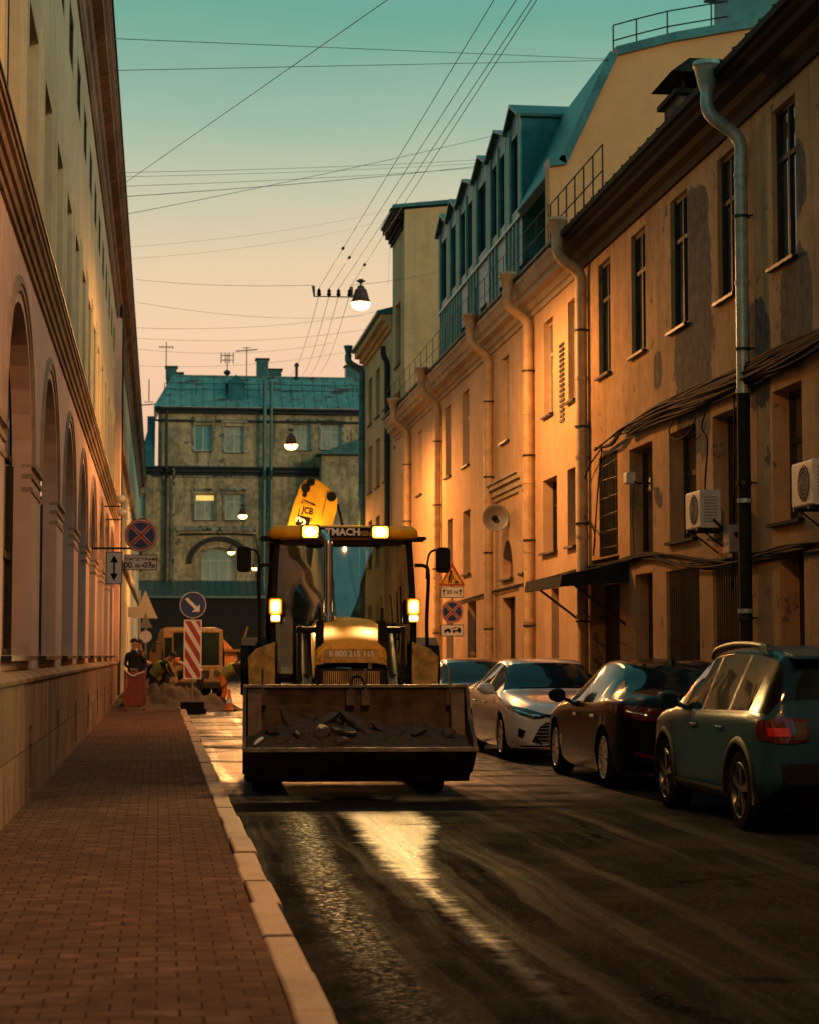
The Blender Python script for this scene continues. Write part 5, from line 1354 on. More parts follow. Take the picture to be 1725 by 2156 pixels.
mb = MB(); mb.tube([(-.5, -1.9, .85), (.5, -1.9, .85)], .06, 10); mb.build('torque_tube', M_['machine_black'], LD, True, auto=40)
# hood, grille, radiator cowl
def skin(rows):
    m = MB(); V = [[m.v(p) for p in r] for r in rows]
    for a, b in zip(V, V[1:]):
        for i in range(len(a)-1): m.f([a[i], a[i+1], b[i+1], b[i]])
    return m
def hood_row(y, zt, zb, w, rnd=.13, front=0):
    P = [(-w, y, zb)]; n = 7
    for k in range(n+1): a = PI-PI/2*k/n; P.append((-w+rnd+rnd*math.cos(a), y, zt-rnd+rnd*math.sin(a)))
    for k in range(1, 5): P.append((-w+rnd+(2*w-2*rnd)*k/5, y, zt+.025*math.sin(PI*k/5)))
    for k in range(n+1): a = PI/2-PI/2*k/n; P.append((w-rnd+rnd*math.cos(a), y, zt-rnd+rnd*math.sin(a)))
    P.append((w, y, zb)); return P
rows = [hood_row(.02, 1.93, 1.2, .40), hood_row(-.5, 1.91, 1.2, .40), hood_row(-1.0, 1.86, 1.2, .41), hood_row(-1.35, 1.79, 1.22, .41), hood_row(-1.55, 1.71, 1.26, .40), hood_row(-1.66, 1.63, 1.36, .395), hood_row(-1.72, 1.50, 1.37, .39, .1), hood_row(-1.73, 1.40, 1.37, .385, .02)]
hd = skin(rows).build('hood', M_['hood_paint'], LD, True)
mb = MB(); mb.rbox(-.30, .30, -1.745, -1.735, 1.42, 1.57, .02, 'y'); lp_ = mb.build('hood_label', M_['yellow_dirty'], hd)
lp_.rotation_euler = (R_(-12), 0, 0); lp_.location = (0, .30, .0)
lp_.rotation_euler = (0, 0, 0); lp_.location = (0, -.012, 0)
text('lettering', '8 800 215 115', .085, M_['sign_white'], hd, (0, -1.762, 1.515), bold=.002)
mb = MB(); mb.box(-.36, .36, -1.70, -.1, .62, 1.30); mb.build('radiator_cowl', M_['machine_black'], LD, bevel=.02)
mb = MB(); mb.rbox(-.35, .35, -1.735, -1.69, .70, 1.36, .04, 'y'); g = mb.build('grille', M_['machine_black'], LD)
mb = MB()
for k in range(27): x = -.30+.60*k/26; mb.box(x-.006, x+.006, -1.748, -1.735, .76, 1.33)
mb.build('grille_slat', M_['yellow_dirty'], g)
# exhaust
mb = MB(); mb.tube(spline([(-.215, -.85, 1.86), (-.215, -.85, 2.3), (-.215, -.85, 2.72), (-.225, -.84, 2.80), (-.26, -.80, 2.86), (-.29, -.78, 2.91)], 5), .052, 14); mb.lathe([(.052, 0), (.085, 0), (.085, .09), (.052, .11)], (-.215, -.85, 1.86), 'z', 16)
mb.build('exhaust_stack', M_['chrome'], LD, True, auto=50)
MAT['chrome_old'] = simple('chrome_old', (.07, .05, .035), .5, .35, var=.4)
LD.children[-1].data.materials[0] = MAT['chrome_old']
# cab: pillars, roof, glass
cb_ = MB()
Z0, Z1 = 1.10, 2.88
PT = {-1: [(-.80, -.02, Z0+.1), (-.83, .0, 1.9), (-.78, .08, Z1)], 1: [(.80, -.02, Z0+.1), (.83, .0, 1.9), (.78, .08, Z1)]}
for s in (-1, 1):
    cb_.tube(spline(PT[s], 5), .038, 8)
    cb_.tube(spline([(s*.84, 1.75, 1.3), (s*.84, 1.72, 2.0), (s*.78, 1.6, Z1)], 5), .045, 8)
    cb_.tube([(s*.86, .85, 1.3), (s*.82, .85, Z1)], .035, 8)
    cb_.tube([(s*.80, 0, 1.22), (s*.86, 1.75, 1.3)], .05, 8)
cb_.tube([(-.8, -.02, 1.24), (.8, -.02, 1.24)], .05, 8)
cab = cb_.build('cab_frame', M_['machine_black'], LD, True, auto=50)
g = skin([[(-.79+1.58*k/6, -.02-.10*math.sin(PI*k/6), 1.26) for k in range(7)], [(-.82+1.64*k/6, .0-.12*math.sin(PI*k/6), 1.9) for k in range(7)], [(-.80+1.60*k/6, .04-.11*math.sin(PI*k/6), 2.4) for k in range(7)], [(-.77+1.54*k/6, .09-.08*math.sin(PI*k/6), Z1) for k in range(7)]])
g.build('windscreen', M_['cab_glass'], LD, True)
for s in (-1, 1): 
    m = MB(); m.poly([(s*.82, .03, 1.3), (s*.86, 1.72, 1.32), (s*.80, 1.6, Z1-.02), (s*.79, .1, Z1-.02)]); m.build('side_window', M_['cab_glass'], LD)
m = MB(); m.poly([(-.82, 1.74, 1.35), (.82, 1.74, 1.35), (.77, 1.6, Z1-.02), (-.77, 1.6, Z1-.02)]); m.build('rear_window', M_['cab_glass'], LD)
# roof with the rounded visor that carries the lamps
def roof_row(z, wx, y0, y1, r=.22, n=5):
    P = []
    for cx, cy, a0 in ((wx-r, y1-r, 0), (-wx+r, y1-r, 90), (-wx+r, y0+r, 180), (wx-r, y0+r, 270)):
        for k in range(n+1): a = R_(a0+90*k/n); P.append((cx+r*math.cos(a), cy+r*math.sin(a), z))
    return P+[P[0]]
rf = skin([roof_row(2.86, .74, .02, 1.62), roof_row(2.865, .86, -.16, 1.75), roof_row(2.89, .885, -.22, 1.78), roof_row(2.97, .875, -.21, 1.77), roof_row(3.02, .83, -.16, 1.72), roof_row(3.04, .55, .1, 1.4), roof_row(3.045, .05, .6, .9, .04)])
rfo = rf.build('cab_roof', M_['yellow_paint'], LD, True)
mb = MB(); mb.rbox(-.30, .34, -.245, -.20, 2.875, 2.995, .02, 'y'); sgn = mb.build('roof_sign', M_['sign_black'], rfo)
text('lettering', 'TMACH', .115, M_['sign_white'], sgn, (-.02, -.249, 2.937), bold=.0045, sx=1.0)
text('lettering', 'RENT', .075, MAT['yellow_dirty'], sgn, (.265, -.249, 2.922), bold=.002, sx=1.0)
mb = MB()
for s in (-1, 1): mb.rbox(s*.86-.12, s*.86+.12, -.05, .4, 2.86, 2.90, .015, 'y')
mb.build('roof_drip', M_['machine_black'], rfo)
def worklight(x, y, z, w_, h, power, tilt, name, size=R_(74), foot=False):
    mb = MB(); mb.rbox(x-w_/2-.015, x+w_/2+.015, y+.004, y+.10, z-h/2-.015, z+h/2+.015, .025, 'y')
    if foot: mb.rbox(x-.055, x+.055, y+.01, y+.08, z-h/2-.10, z-h/2-.012, .015, 'y')
    o = mb.build('work_light', M_['yellow_paint'] if foot else M_['machine_black'], LD)
    o['label'] = name
    mb = MB(); mb.rbox(x-w_/2, x+w_/2, y-.012, y+.003, z-h/2, z+h/2, .03, 'y'); le = mb.build('lens', M_['work_lens_rim'], o, bevel=.008)
    mb = MB(); mb.lathe([(.001, y-.024), (.24, y-.022), (.34, y-.018), (.37, y-.0125)], (0, 0, 0), 'y', 28)
    for v in mb.bm.verts: v.co.x = x+v.co.x*w_; v.co.z = z+v.co.z*h
    mb.build('reflector', M_['work_light'], le, True)
    if foot: MB().rbox(x-.05, x+.05, y-.01, y+.009, z-h/2-.085, z-h/2-.02, .015, 'y').build('indicator', M_['sodium_glass'], o)
    l = bpy.data.lights.new('work_beam', 'SPOT'); l.energy = power; l.color = (1, .58, .19); l.spot_size = size; l.spot_blend = .6; l.shadow_soft_size = .06
    q = bpy.data.objects.new('work_beam', l); COL.objects.link(q); q.parent = o; q.location = (x, y-.06, z); q.rotation_euler = (R_(90-tilt), 0, PI)
    q.rotation_euler = Vector((0, -math.cos(R_(tilt)), -math.sin(R_(tilt)))).to_track_quat('-Z', 'Y').to_euler()
worklight(-.40, -.25, 2.94, .19, .14, 130*WORK_K, 17, 'left roof work light, square and glowing')
for s in (-1, 1):
    mb = MB(); mb.rbox(s*.42-.08, s*.42+.08, 1.78, 1.86, 2.87, 2.99, .02, 'y'); q_ = mb.build('rear_work_light', M_['work_light'], LD)
    l = bpy.data.lights.new('rear_beam', 'SPOT'); l.energy = 30; l.color = (1, .55, .17); l.spot_size = R_(95); l.spot_blend = .6; l.shadow_soft_size = .06
    b_ = bpy.data.objects.new('rear_beam', l); COL.objects.link(b_); b_.parent = q_; b_.location = (s*.42, 1.90, 2.95); b_.rotation_euler = Vector((0, 1, .75)).to_track_quat('-Z', 'Y').to_euler()
worklight(.42, -.25, 2.94, .19, .14, 330*WORK_K, 15, 'right roof work light, brightest of the four')
worklight(-.80, -.16, 2.07, .125, .165, 40*WORK_K, 20, 'left lower work light on the cab pillar', foot=True)
worklight(.82, -.16, 2.07, .125, .165, 40*WORK_K, 20, 'right lower work light on the cab pillar', foot=True)
# handrails and mirrors
for s in (-1, 1):
    mb = MB(); mb.tube(spline([(s*.84, -.04, 2.56), (s*.96, -.06, 2.55), (s*1.0, -.07, 2.45), (s*.98, -.07, 1.9), (s*.98, -.05, 1.5), (s*.86, .0, 1.42)], 6), .022, 8); mb.build('handrail', M_['machine_black'], LD, True)
    mb = MB(); mb.tube(spline([(s*.98, -.07, 2.40), (s*.99, -.08, 2.60), (s*1.03, -.1, 2.72), (s*1.15, -.12, 2.75)], 6), .014, 6); o = mb.build('mirror', M_['machine_black'], LD, True)
    mb = MB(); mb.rbox(s*1.17-.085, s*1.17+.085, -.16, -.10, 2.47, 2.77, .05, 'y', 5); mb.build('mirror_head', M_['plastic_black'], o, bevel=.01)
mb = MB(); mb.tube([(.56, -.16, 1.62), (.64, -.16, 1.70), (.08, -.16, 1.30)][1:], .012, 6); mb.tube([(.62, -.17, 2.25), (.64, -.17, 1.68)], .010, 6); mb.build('wiper', M_['machine_black'], LD)
mb = MB(); mb.tube(spline([(.60, -.6, 1.52), (.64, -.58, 1.9), (.63, -.55, 2.3)], 5), .012, 6); mb.build('antenna_rod', M_['machine_black'], LD)
# inside the cab: seat, steering column and wheel
mb = MB(); mb.rbox(-.27, .27, .75, 1.2, 1.25, 1.40, .05, 'x'); mb.rbox(-.26, .26, 1.12, 1.28, 1.36, 2.05, .06, 'x'); mb.rbox(-.14, .14, 1.14, 1.24, 2.06, 2.26, .04, 'x'); mb.build('seat', M_['seat_grey'], LD, bevel=.02)
mb = MB(); mb.tube([(0, .25, 1.1), (0, .45, 1.72)], .045, 8); mb.box(-.3, .3, .08, .3, 1.2, 1.62); st = mb.build('steering_column', M_['machine_black'], LD)
mb = MB(); mb.tube([(.2*math.cos(2*PI*k/20), .47+.09*math.sin(2*PI*k/20), 1.74+.17*math.sin(2*PI*k/20)) for k in range(21)], .016, 6); mb.tube([(-.19, .47, 1.74), (.19, .47, 1.74)], .014, 6); mb.build('steering_wheel', M_['machine_black'], st)
mb = MB(); mb.box(-.78, .78, .0, 1.7, 1.05, 1.12); mb.box(-.34, .34, -.1, 1.0, .55, 1.1); mb.box(-.75, .75, .1, 1.7, .55, 1.06); mb.build('chassis', M_['machine_black'], LD)
# wheels
def wheel(x, y, R, W, par, rimm, nlug=22, rr=.6):
    s = 1 if x > 0 else -1; mb = MB()
    mb.lathe([(R*rr, -W*.42), (R*.78, -W*.5), (R*.93, -W*.47), (R*.975, -W*.36), (R*.98, 0), (R*.975, W*.36), (R*.93, W*.47), (R*.78, W*.5), (R*rr, W*.42)], (x, y, R), 'x', 44)
    for k in range(nlug):
        for sd in (-1, 1):
            a = 2*PI*(k+(.5 if sd > 0 else 0))/nlug; c, n_ = math.cos(a), math.sin(a)
            F_ = lambda u, v, t: (x+t, y+c*v-n_*u, R+n_*v+c*u)
            mb.box(-.035, .035, R*.94, R*1.0, sd*W*.02, sd*W*.48, lambda u, v, t: F_(u+abs(t)*.35, v, t))
    o = mb.build('tyre', M_['rubber'], par, True, auto=35)
    mb = MB(); mb.lathe([(R*rr, W*.40*s), (R*rr*.93, W*.42*s), (R*rr*.86, W*.30*s), (R*rr*.5, W*.2*s), (R*.2, W*.22*s), (R*.18, W*.32*s), (.001, W*.33*s)], (x, y, R), 'x', 32); mb.build('rim', rimm, o, True, auto=40)
    return o
for s in (-1, 1):
    wheel(s*.93, 1.35, .72, .46, LD, M_['yellow_dirty'], 20); wheel(s*.90, -1.02, .46, .34, LD, M_['yellow_dirty'], 18)
mb = MB(); mb.box(-.8, .8, -1.12, -.92, .36, .56); mb.tube([(-.9, 1.35, .72), (.9, 1.35, .72)], .14, 10); mb.box(-.3, .3, -1.6, 1.6, .5, .78); mb.build('axle', M_['machine_black'], LD)
for s in (-1, 1):
    mb = MB(); P_ = [(.62, 1.02), (.46, 1.35), (.64, 1.62), (1.0, 1.72), (2.0, 1.70), (2.1, 1.3), (2.03, 1.3), (1.95, 1.62), (1.02, 1.64), (.70, 1.56), (.53, 1.34), (.68, 1.04)]
    mb.prism(P_, s*.80, s*1.20, 'x'); mb.build('rear_fender', M_['machine_black'], LD, bevel=.01)
    mb = MB(); mb.prism([(s*.80, 1.0), (s*1.10, .98), (s*1.12, 1.48), (s*1.02, 1.58), (s*.80, 1.66)], -.12, -.06, 'y'); mb.build('step_guard', M_['yellow_dirty'], LD, bevel=.012)
    mb = MB(); mb.rbox(s*.68-.14, s*.68+.14, -.3, .3, .45, 1.0, .04, 'x'); mb.box(s*.98-.18, s*.98+.18, .0, .5, .42, .47); mb.box(s*.98-.18, s*.98+.18, .0, .5, .70, .74); mb.build('fuel_tank' if s < 0 else 'tool_box', M_['machine_black'], LD, bevel=.01)
# backhoe boom folded up behind the cab
YB_ = 2.25
def loc_(px, py):
    """point on the boom face plane in the loader frame"""
    d = _F + _R*((px-PCX)/FPX) + _U*((PCY-py)/FPX); inv = LM.inverted()
    o_ = inv @ Vector((0, 0, EYE)); dd = inv.to_3x3() @ d; t_ = (YB_-o_.y)/dd.y
    q = o_+dd*t_; return (q.x, q.z)
out_ = [loc_(*p) for p in ((590, 1150), (607, 1098), (618, 1060), (632, 1022), (640, 1011), (655, 1008), (670, 1010), (688, 1022), (704, 1036), (711, 1050), (709, 1075), (700, 1110), (692, 1150))]
mb = MB(); mb.prism(out_, YB_, YB_+.30, 'y'); bo = mb.build('boom', M_['yellow_paint'], LD, bevel=.015)
mb = MB()
for px, py, r in ((655, 1015, .052), (644, 1028, .058), (698, 1046, .062), (642, 1042, .03)):
    x, z = loc_(px, py); mb.lathe([(.001, YB_-.05), (r, YB_-.05), (r, YB_-.0), (.001, YB_)], (x, 0, z), 'y', 18)
mb.build('pivot_pin', M_['machine_black'], bo)
mb = MB(); a, b = loc_(678, 1085), loc_(690, 1035); mb.tube([(a[0], YB_-.005, a[1]), (b[0], YB_-.005, b[1])], .008, 6); mb.build('weld_seam', M_['yellow_dirty'], bo)
mb = MB(); P_ = [loc_(*p) for p in ((622, 1104), (631, 1070), (656, 1082), (648, 1118))]; mb.prism(P_, YB_-.004, YB_-.001, 'y')
P_ = [loc_(*p) for p in ((631, 1092), (638, 1054), (663, 1064), (653, 1098))]
for i in range(4):
    a, b = Vector((P_[i][0], 0, P_[i][1])), Vector((P_[(i+1) % 4][0], 0, P_[(i+1) % 4][1])); c = (b-a).normalized().cross(Vector((0, 1, 0)))*.012
    mb.prism([(a.x, a.z), (b.x, b.z), (b.x+c.x, b.z+c.z), (a.x+c.x, a.z+c.z)], YB_-.0065, YB_-.0045, 'y')
dec = mb.build('decal', M_['sign_black'], bo)
c1 = loc_(648, 1076); c2 = loc_(633, 1097)
mb = MB(); a_ = R_(12); rot_ = lambda u, v: (c1[0]+u*math.cos(a_)+v*math.sin(a_), c1[1]-u*math.sin(a_)+v*math.cos(a_))
mb.prism([rot_(-.10, -.075), rot_(.10, -.075), rot_(.10, .085), rot_(-.10, .085)], YB_-.009, YB_-.007, 'y'); mb.build('badge_field', M_['yellow_paint'], dec)
text('lettering', 'JCB', .115, M_['sign_black'], dec, (c1[0], YB_-.011, c1[1]+.0), (PI/2, R_(12), 0), bold=.004, sx=.8)
text('lettering', '3', .19, M_['sign_white'], dec, (c2[0]+.01, YB_-.011, c2[1]), (PI/2, R_(-60), 0), bold=.006)
mb = MB(); mb.tube(spline([(loc_(708, 1060)[0]+.02, YB_+.1, loc_(708, 1060)[1]), (loc_(722, 1105)[0], YB_+.1, loc_(722, 1105)[1]), (.3, YB_+.1, 2.2)], 5), .02, 6); mb.build('hydraulic_hose', M_['rubber'], bo, True)
mb = MB(); mb.prism([out_[0], out_[-1], (out_[-1][0]-.05, 1.4), (out_[0][0]+.02, 1.4)], YB_+.03, YB_+.27, 'y'); mb.build('boom_base', M_['machine_black'], LD)  # lower boom coloured black to stand in for shade behind the cab
mb = MB(); mb.box(-.9, .9, 1.95, 2.15, .5, 1.0); mb.box(-.35, .3, 1.95, 2.3, .6, 1.6); mb.build('backhoe_frame', M_['machine_black'], LD)
# ---------------------------------------------------------------- cars (front = -y, own frame, ground z = 0)
def build_car(spec, root):
    L, W = spec['L'], spec['W']; B = spec['body']; n_side = 5
    T = lambda k, y: lerp_tab(spec[k], y)
    ys = []; y = 0.
    knots = sorted({0., L, .02, .05, .09, .14, .2, L-.02, L-.05, L-.09, L-.14, L-.2} | set(spec['cuts']))
    for a, b in zip(knots, knots[1:]):
        m = max(1, int(math.ceil((b-a)/.045)))
        ys += [a+(b-a)*k/m for k in range(m)]
    ys.append(L)
    rw = spec['wheel_r']+spec['arch_gap']
    def zbot(y):
        z = T('zbot', y)
        for yw in spec['axles']:
            d = abs(y-yw)
            if d < rw: z = max(z, spec['wheel_r']-.02+math.sqrt(rw*rw-d*d))
        return z
    secs = []
    for y in ys:
        hw = T('plan', y)*W/2; zt = T('ztop', y); zb = zbot(y); zbe = min(T('zbelt', y), zt-.035); zb = min(zb, zbe-.06)
        wr = min(T('wroof', y)*W/2, hw*.93); g = zt-zbe; zb0 = T('zbot', y)
        P = []
        prof = spec['side']
        for f, k in prof:
            z = zb0+(zbe-zb0)*f; z = max(z, zb); P.append((hw*k, z))
        sh = hw*spec.get('shoulder', .955)
        P.append((sh, zbe)); r0 = .07 if g > .2 else g*.3
        xi = sh-.012
        for k in range(1, n_side+1):
            t = k/n_side; zz = zbe+.008+(g-r0-.008)*t; P.append((xi+(wr-xi)*(t**1.12), zz))
        P.append((wr-.045, zt-r0*.30)); P.append((wr*.80, zt-r0*.10))
        for k in (.55, .28, 0): P.append((wr*k, zt+(.012 if g > .2 else .01)*(1-k)))
        secs.append((y, P))
    NP = len(secs[0][1]); np_ = len(spec['side'])
    i_belt = np_; i_win0 = np_+1; i_roof = np_+n_side
    body = MB(); wins = {}
    def face_kind(y, i):
        """which surface the strip between points i and i+1 at length y belongs to"""
        if i_belt <= i < i_roof:
            for nm, a, b in spec['side_glass']:
                if a < y < b: return nm
        if i >= i_roof:
            for nm, a, b in spec['end_glass']:
                if a < y < b: return nm
        if i_belt <= i < i_roof:
            for k_, (a, b) in enumerate(spec.get('black', ())):
                if a < y < b: return 'pillar_trim#%d' % k_
        return 'body'
    for s in (-1, 1):
        cache = {}
        def V(m, mb, j, i):
            k = (m, j, i)
            if k not in cache: yj, P = secs[j]; cache[k] = mb.v((s*P[i][0], yj, P[i][1]))
            return cache[k]
        for j in range(len(secs)-1):
            ym = (secs[j][0]+secs[j+1][0])/2
            for i in range(NP-1):
                k = face_kind(ym, i)
                if k != 'body':
                    # a margin of painted pillar / dark gasket stays around the pane
                    key = k if k.startswith(('wind', 'rear_w')) else k
                    if i == i_belt: k2 = 'body'
                    mbx = wins.setdefault((key, s) if 'side' in key or 'quarter' in key or 'pillar' in key else (key, 0), MB())
                    mbx.f([V(key, mbx, j, i), V(key, mbx, j+1, i), V(key, mbx, j+1, i+1), V(key, mbx, j, i+1)])
                else: body.f([V('body', body, j, i), V('body', body, j+1, i), V('body', body, j+1, i+1), V('body', body, j, i+1)])
    # close both ends with strips between the two sides
    for j, (yj, P) in ((0, secs[0]), (len(secs)-1, secs[-1])):
        for i in range(NP-2):
            a, b = P[i], P[i+1]; xs = [-1, -.6, -.2, .2, .6, 1]
            for u, v in zip(xs, xs[1:]): body.poly([(a[0]*u, yj, a[1]), (a[0]*v, yj, a[1]), (b[0]*v, yj, b[1]), (b[0]*u, yj, b[1])])
    bmesh.ops.remove_doubles(body.bm, verts=body.bm.verts, dist=.0008)
    tree_bm = body.bm.copy()
    bo = body.build('body', MAT[B], root, True, auto=38, weld=False)
    for (nm, s), m in wins.items():
        bmesh.ops.remove_doubles(m.bm, verts=m.bm.verts, dist=.0008)
        label = nm.split('#')[0]
        for f_ in m.bm.faces: pass
        o = m.build(label, MAT['gloss_black' if label == 'pillar_trim' else 'car_glass'], root, True, auto=40, weld=False)
    tree = BVHTree.FromBMesh(tree_bm); tree_bm.free()
    # dark underbody and wheel housings
    mb = MB(); mb.box(-W*.40, W*.40, .35, L-.35, .20, .62); mb.box(-W*.30, W*.30, .16, L-.16, .24, .5); mb.build('underbody', MAT['plastic_black'], root)
    return bo, tree, secs

def project(tree, outline_lo, outline_hi, n, m, direction, origin, off=.006):
    """grid between two curves (given in the two axes across the direction), laid onto the body"""
    mb = MB(); G = []
    def samp(c, t):
        k = t*(len(c)-1); i = min(int(k), len(c)-2); f = k-i
        return (c[i][0]+(c[i+1][0]-c[i][0])*f, c[i][1]+(c[i+1][1]-c[i][1])*f)
    d = Vector(direction)
    for a in range(n+1):
        row = []; p, q = samp(outline_lo, a/n), samp(outline_hi, a/n)
        for b in range(m+1):
            u = p[0]+(q[0]-p[0])*b/m; v = p[1]+(q[1]-p[1])*b/m
            o = Vector((u, origin, v)) if abs(d.y) > .5 else Vector((origin, u, v))
            h = tree.ray_cast(o, d)
            row.append(mb.v(h[0]-d*off) if h[0] is not None else None)
        G.append(row)
    for a in range(n):
        for b in range(m):
            V = [G[a][b], G[a+1][b], G[a+1][b+1], G[a][b+1]]
            if None not in V: mb.f(V)
    return mb
def mir(c): return [(-x, z) for x, z in c]

def car_wheel(x, y, R, W, par, spokes, mat, rr=.70, twin=False):
    s = 1 if x > 0 else -1; mb = MB()
    mb.lathe([(R*rr, -W*.45), (R*.84, -W*.5), (R*.95, -W*.46), (R, -W*.30), (R, W*.30), (R*.95, W*.46), (R*.84, W*.5), (R*rr, W*.45)], (x, y, R), 'x', 40)
    t = mb.build('wheel', MAT['rubber'], par, True, auto=45)
    mb = MB(); q = W*.5*s
    mb.lathe([(R*rr, q*.9), (R*rr*.97, q*.96), (R*rr*.93, q*.80), (R*rr*.90, q*.1)], (x, y, R), 'x', 40)
    mb.lathe([(.001, q*.90), (R*.10, q*.88), (R*.13, q*.7), (R*.13, q*.3)], (x, y, R), 'x', 20)
    for k in range(spokes):
        offs = (-.11, .11) if twin else (0,)
        for of in offs:
            a = 2*PI*k/spokes+.2; a2 = a+of
            p0 = (R*.10, a); p1 = (R*rr*.95, a2)
            c0, c1 = Vector((0, math.cos(a)*p0[0], math.sin(a)*p0[0])), Vector((0, math.cos(a2)*p1[0], math.sin(a2)*p1[0]))
            dirv = (c1-c0).normalized(); nrm = Vector((0, -dirv.z, dirv.y)); w0, w1 = R*.055, R*(.045 if twin else .07)
            F_ = [c0+nrm*w0, c1+nrm*w1, c1-nrm*w1, c0-nrm*w0]; C = Vector((x, y, R))
            A = [mb.v(C+p+Vector((q*.86 if i in (0, 3) else q*.92, 0, 0))) for i, p in enumerate(F_)]; Bv = [mb.v(C+p+Vector((q*.5, 0, 0))) for p in F_]
            mb.f(A); 
            for i in range(4): mb.f([A[i], A[(i+1) % 4], Bv[(i+1) % 4], Bv[i]])
    mb.build('rim', mat, t, True, auto=30)
    MB().lathe([(.001, q*.2), (R*rr*.92, q*.2), (R*rr*.92, q*.15), (.001, q*.15)], (x, y, R), 'x', 24).build('brake_disc', MAT['machine_black'], t)
    return t

SIDE = [(0, .93), (.10, .975), (.28, 1.0), (.5, 1.0), (.68, .99), (.86, .985), (.96, .972)]
sedan = dict(L=4.88, W=1.84, wheel_r=.335, arch_gap=.055, axles=(.96, 3.785), side=SIDE, shoulder=.955,
    zbot=[(0, .24), (.3, .19), (.8, .17), (4.0, .18), (4.6, .25), (4.88, .34)],
    plan=[(0, .70), (.02, .76), (.06, .82), (.15, .885), (.35, .945), (.7, .985), (1.2, 1), (3.8, 1), (4.3, .975), (4.6, .93), (4.78, .86), (4.86, .79), (4.88, .74)],
    ztop=[(0, .66), (.03, .71), (.10, .77), (.25, .83), (.7, .915), (1.2, .97), (1.36, .99), (1.75, 1.19), (2.15, 1.375), (2.4, 1.43), (2.8, 1.45), (3.2, 1.43), (3.55, 1.36), (3.95, 1.20), (4.22, 1.10), (4.5, 1.08), (4.74, 1.06), (4.83, 1.01), (4.88, .92)],
    zbelt=[(0, .60), (.2, .70), (.7, .82), (1.3, .90), (2.2, .93), (3.2, .955), (3.9, .99), (4.4, .99), (4.88, .86)],
    wroof=[(0, .66), (.7, .80), (1.3, .86), (1.5, .83), (2.15, .66), (2.8, .63), (3.4, .64), (3.9, .72), (4.2, .78), (4.88, .72)],
    side_glass=[('side_window#f', 1.72, 2.46), ('side_window#r', 2.54, 3.38), ('quarter_window', 3.43, 3.72)],
    end_glass=[('windscreen', 1.40, 2.16), ('rear_window', 3.40, 4.12)])
sedan['black'] = [(2.46, 2.54), (3.38, 3.43)]
sedan['cuts'] = sorted({q for g in sedan['side_glass']+sedan['end_glass'] for q in g[1:]})

def details(root, bo, tree, S_, kind):
    L, W = S_['L'], S_['W']
    # trims along the belt, door seams, handles
    for s in (-1, 1):
        d = (-s, 0, 0); og = s*2.
        for yy, z0, z1 in ((S_['door'][0], .30, .88), (S_['door'][1], .26, .92), (S_['door'][2], .55, .92)):
            project(tree, [(yy-.004, z0), (yy-.004, z1)], [(yy+.004, z0), (yy+.004, z1)], 10, 1, d, og, .003).build('door_seam', MAT['plastic_black'], bo)
        for yy in S_['handle']:
            h = MB(); xx = s*(W/2*.985); z = S_['hz']
            h.rbox(xx-.004 if s > 0 else xx-.032, xx+.032 if s > 0 else xx+.004, yy, yy+.20, z-.018, z+.018, .012, 'y'); h.build('door_handle', MAT[S_['body']] if kind != 'black' else MAT['chrome'], root)
        lo = [(y_, lerp_tab(S_['zbelt'], y_)-.012) for y_ in S_['trim']]; hi = [(y_, z_+.014) for y_, z_ in lo]
        project(tree, lo, hi, 30, 1, d, og, .006).build('belt_trim', MAT['chrome'], bo)
        # mirror
        m = MB(); ym = S_['mirror_y']; x0 = s*(W/2*.93); zc = lerp_tab(S_['zbelt'], ym)+.085
        pts = []
        for k in range(7):
            t = k/6; pts.append((x0+s*(.05+.20*t), ym-.03*math.sin(PI*t)+.03*t, zc+.01*t))
        m.tube(pts, [.045, .075, .088, .088, .082, .068, .03], 12); m.tube([(x0-s*.03, ym, zc-.07), (x0+s*.08, ym, zc-.03)], .025, 6)
        for v in m.bm.verts: v.co.y = ym+(v.co.y-ym)*(.75)
        o = m.build('mirror', MAT[S_['body']], root, True)
        g = MB(); g.rbox(min(x0+s*.09, x0+s*.235), max(x0+s*.09, x0+s*.235), ym+.075, ym+.082, zc-.055, zc+.06, .03, 'y'); g.build('mirror_glass', MAT['car_glass'], o)
    for ya in S_['axles']:
        for s in (-1, 1):
            car_wheel(s*(W/2-.115), ya, S_['wheel_r'], .215, root, S_['spokes'], MAT[S_['rim']], twin=S_.get('twin', False))

def plate_on(root, y, z, w_=.52, h=.112, face=-1, body=None):
    mb = MB(); mb.rbox(-w_/2, w_/2, y-.008 if face < 0 else y, y if face < 0 else y+.008, z-h/2, z+h/2, .01, 'y'); o = mb.build('number_plate', MAT['sign_white'], root)
    return o

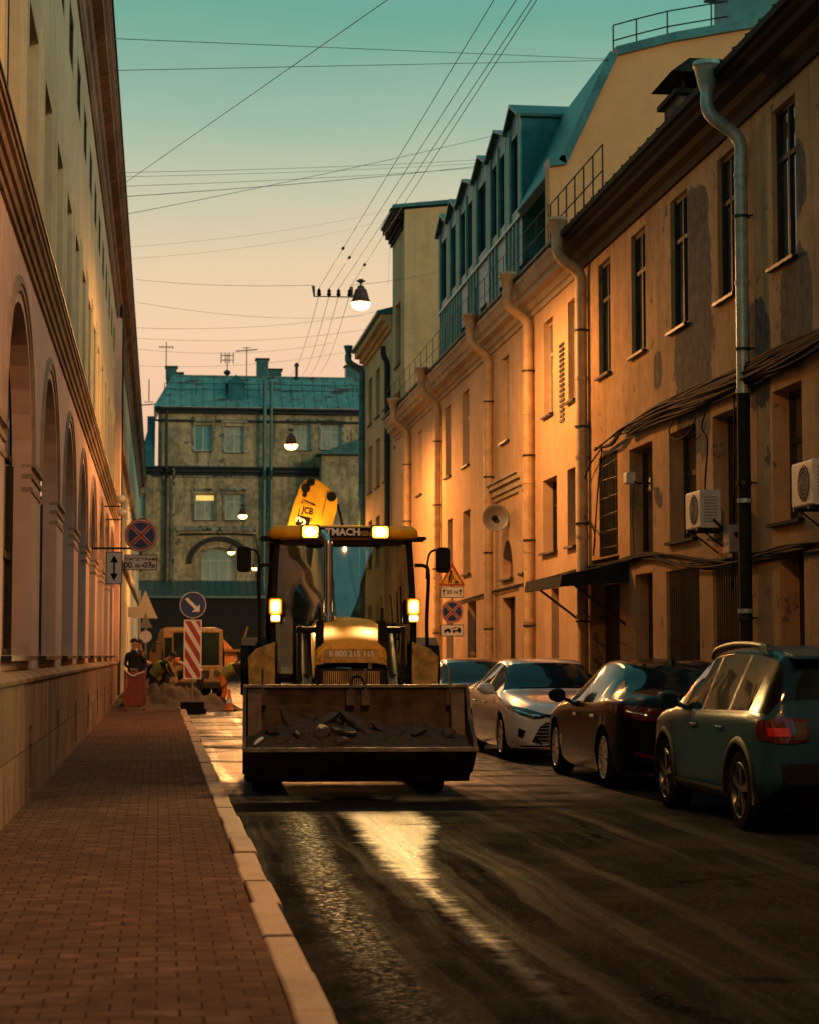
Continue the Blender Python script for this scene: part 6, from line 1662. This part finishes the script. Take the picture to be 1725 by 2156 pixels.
# ---- white saloon facing the camera
wc = dict(sedan); wc.update(body='car_white', door=(1.50, 2.50, 3.52), handle=(2.22, 3.20), hz=.80, trim=(1.6, 2.3, 3.0, 3.75), mirror_y=1.62, spokes=10, rim='alloy', twin=False)
WCX, WCY = 5.82, 28.4
o = empty('white_saloon_car', (WCX, WCY, 0), R_(0), 'white saloon parked facing the camera beside the loader bucket', 'car')
bo, tree, secs = build_car(wc, o); details(o, bo, tree, wc, 'white')
def front_face(o, bo, tree, mat_grille='plastic_black'):
    F_ = (0, 1, 0); og = -1.
    # slim upper grille with badge line, headlamps, big lower grille, fog recesses
    project(tree, [(-.62, .655), (-.3, .615), (0, .60), (.3, .615), (.62, .655)], [(-.60, .70), (-.3, .665), (0, .655), (.3, .665), (.60, .70)], 30, 3, F_, og, .006).build('upper_grille', MAT[mat_grille], bo)
    project(tree, [(-.62, .29), (-.45, .235), (0, .225), (.45, .235), (.62, .29)], [(-.50, .50), (-.42, .555), (0, .575), (.42, .555), (.50, .50)], 36, 10, F_, og, .008).build('lower_grille', MAT[mat_grille], bo)
    for k in range(6):
        z = .275+.048*k; w_ = .56-.03*abs(k-2)
        project(tree, [(-w_, z), (w_, z)], [(-w_, z+.014), (w_, z+.014)], 30, 1, F_, og, .014).build('grille_slat', MAT['sign_grey'], bo)
    project(tree, [(-.66, .21), (0, .185), (.66, .21)], [(-.60, .235), (0, .21), (.60, .235)], 30, 1, F_, og, .014).build('chin_trim', MAT['chrome'], bo)
    for s in (-1, 1):
        c = lambda pts: pts if s > 0 else mir(pts)
        h = project(tree, c([(.44, .615), (.6, .60), (.76, .66), (.87, .735)]), c([(.42, .675), (.6, .73), (.76, .775), (.88, .80)]), 24, 6, F_, og, .007).build('headlight', MAT['lens_dark'], bo, True)
        project(tree, c([(.46, .64), (.62, .655), (.80, .72)]), c([(.46, .655), (.62, .675), (.80, .74)]), 18, 1, F_, og, .012).build('light_strip', MAT['chrome'], h)
        project(tree, c([(.74, .33), (.80, .36)]), c([(.70, .44), (.79, .48)]), 6, 6, F_, og, .006).build('fog_recess', MAT[mat_grille], bo)
    MB().lathe([(.001, -.03), (.055, -.03), (.055, 0), (.001, 0)], (0, .03, .635), 'y', 24).build('badge', MAT['chrome'], bo)
    plate_on(bo, -.02, .39)
front_face(o, bo, tree)
# interior glimpsed through the glass is dark; sticker, mirror and wipers on the screen
mb = MB(); mb.tube([(-.55, 1.42, 1.02), (.05, 1.40, 1.035)], .008, 5); mb.tube([(-.05, 1.41, 1.025), (.6, 1.44, 1.03)], .008, 5); mb.build('wiper', MAT['plastic_black'], o)

# ---- dark red saloon behind it
rc = dict(wc); rc.update(body='car_red')
o = empty('dark_red_saloon_car', (5.75, 34.6, 0), 0, 'dark red saloon mostly hidden between the loader and the white car', 'car')
bo, tree, secs = build_car(rc, o); details(o, bo, tree, rc, 'red'); front_face(o, bo, tree)

# ---- black saloon with its rear to the camera
kc = dict(sedan); kc.update(body='car_black', door=(1.50, 2.50, 3.52), handle=(2.22, 3.20), hz=.80, trim=(1.5, 2.3, 3.0, 3.8), mirror_y=1.62, spokes=10, rim='alloy', twin=True, wheel_r=.345)
o = empty('black_saloon_car', (5.92, 21.8+4.88, 0), PI, 'glossy black saloon seen from behind between the white car and the grey blue one', 'car')
o.rotation_euler = (0, 0, 0); o.location = (5.92, 21.8+4.88, 0); o.scale = (1, 1, 1); o.rotation_euler = (0, 0, PI)
bo, tree, secs = build_car(kc, o); details(o, bo, tree, kc, 'black')
L_ = kc['L']; F_ = (0, -1, 0); og = L_+1.
for s in (-1, 1):
    c = lambda pts: pts if s > 0 else mir(pts)
    t_ = project(tree, c([(.34, .80), (.55, .78), (.75, .80), (.90, .86)]), c([(.33, .90), (.55, .92), (.75, .95), (.885, .955)]), 26, 7, F_, og, .008).build('tail_light', MAT['tail_red'], bo, True)
    project(tree, c([(.36, .845), (.6, .835), (.86, .885)]), c([(.36, .86), (.6, .852), (.86, .90)]), 20, 1, F_, og, .013).build('light_strip', MAT['chrome'], t_)
    project(tree, c([(.55, .36), (.78, .42)]), c([(.55, .40), (.78, .46)]), 10, 2, F_, og, .007).build('reflector', MAT['tail_red'], bo)
project(tree, [(-.33, .862), (0, .868), (.33, .862)], [(-.33, .885), (0, .892), (.33, .885)], 20, 1, F_, og, .010).build('boot_trim', MAT['chrome'], bo)
project(tree, [(-.62, .32), (0, .30), (.62, .32)], [(-.60, .42), (0, .41), (.60, .42)], 24, 3, F_, og, .006).build('diffuser', MAT['plastic_black'], bo)
plate_on(bo, L_-.015, .68, face=1)
mb = MB(); mb.prism([(3.25, 1.425), (3.5, 1.37), (3.48, 1.44), (3.40, 1.475)], -.02, .02, 'x'); mb.build('roof_antenna', MAT['car_black'], o, bevel=.006)

MAT['lamp_red'] = simple('lamp_red', (.35, .012, .008), .2, 0, .5, var=.1)
# ---- grey blue crossover nearest the camera
suv = dict(L=4.16, W=1.77, wheel_r=.345, arch_gap=.07, axles=(.80, 3.40), side=[(0, .93), (.08, .985), (.22, 1.0), (.45, 1.0), (.66, .995), (.85, .99), (.96, .975)], shoulder=.955,
    zbot=[(0, .30), (.4, .24), (3.7, .25), (4.0, .32), (4.16, .42)],
    plan=[(0, .74), (.03, .80), (.10, .88), (.3, .95), (.7, .99), (1.2, 1), (3.5, 1), (3.8, .985), (4.0, .955), (4.10, .90), (4.14, .85), (4.16, .80)],
    ztop=[(0, .80), (.04, .90), (.15, .97), (.6, 1.05), (1.0, 1.09), (1.08, 1.11), (1.4, 1.32), (1.75, 1.50), (2.0, 1.555), (2.5, 1.58), (3.2, 1.57), (3.7, 1.53), (3.86, 1.48), (3.98, 1.28), (4.06, 1.08), (4.12, .98), (4.16, .86)],
    zbelt=[(0, .72), (.3, .88), (.9, .97), (2.0, 1.0), (3.0, 1.02), (3.7, 1.03), (4.05, .99), (4.16, .80)],
    wroof=[(0, .70), (.9, .86), (1.1, .87), (1.75, .73), (2.5, .71), (3.6, .70), (3.9, .72), (4.05, .78), (4.16, .74)],
    side_glass=[('side_window#f', 1.45, 2.10), ('side_window#r', 2.17, 2.98), ('quarter_window', 3.05, 3.62)], end_glass=[('windscreen', 1.12, 1.76), ('rear_window', 3.80, 4.04)],
    body='car_blue', door=(1.18, 2.13, 3.02), handle=(1.86, 2.74), hz=.86, trim=(1.3, 2.0, 2.8, 3.65), mirror_y=1.36, spokes=5, rim='dark_alloy', twin=True)
suv['black'] = [(2.10, 2.17), (2.98, 3.05), (3.62, 4.03)]
suv['cuts'] = sorted({q for g in suv['side_glass']+suv['end_glass'] for q in g[1:]})
o = empty('grey_blue_crossover_car', (5.83, 16.44+4.16, 0), PI, 'grey blue crossover with roof rails nearest the camera at the right edge', 'car')
bo, tree, secs = build_car(suv, o); details(o, bo, tree, suv, 'suv')
L_ = suv['L']; og = L_+1.
for s in (-1, 1):
    c = lambda pts: pts if s > 0 else mir(pts)
    t_ = project(tree, c([(.50, .80), (.62, .775), (.76, .775), (.855, .80)]), c([(.50, .965), (.62, .985), (.76, .98), (.85, .95)]), 22, 9, F_, og, .014).build('tail_light', MAT['tail_red'], bo, True)
    t2 = project(tree, [(3.90, .81), (4.0, .795), (4.10, .79)], [(3.90, .945), (4.0, .965), (4.09, .955)], 14, 8, (-s, 0, 0), s*2., .012).build('tail_light_side', MAT['tail_red'], t_, True)
    project(tree, c([(.66, .83), (.83, .83)]), c([(.66, .90), (.83, .90)]), 14, 4, F_, og, .021).build('lamp_segment', MAT['lamp_red'], t_, True)
    project(tree, c([(.52, .81), (.63, .80)]), c([(.52, .95), (.63, .96)]), 8, 8, F_, og, .020).build('lamp_segment', MAT['lens_dark'], t_, True)
    mb = MB(); rl = spline([(s*.60, 1.62, 1.475), (s*.615, 1.82, 1.555), (s*.62, 2.3, 1.60), (s*.62, 2.9, 1.605), (s*.615, 3.35, 1.58), (s*.61, 3.5, 1.545)], 5); mb.tube(rl, .022, 8); mb.build('roof_rail', MAT['chrome_old'], o, True)
    mb = MB(); mb.prism([(3.24, 1.53), (3.54, 1.50), (3.47, 1.595), (3.30, 1.60)], s*.59, s*.64, 'x'); mb.build('rail_foot', MAT['car_blue'], o, bevel=.008)
    for ya in suv['axles']:   # dark wheel arch cladding
        R0 = suv['wheel_r']+suv['arch_gap']; A = []; Bq = []
        mb = MB(); prev = None
        for k in range(25):
            a = -.18+(PI+.36)*k/24; cy, cz = math.cos(a), math.sin(a); pr = []
            for rad in (R0-.012, R0+.03, R0+.065):
                yy, zz = ya+cy*rad, suv['wheel_r']-.02+cz*rad; h = tree.ray_cast(Vector((s*2, yy, zz)), Vector((-s, 0, 0)))
                x_ = h[0].x if h[0] is not None and abs(h[0].x) > .6 else s*(suv['W']/2*.97)
                pr.append(mb.v((x_+s*(.022 if rad < R0+.05 else .004), yy, zz)))
            pr.append(mb.v((pr[0].co.x-s*.10, pr[0].co.y, pr[0].co.z)))
            if prev:
                mb.f([prev[3], prev[0], pr[0], pr[3]])
                for i in range(2): mb.f([prev[i], prev[i+1], pr[i+1], pr[i]])
            prev = pr
        mb.build('wheel_arch', MAT['plastic_black'], bo, True)
    project(tree, [(1.25, .25), (2.95, .25)], [(1.25, .345), (2.95, .345)], 30, 3, (-s, 0, 0), s*2., .012).build('sill_cladding', MAT['plastic_black'], bo)
project(tree, [(-.72, .44), (0, .43), (.72, .44)], [(-.74, .60), (0, .63), (.74, .60)], 30, 5, F_, og, .012).build('bumper_cladding', MAT['plastic_black'], bo)
mb = MB(); mb.prism([(3.70, 1.54), (3.98, 1.50), (4.0, 1.47), (3.8, 1.475)], -.56, .56, 'x'); mb.build('roof_spoiler', MAT['car_blue'], o, bevel=.01)
mb = MB(); mb.tube([(0, 4.02, 1.14), (-.42, 3.98, 1.22)], .012, 6); mb.build('rear_wiper', MAT['plastic_black'], o)
plate_on(bo, L_-.01, .74, face=1)
# ---------------------------------------------------------------- road workers, their truck and the heap of earth
def person(loc, rz, pose, label, cloth='cloth_dark', vest=None, trousers='cloth_navy', helmet=None):
    """one continuous skinned body; pose gives the joints in metres (own frame, facing -y)"""
    o = empty('person', loc, rz, label, 'person', 'road workers behind the signs')
    J = pose; bm = bmesh.new(); L = bm.verts.layers.skin.verify(); vs = {}
    chain = [('pelvis', .135), ('waist', .125), ('chest', .15), ('neck', .06), ('headb', .075), ('head', .095), ('headt', .07)]
    def V(k, r):
        v = bm.verts.new(J[k]); v[L].radius = (r, r*.85); vs[k] = v; return v
    for k, r in chain: V(k, r)
    vs['pelvis'][L].use_root = True
    for (a, _), (b, _) in zip(chain, chain[1:]): bm.edges.new((vs[a], vs[b]))
    for s in 'LR':
        for k, r in (('hip', .10), ('knee', .065), ('ankle', .045), ('toe', .04), ('sho', .075), ('elb', .048), ('wri', .032), ('hand', .04)): V(k+s, r)
        for a, b in (('pelvis', 'hip'+s), ('hip'+s, 'knee'+s), ('knee'+s, 'ankle'+s), ('ankle'+s, 'toe'+s), ('chest', 'sho'+s), ('sho'+s, 'elb'+s), ('elb'+s, 'wri'+s), ('wri'+s, 'hand'+s)): bm.edges.new((vs[a], vs[b]))
        # fingers: four and a thumb
        h, w_ = Vector(J['hand'+s]), Vector(J['wri'+s]); d = (h-w_).normalized(); side = d.cross(Vector((0, 1, .2))).normalized()
        for i, (q, l) in enumerate(((-.030, .075), (-.010, .088), (.010, .082), (.030, .065))):
            a = bm.verts.new(h+side*q+d*.035); b = bm.verts.new(h+side*q*1.15+d*(.035+l*.6)+Vector((0, -.015, -.005))); 
            a[L].radius = (.011, .011); b[L].radius = (.008, .008); bm.edges.new((vs['hand'+s], a)); bm.edges.new((a, b))
        a = bm.verts.new(h+side*.055+d*.02); a[L].radius = (.011, .011); bm.edges.new((vs['hand'+s], a))
    me = bpy.data.meshes.new('body'); bm.to_mesh(me); bm.free()
    t = bpy.data.objects.new('tmp', me); COL.objects.link(t)
    t.modifiers.new('s', 'SKIN').use_smooth_shade = True; u = t.modifiers.new('u', 'SUBSURF'); u.levels = u.render_levels = 1
    dg = bpy.context.evaluated_depsgraph_get(); dg.update(); m2 = bpy.data.meshes.new_from_object(t.evaluated_get(dg)); bpy.data.objects.remove(t)
    m2.name = 'body'; m2.materials.clear()
    for m in (cloth, 'skin', trousers, 'plastic_black'): m2.materials.append(MAT[m])
    hd = Vector(J['head']); 
    for p in m2.polygons:
        c = p.center; p.use_smooth = True
        if (c-hd).length < .17: p.material_index = 1
        elif min((c-Vector(J['handL'])).length, (c-Vector(J['handR'])).length) < .11: p.material_index = 1
        elif min((c-Vector(J[k])).length for k in ('toeL', 'toeR', 'ankleL', 'ankleR')) < .12: p.material_index = 3
        elif min((c-Vector(J[k])).length for k in ('kneeL', 'kneeR', 'hipL', 'hipR', 'pelvis')) < min((c-Vector(J[k])).length for k in ('waist', 'chest', 'elbL', 'elbR')): p.material_index = 2
    b = bpy.data.objects.new('body', m2); COL.objects.link(b); b.parent = o
    # face, ears and hair
    up = (Vector(J['headt'])-Vector(J['headb'])).normalized(); fw = Vector(J.get('face', (0, -1, 0))).normalized(); rt = fw.cross(up).normalized()
    mb = MB()
    for s in (-1, 1):
        bmesh.ops.create_icosphere(mb.bm, subdivisions=1, radius=.013, matrix=Matrix.Translation(hd+fw*.095+rt*s*.033+up*.01))
    mb.build('eye', MAT['sign_black'], b)
    mb = MB(); bmesh.ops.create_cone(mb.bm, cap_ends=True, segments=6, radius1=.018, radius2=.006, depth=.05, matrix=Matrix.Translation(hd+fw*.105-up*.02))
    for s in (-1, 1): bmesh.ops.create_icosphere(mb.bm, subdivisions=1, radius=.024, matrix=Matrix.Translation(hd+rt*s*.098-up*.01))
    mb.build('nose', MAT['skin'], b)
    mb = MB(); bmesh.ops.create_icosphere(mb.bm, subdivisions=3, radius=.125, matrix=Matrix.Translation(hd+up*.035-fw*.012))
    for f in [f for f in mb.bm.faces if (f.calc_center_median()-hd).dot(up) < .03+.09*max(0, (f.calc_center_median()-hd).dot(fw)/.1)]: mb.bm.faces.remove(f)
    if helmet:
        n0 = mb; mb.tube([hd+up*.05+fw*(.15*math.cos(a))+rt*(.14*math.sin(a)) for a in [2*PI*k/16 for k in range(17)]], .012, 5)
    mb.build('helmet' if helmet else 'hair', MAT[helmet or 'hair_dark'], o, True)
    if vest:
        mb = MB(); rows = []
        w0, c0, s0 = Vector(J['pelvis']).lerp(Vector(J['waist']), .2), Vector(J['chest']), Vector(J['neck'])
        ax = (c0-w0).normalized(); sx = (Vector(J['shoR'])-Vector(J['shoL'])).normalized(); fz = ax.cross(sx).normalized()
        for t_, a, d in ((0, .185, .155), (.35, .18, .15), (.75, .205, .165), (1.0, .215, .16), (1.18, .17, .12), (1.3, .09, .085)):
            c = w0+(c0-w0)*t_; rows.append([mb.v(c+sx*a*math.cos(2*PI*k/18)+fz*d*math.sin(2*PI*k/18)) for k in range(18)])
        for p, q in zip(rows, rows[1:]):
            for k in range(18): mb.f([p[k], p[(k+1) % 18], q[(k+1) % 18], q[k]])
        v = mb.build('vest', MAT[vest], o, True)
        mb = MB()
        for t_ in (.25, .5):
            c = w0+(c0-w0)*t_; R1 = [(c+sx*.196*math.cos(2*PI*k/18)+fz*.168*math.sin(2*PI*k/18)) for k in range(19)]
            for p, q in zip(R1, R1[1:]): mb.poly([p-ax*.02, q-ax*.02, q+ax*.02, p+ax*.02])
        mb.build('reflective_band', MAT['sign_grey'], v)
    return o
def stand(lean=0, arms='down', spread=.12, tw=0):
    s = math.sin(lean); c = math.cos(lean)
    T = lambda x, y, z: (x, y*c-(z-.95)*s if z > .95 else y, .95+(z-.95)*c+y*s if z > .95 else z)
    J = {'pelvis': (0, 0, .95), 'waist': T(0, 0, 1.1), 'chest': T(0, 0, 1.34), 'neck': T(0, 0, 1.52), 'headb': T(0, -.015, 1.60), 'head': T(0, -.03, 1.68), 'headt': T(0, -.025, 1.76)}
    for n, k in (('L', -1), ('R', 1)):
        J['hip'+n] = (k*.10, 0, .90); J['knee'+n] = (k*spread, -.03-.1*max(0, lean)*.6, .50); J['ankle'+n] = (k*(spread+.02), .03, .09); J['toe'+n] = (k*(spread+.05), -.14, .05)
        J['sho'+n] = T(k*.20, 0, 1.43)
        if arms == 'down': J['elb'+n] = T(k*.26, .02, 1.14); J['wri'+n] = T(k*.25, -.08, .90 if lean else .90); J['hand'+n] = T(k*.24, -.11, .955)
        elif arms == 'phone' and k == 1: J['elb'+n] = T(.27, -.12, 1.18); J['wri'+n] = T(.12, -.28, 1.36); J['hand'+n] = T(.08, -.30, 1.42)
        elif arms == 'phone': J['elb'+n] = T(-.26, .02, 1.14); J['wri'+n] = T(-.2, -.2, 1.0); J['hand'+n] = T(-.17, -.26, 1.01)
        else:
            sh = Vector(J['sho'+n]); J['elb'+n] = tuple(sh+Vector((k*.05, -.12, -.24))); J['wri'+n] = tuple(sh+Vector((-k*.04, -.28, -.42))); J['hand'+n] = tuple(sh+Vector((-k*.07, -.33, -.48)))
    if arms == 'down':
        for n, k in (('L', -1), ('R', 1)):
            sh = Vector(J['sho'+n]); J['elb'+n] = tuple(sh+Vector((k*.05, .02, -.29))); J['wri'+n] = tuple(sh+Vector((k*.05, -.08, -.53))); J['hand'+n] = tuple(sh+Vector((k*.05, -.11, -.61)))
    J['face'] = (0, -c, -s) if lean < .5 else (0, -c, -s)
    return J
def spot(px, y): return at(px, 1400, y=y).x
person((spot(280, 54.6), 54.6, KH), R_(40), stand(.05, 'phone'), 'person in dark jacket standing behind the red barrier, leftmost of the workers', 'cloth_dark')
person((spot(298, 55.6), 55.6, KH), R_(-60), stand(.08, 'down'), 'person in dark clothes standing close beside the leftmost worker', 'cloth_navy')
person((spot(322, 56.8), 56.8, .0), R_(75), stand(.75, 'work'), 'person in yellow vest bending over behind the red barrier', 'cloth_dark', 'vest_yellow')
person((spot(352, 58.0), 58.0, .0), R_(-80), stand(1.0, 'work'), 'person in dark clothes crouched over the earth left of the striped panel', 'cloth_dark')
person((spot(424, 58.2), 58.2, .0), R_(-100), stand(1.05, 'work'), 'person in orange vest bending low, half hidden by the striped panel', 'cloth_dark', 'vest_orange', helmet='vest_orange')
person((spot(468, 57.2), 57.2, .0), R_(80), stand(.95, 'work'), 'person in yellow vest and orange trousers bending right of the striped panel', 'cloth_dark', 'vest_yellow', 'vest_orange')
# shovel held by the right worker
p = Vector((spot(455, 56.8), 56.8, 0))
o = empty('shovel', p, 0, 'long handled shovel lying slanted in front of the bending worker in orange trousers', 'shovel')
mb = MB(); mb.tube([(-.35, 0, .12), (.55, .15, .95)], .018, 6); mb.build('handle', MAT['old_wood'], o)
mb = MB(); mb.prism([(-.35, .15), (-.42, .02), (-.66, -.02), (-.6, .08)], -.11, .11, 'y'); mb.build('blade', MAT['sign_grey'], o)
# red barrier
Y = 52.4; s_ = Y/FPX; a, b = spot(264, Y), spot(305, Y)
o = empty('safety_barrier', ((a+b)/2, Y, KH), 0, 'red slatted safety barrier with pale posts standing on the left pavement', 'barrier')
w_ = (b-a)/2; z1 = at(285, 1412, y=Y).z-KH
mb = MB()
for k in range(9): x = -w_+.06+(2*w_-.12)*k/8; mb.box(x-.021, x+.021, -.012, .012, .10, z1-.04)
for z in (.16, z1*.5, z1-.06): mb.box(-w_, w_, -.02, -.012, z-.035, z+.035)
mb.build('panel', MAT['barrier_red'], o)
for s in (-1, 1): mb = MB(); mb.rbox(s*w_-.035, s*w_+.035, -.03, .03, .02, z1+.02, .02, 'z'); mb.box(s*w_-.05, s*w_+.05, -.28, .28, 0, .05); mb.build('post', MAT['rust_red'], o)
mb = MB(); mb.tube(spline([(-w_, -.05, z1), (-w_*.3, -.06, z1-.13), (w_*.2, -.05, z1-.09), (w_, -.05, z1-.02)], 6), .018, 6); mb.build('ribbon', MAT['sign_white'], o)
# heap of excavated earth across pavement and road
mb = MB(); G = []; nx, ny = 60, 26
for j in range(ny+1):
    r_ = []
    for i in range(nx+1):
        x = -1.2+3.9*i/nx; y = 54.0+4.4*j/ny
        h = .62*math.exp(-((x-.2)/.75)**2-((y-56.2)/1.2)**2)+.42*math.exp(-((x-1.35)/.7)**2-((y-56.5)/1.1)**2)+.30*math.exp(-((x+.7)/.5)**2-((y-55.9)/.9)**2)
        h = h*(1+.5*mnoise.fractal(Vector((x*3, y*3, 1)), 1, 2, 5))+.03*mnoise.noise(Vector((x*14, y*14, 3)))*min(1, h*6)
        r_.append(mb.v((x, y, max(-.02, h-.03)+(.0 if x > .6 else .10*min(1, max(0, (.6-x)*8))))))
    G.append(r_)
for j in range(ny):
    for i in range(nx): mb.f([G[j][i], G[j][i+1], G[j+1][i+1], G[j+1][i]])
tag(mb.build('earth_heap', MAT['soil'], None, True), 'dark mound of dug earth around the workers feet', 'earth', kind='stuff')
# truck: cab towards us on the left, orange tipper body behind to the right
Y = 66.0; s_ = Y/FPX; px = lambda q: at(q, 1380, y=Y).x; pz = lambda q: at(400, q, y=Y).z
cx = (px(338)+px(474))/2
o = empty('tipper_truck', (cx, Y, 0), R_(6), 'old yellow tipper truck with dark windscreen and orange skip body behind the workers', 'truck')
hw = (px(474)-px(338))/2
zr_ = pz(1322); zw0 = pz(1400)
prof = lambda f, y, z: None
mb = MB(); rows = []
def ring(y, w0, w1, z0, z1, r=.16):
    P_ = [(-w0, y, z0), (-w0*1.0, y, z0+.5*(z1-z0)), (-w1, y, z1-r), (-w1+r*.4, y, z1-r*.25), (-w1+r, y, z1), (w1-r, y, z1), (w1-r*.4, y, z1-r*.25), (w1, y, z1-r), (w0, y, z0+.5*(z1-z0)), (w0, y, z0)]
    return P_
sk = skin([ring(-.10, hw*.98, hw*.90, .75, zr_-.05), ring(.0, hw, hw*.93, .7, zr_), ring(.8, hw, hw*.93, .7, zr_+.03), ring(1.5, hw, hw*.92, .7, zr_)])
cabt = sk.build('cab', MAT['truck_yellow'], o, True, auto=40)
mb = MB(); mb.box(-hw*.94, hw*.94, -.14, -.06, .62, zw0-.02); mb.box(-hw*.93, -hw*.62, -.13, -.06, zw0-.03, zr_-.12); mb.box(hw*.80, hw*.92, -.13, -.06, zw0-.03, zr_-.12); mb.box(-hw*.93, hw*.92, -.13, -.06, zr_-.16, zr_-.06); mb.build('cab_front', MAT['truck_yellow'], o, bevel=.02)
mb = MB(); mb.box(-hw*.62, hw*.80, -.115, -.09, zw0-.03, zr_-.15); mb.build('windscreen', MAT['car_glass'], o)
mb = MB(); mb.box(-hw*.90, -hw*.66, -.135, -.125, zw0+.12, zr_-.32); mb.build('corner_window', MAT['car_glass'], o)
mb = MB(); mb.rbox(-hw, hw, -.3, -.12, .42, .66, .05, 'x'); mb.build('bumper', MAT['machine_black'], o)
for s in (-1, 1): mb = MB(); mb.lathe([(.001, -.17), (.10, -.165), (.11, -.14)], (s*hw*.74, 0, .92), 'y', 16); mb.build('headlight', MAT['lens_dark'], o)
mb = MB(); mb.rbox(-hw*.5, hw*.5, -.16, -.13, .78, 1.02, .03, 'y'); mb.build('grille', MAT['machine_black'], o)
for s in (-1, 1):
    for y in (.7, 3.6): car_wheel(s*(hw-.14), y, .42, .26, o, 6, MAT['truck_yellow'])
mb = MB(); P_ = [(-.9, .95), (1.32, .95), (1.70, 1.35), (1.62, 1.62), (.95, zr_-.06), (-.4, zr_+.02), (-.9, 1.6)]
mb.prism(P_, 1.7, 4.9, 'y'); mb.build('skip_body', MAT['truck_orange'], o, bevel=.03)
mb = MB(); mb.box(1.0, 1.9, 1.55, 1.72, 1.62, 1.70); mb.tube([(1.75, 1.6, 1.6), (2.0, 1.6, 2.45)], .03, 6); mb.prism([(1.02, 1.0), (1.28, 1.0), (1.22, 1.6), (1.02, 1.64)], 1.62, 1.70, 'y'); mb.build('skip_frame', MAT['truck_yellow'], o)
mb = MB(); mb.box(-hw*.6, hw*.6, .2, 4.8, .5, .8); mb.build('chassis', MAT['machine_black'], o)
mb = MB(); mb.tube([(-hw-.0, -.1, zr_-.5), (-hw-.22, -.14, zr_-.5)], .015, 5); mb.rbox(-hw-.32, -hw-.16, -.17, -.13, zr_-.8, zr_-.42, .03, 'y'); mb.build('mirror', MAT['machine_black'], o)
# traffic cone by the heap and bollard at the wall foot
for (px_, y, lab) in ((483, 55.2, 'orange traffic cone standing right of the bending worker in front of the truck'),):
    o = empty('traffic_cone', (spot(px_, y), y, 0), 0, lab, 'traffic cone')
    mb = MB(); mb.lathe([(.12, .04), (.10, .06), (.03, .60), (.001, .61)], (0, 0, 0), 'z', 20); c = mb.build('cone', MAT['vest_orange'], o, True, auto=40)
    MB().lathe([(.092, .22), (.074, .34)], (0, 0, 0), 'z', 20).build('white_band', MAT['sign_white'], c)
    MB().rbox(-.2, .2, -.2, .2, 0, .04, .03, 'z').build('base', MAT['rubber'], o)
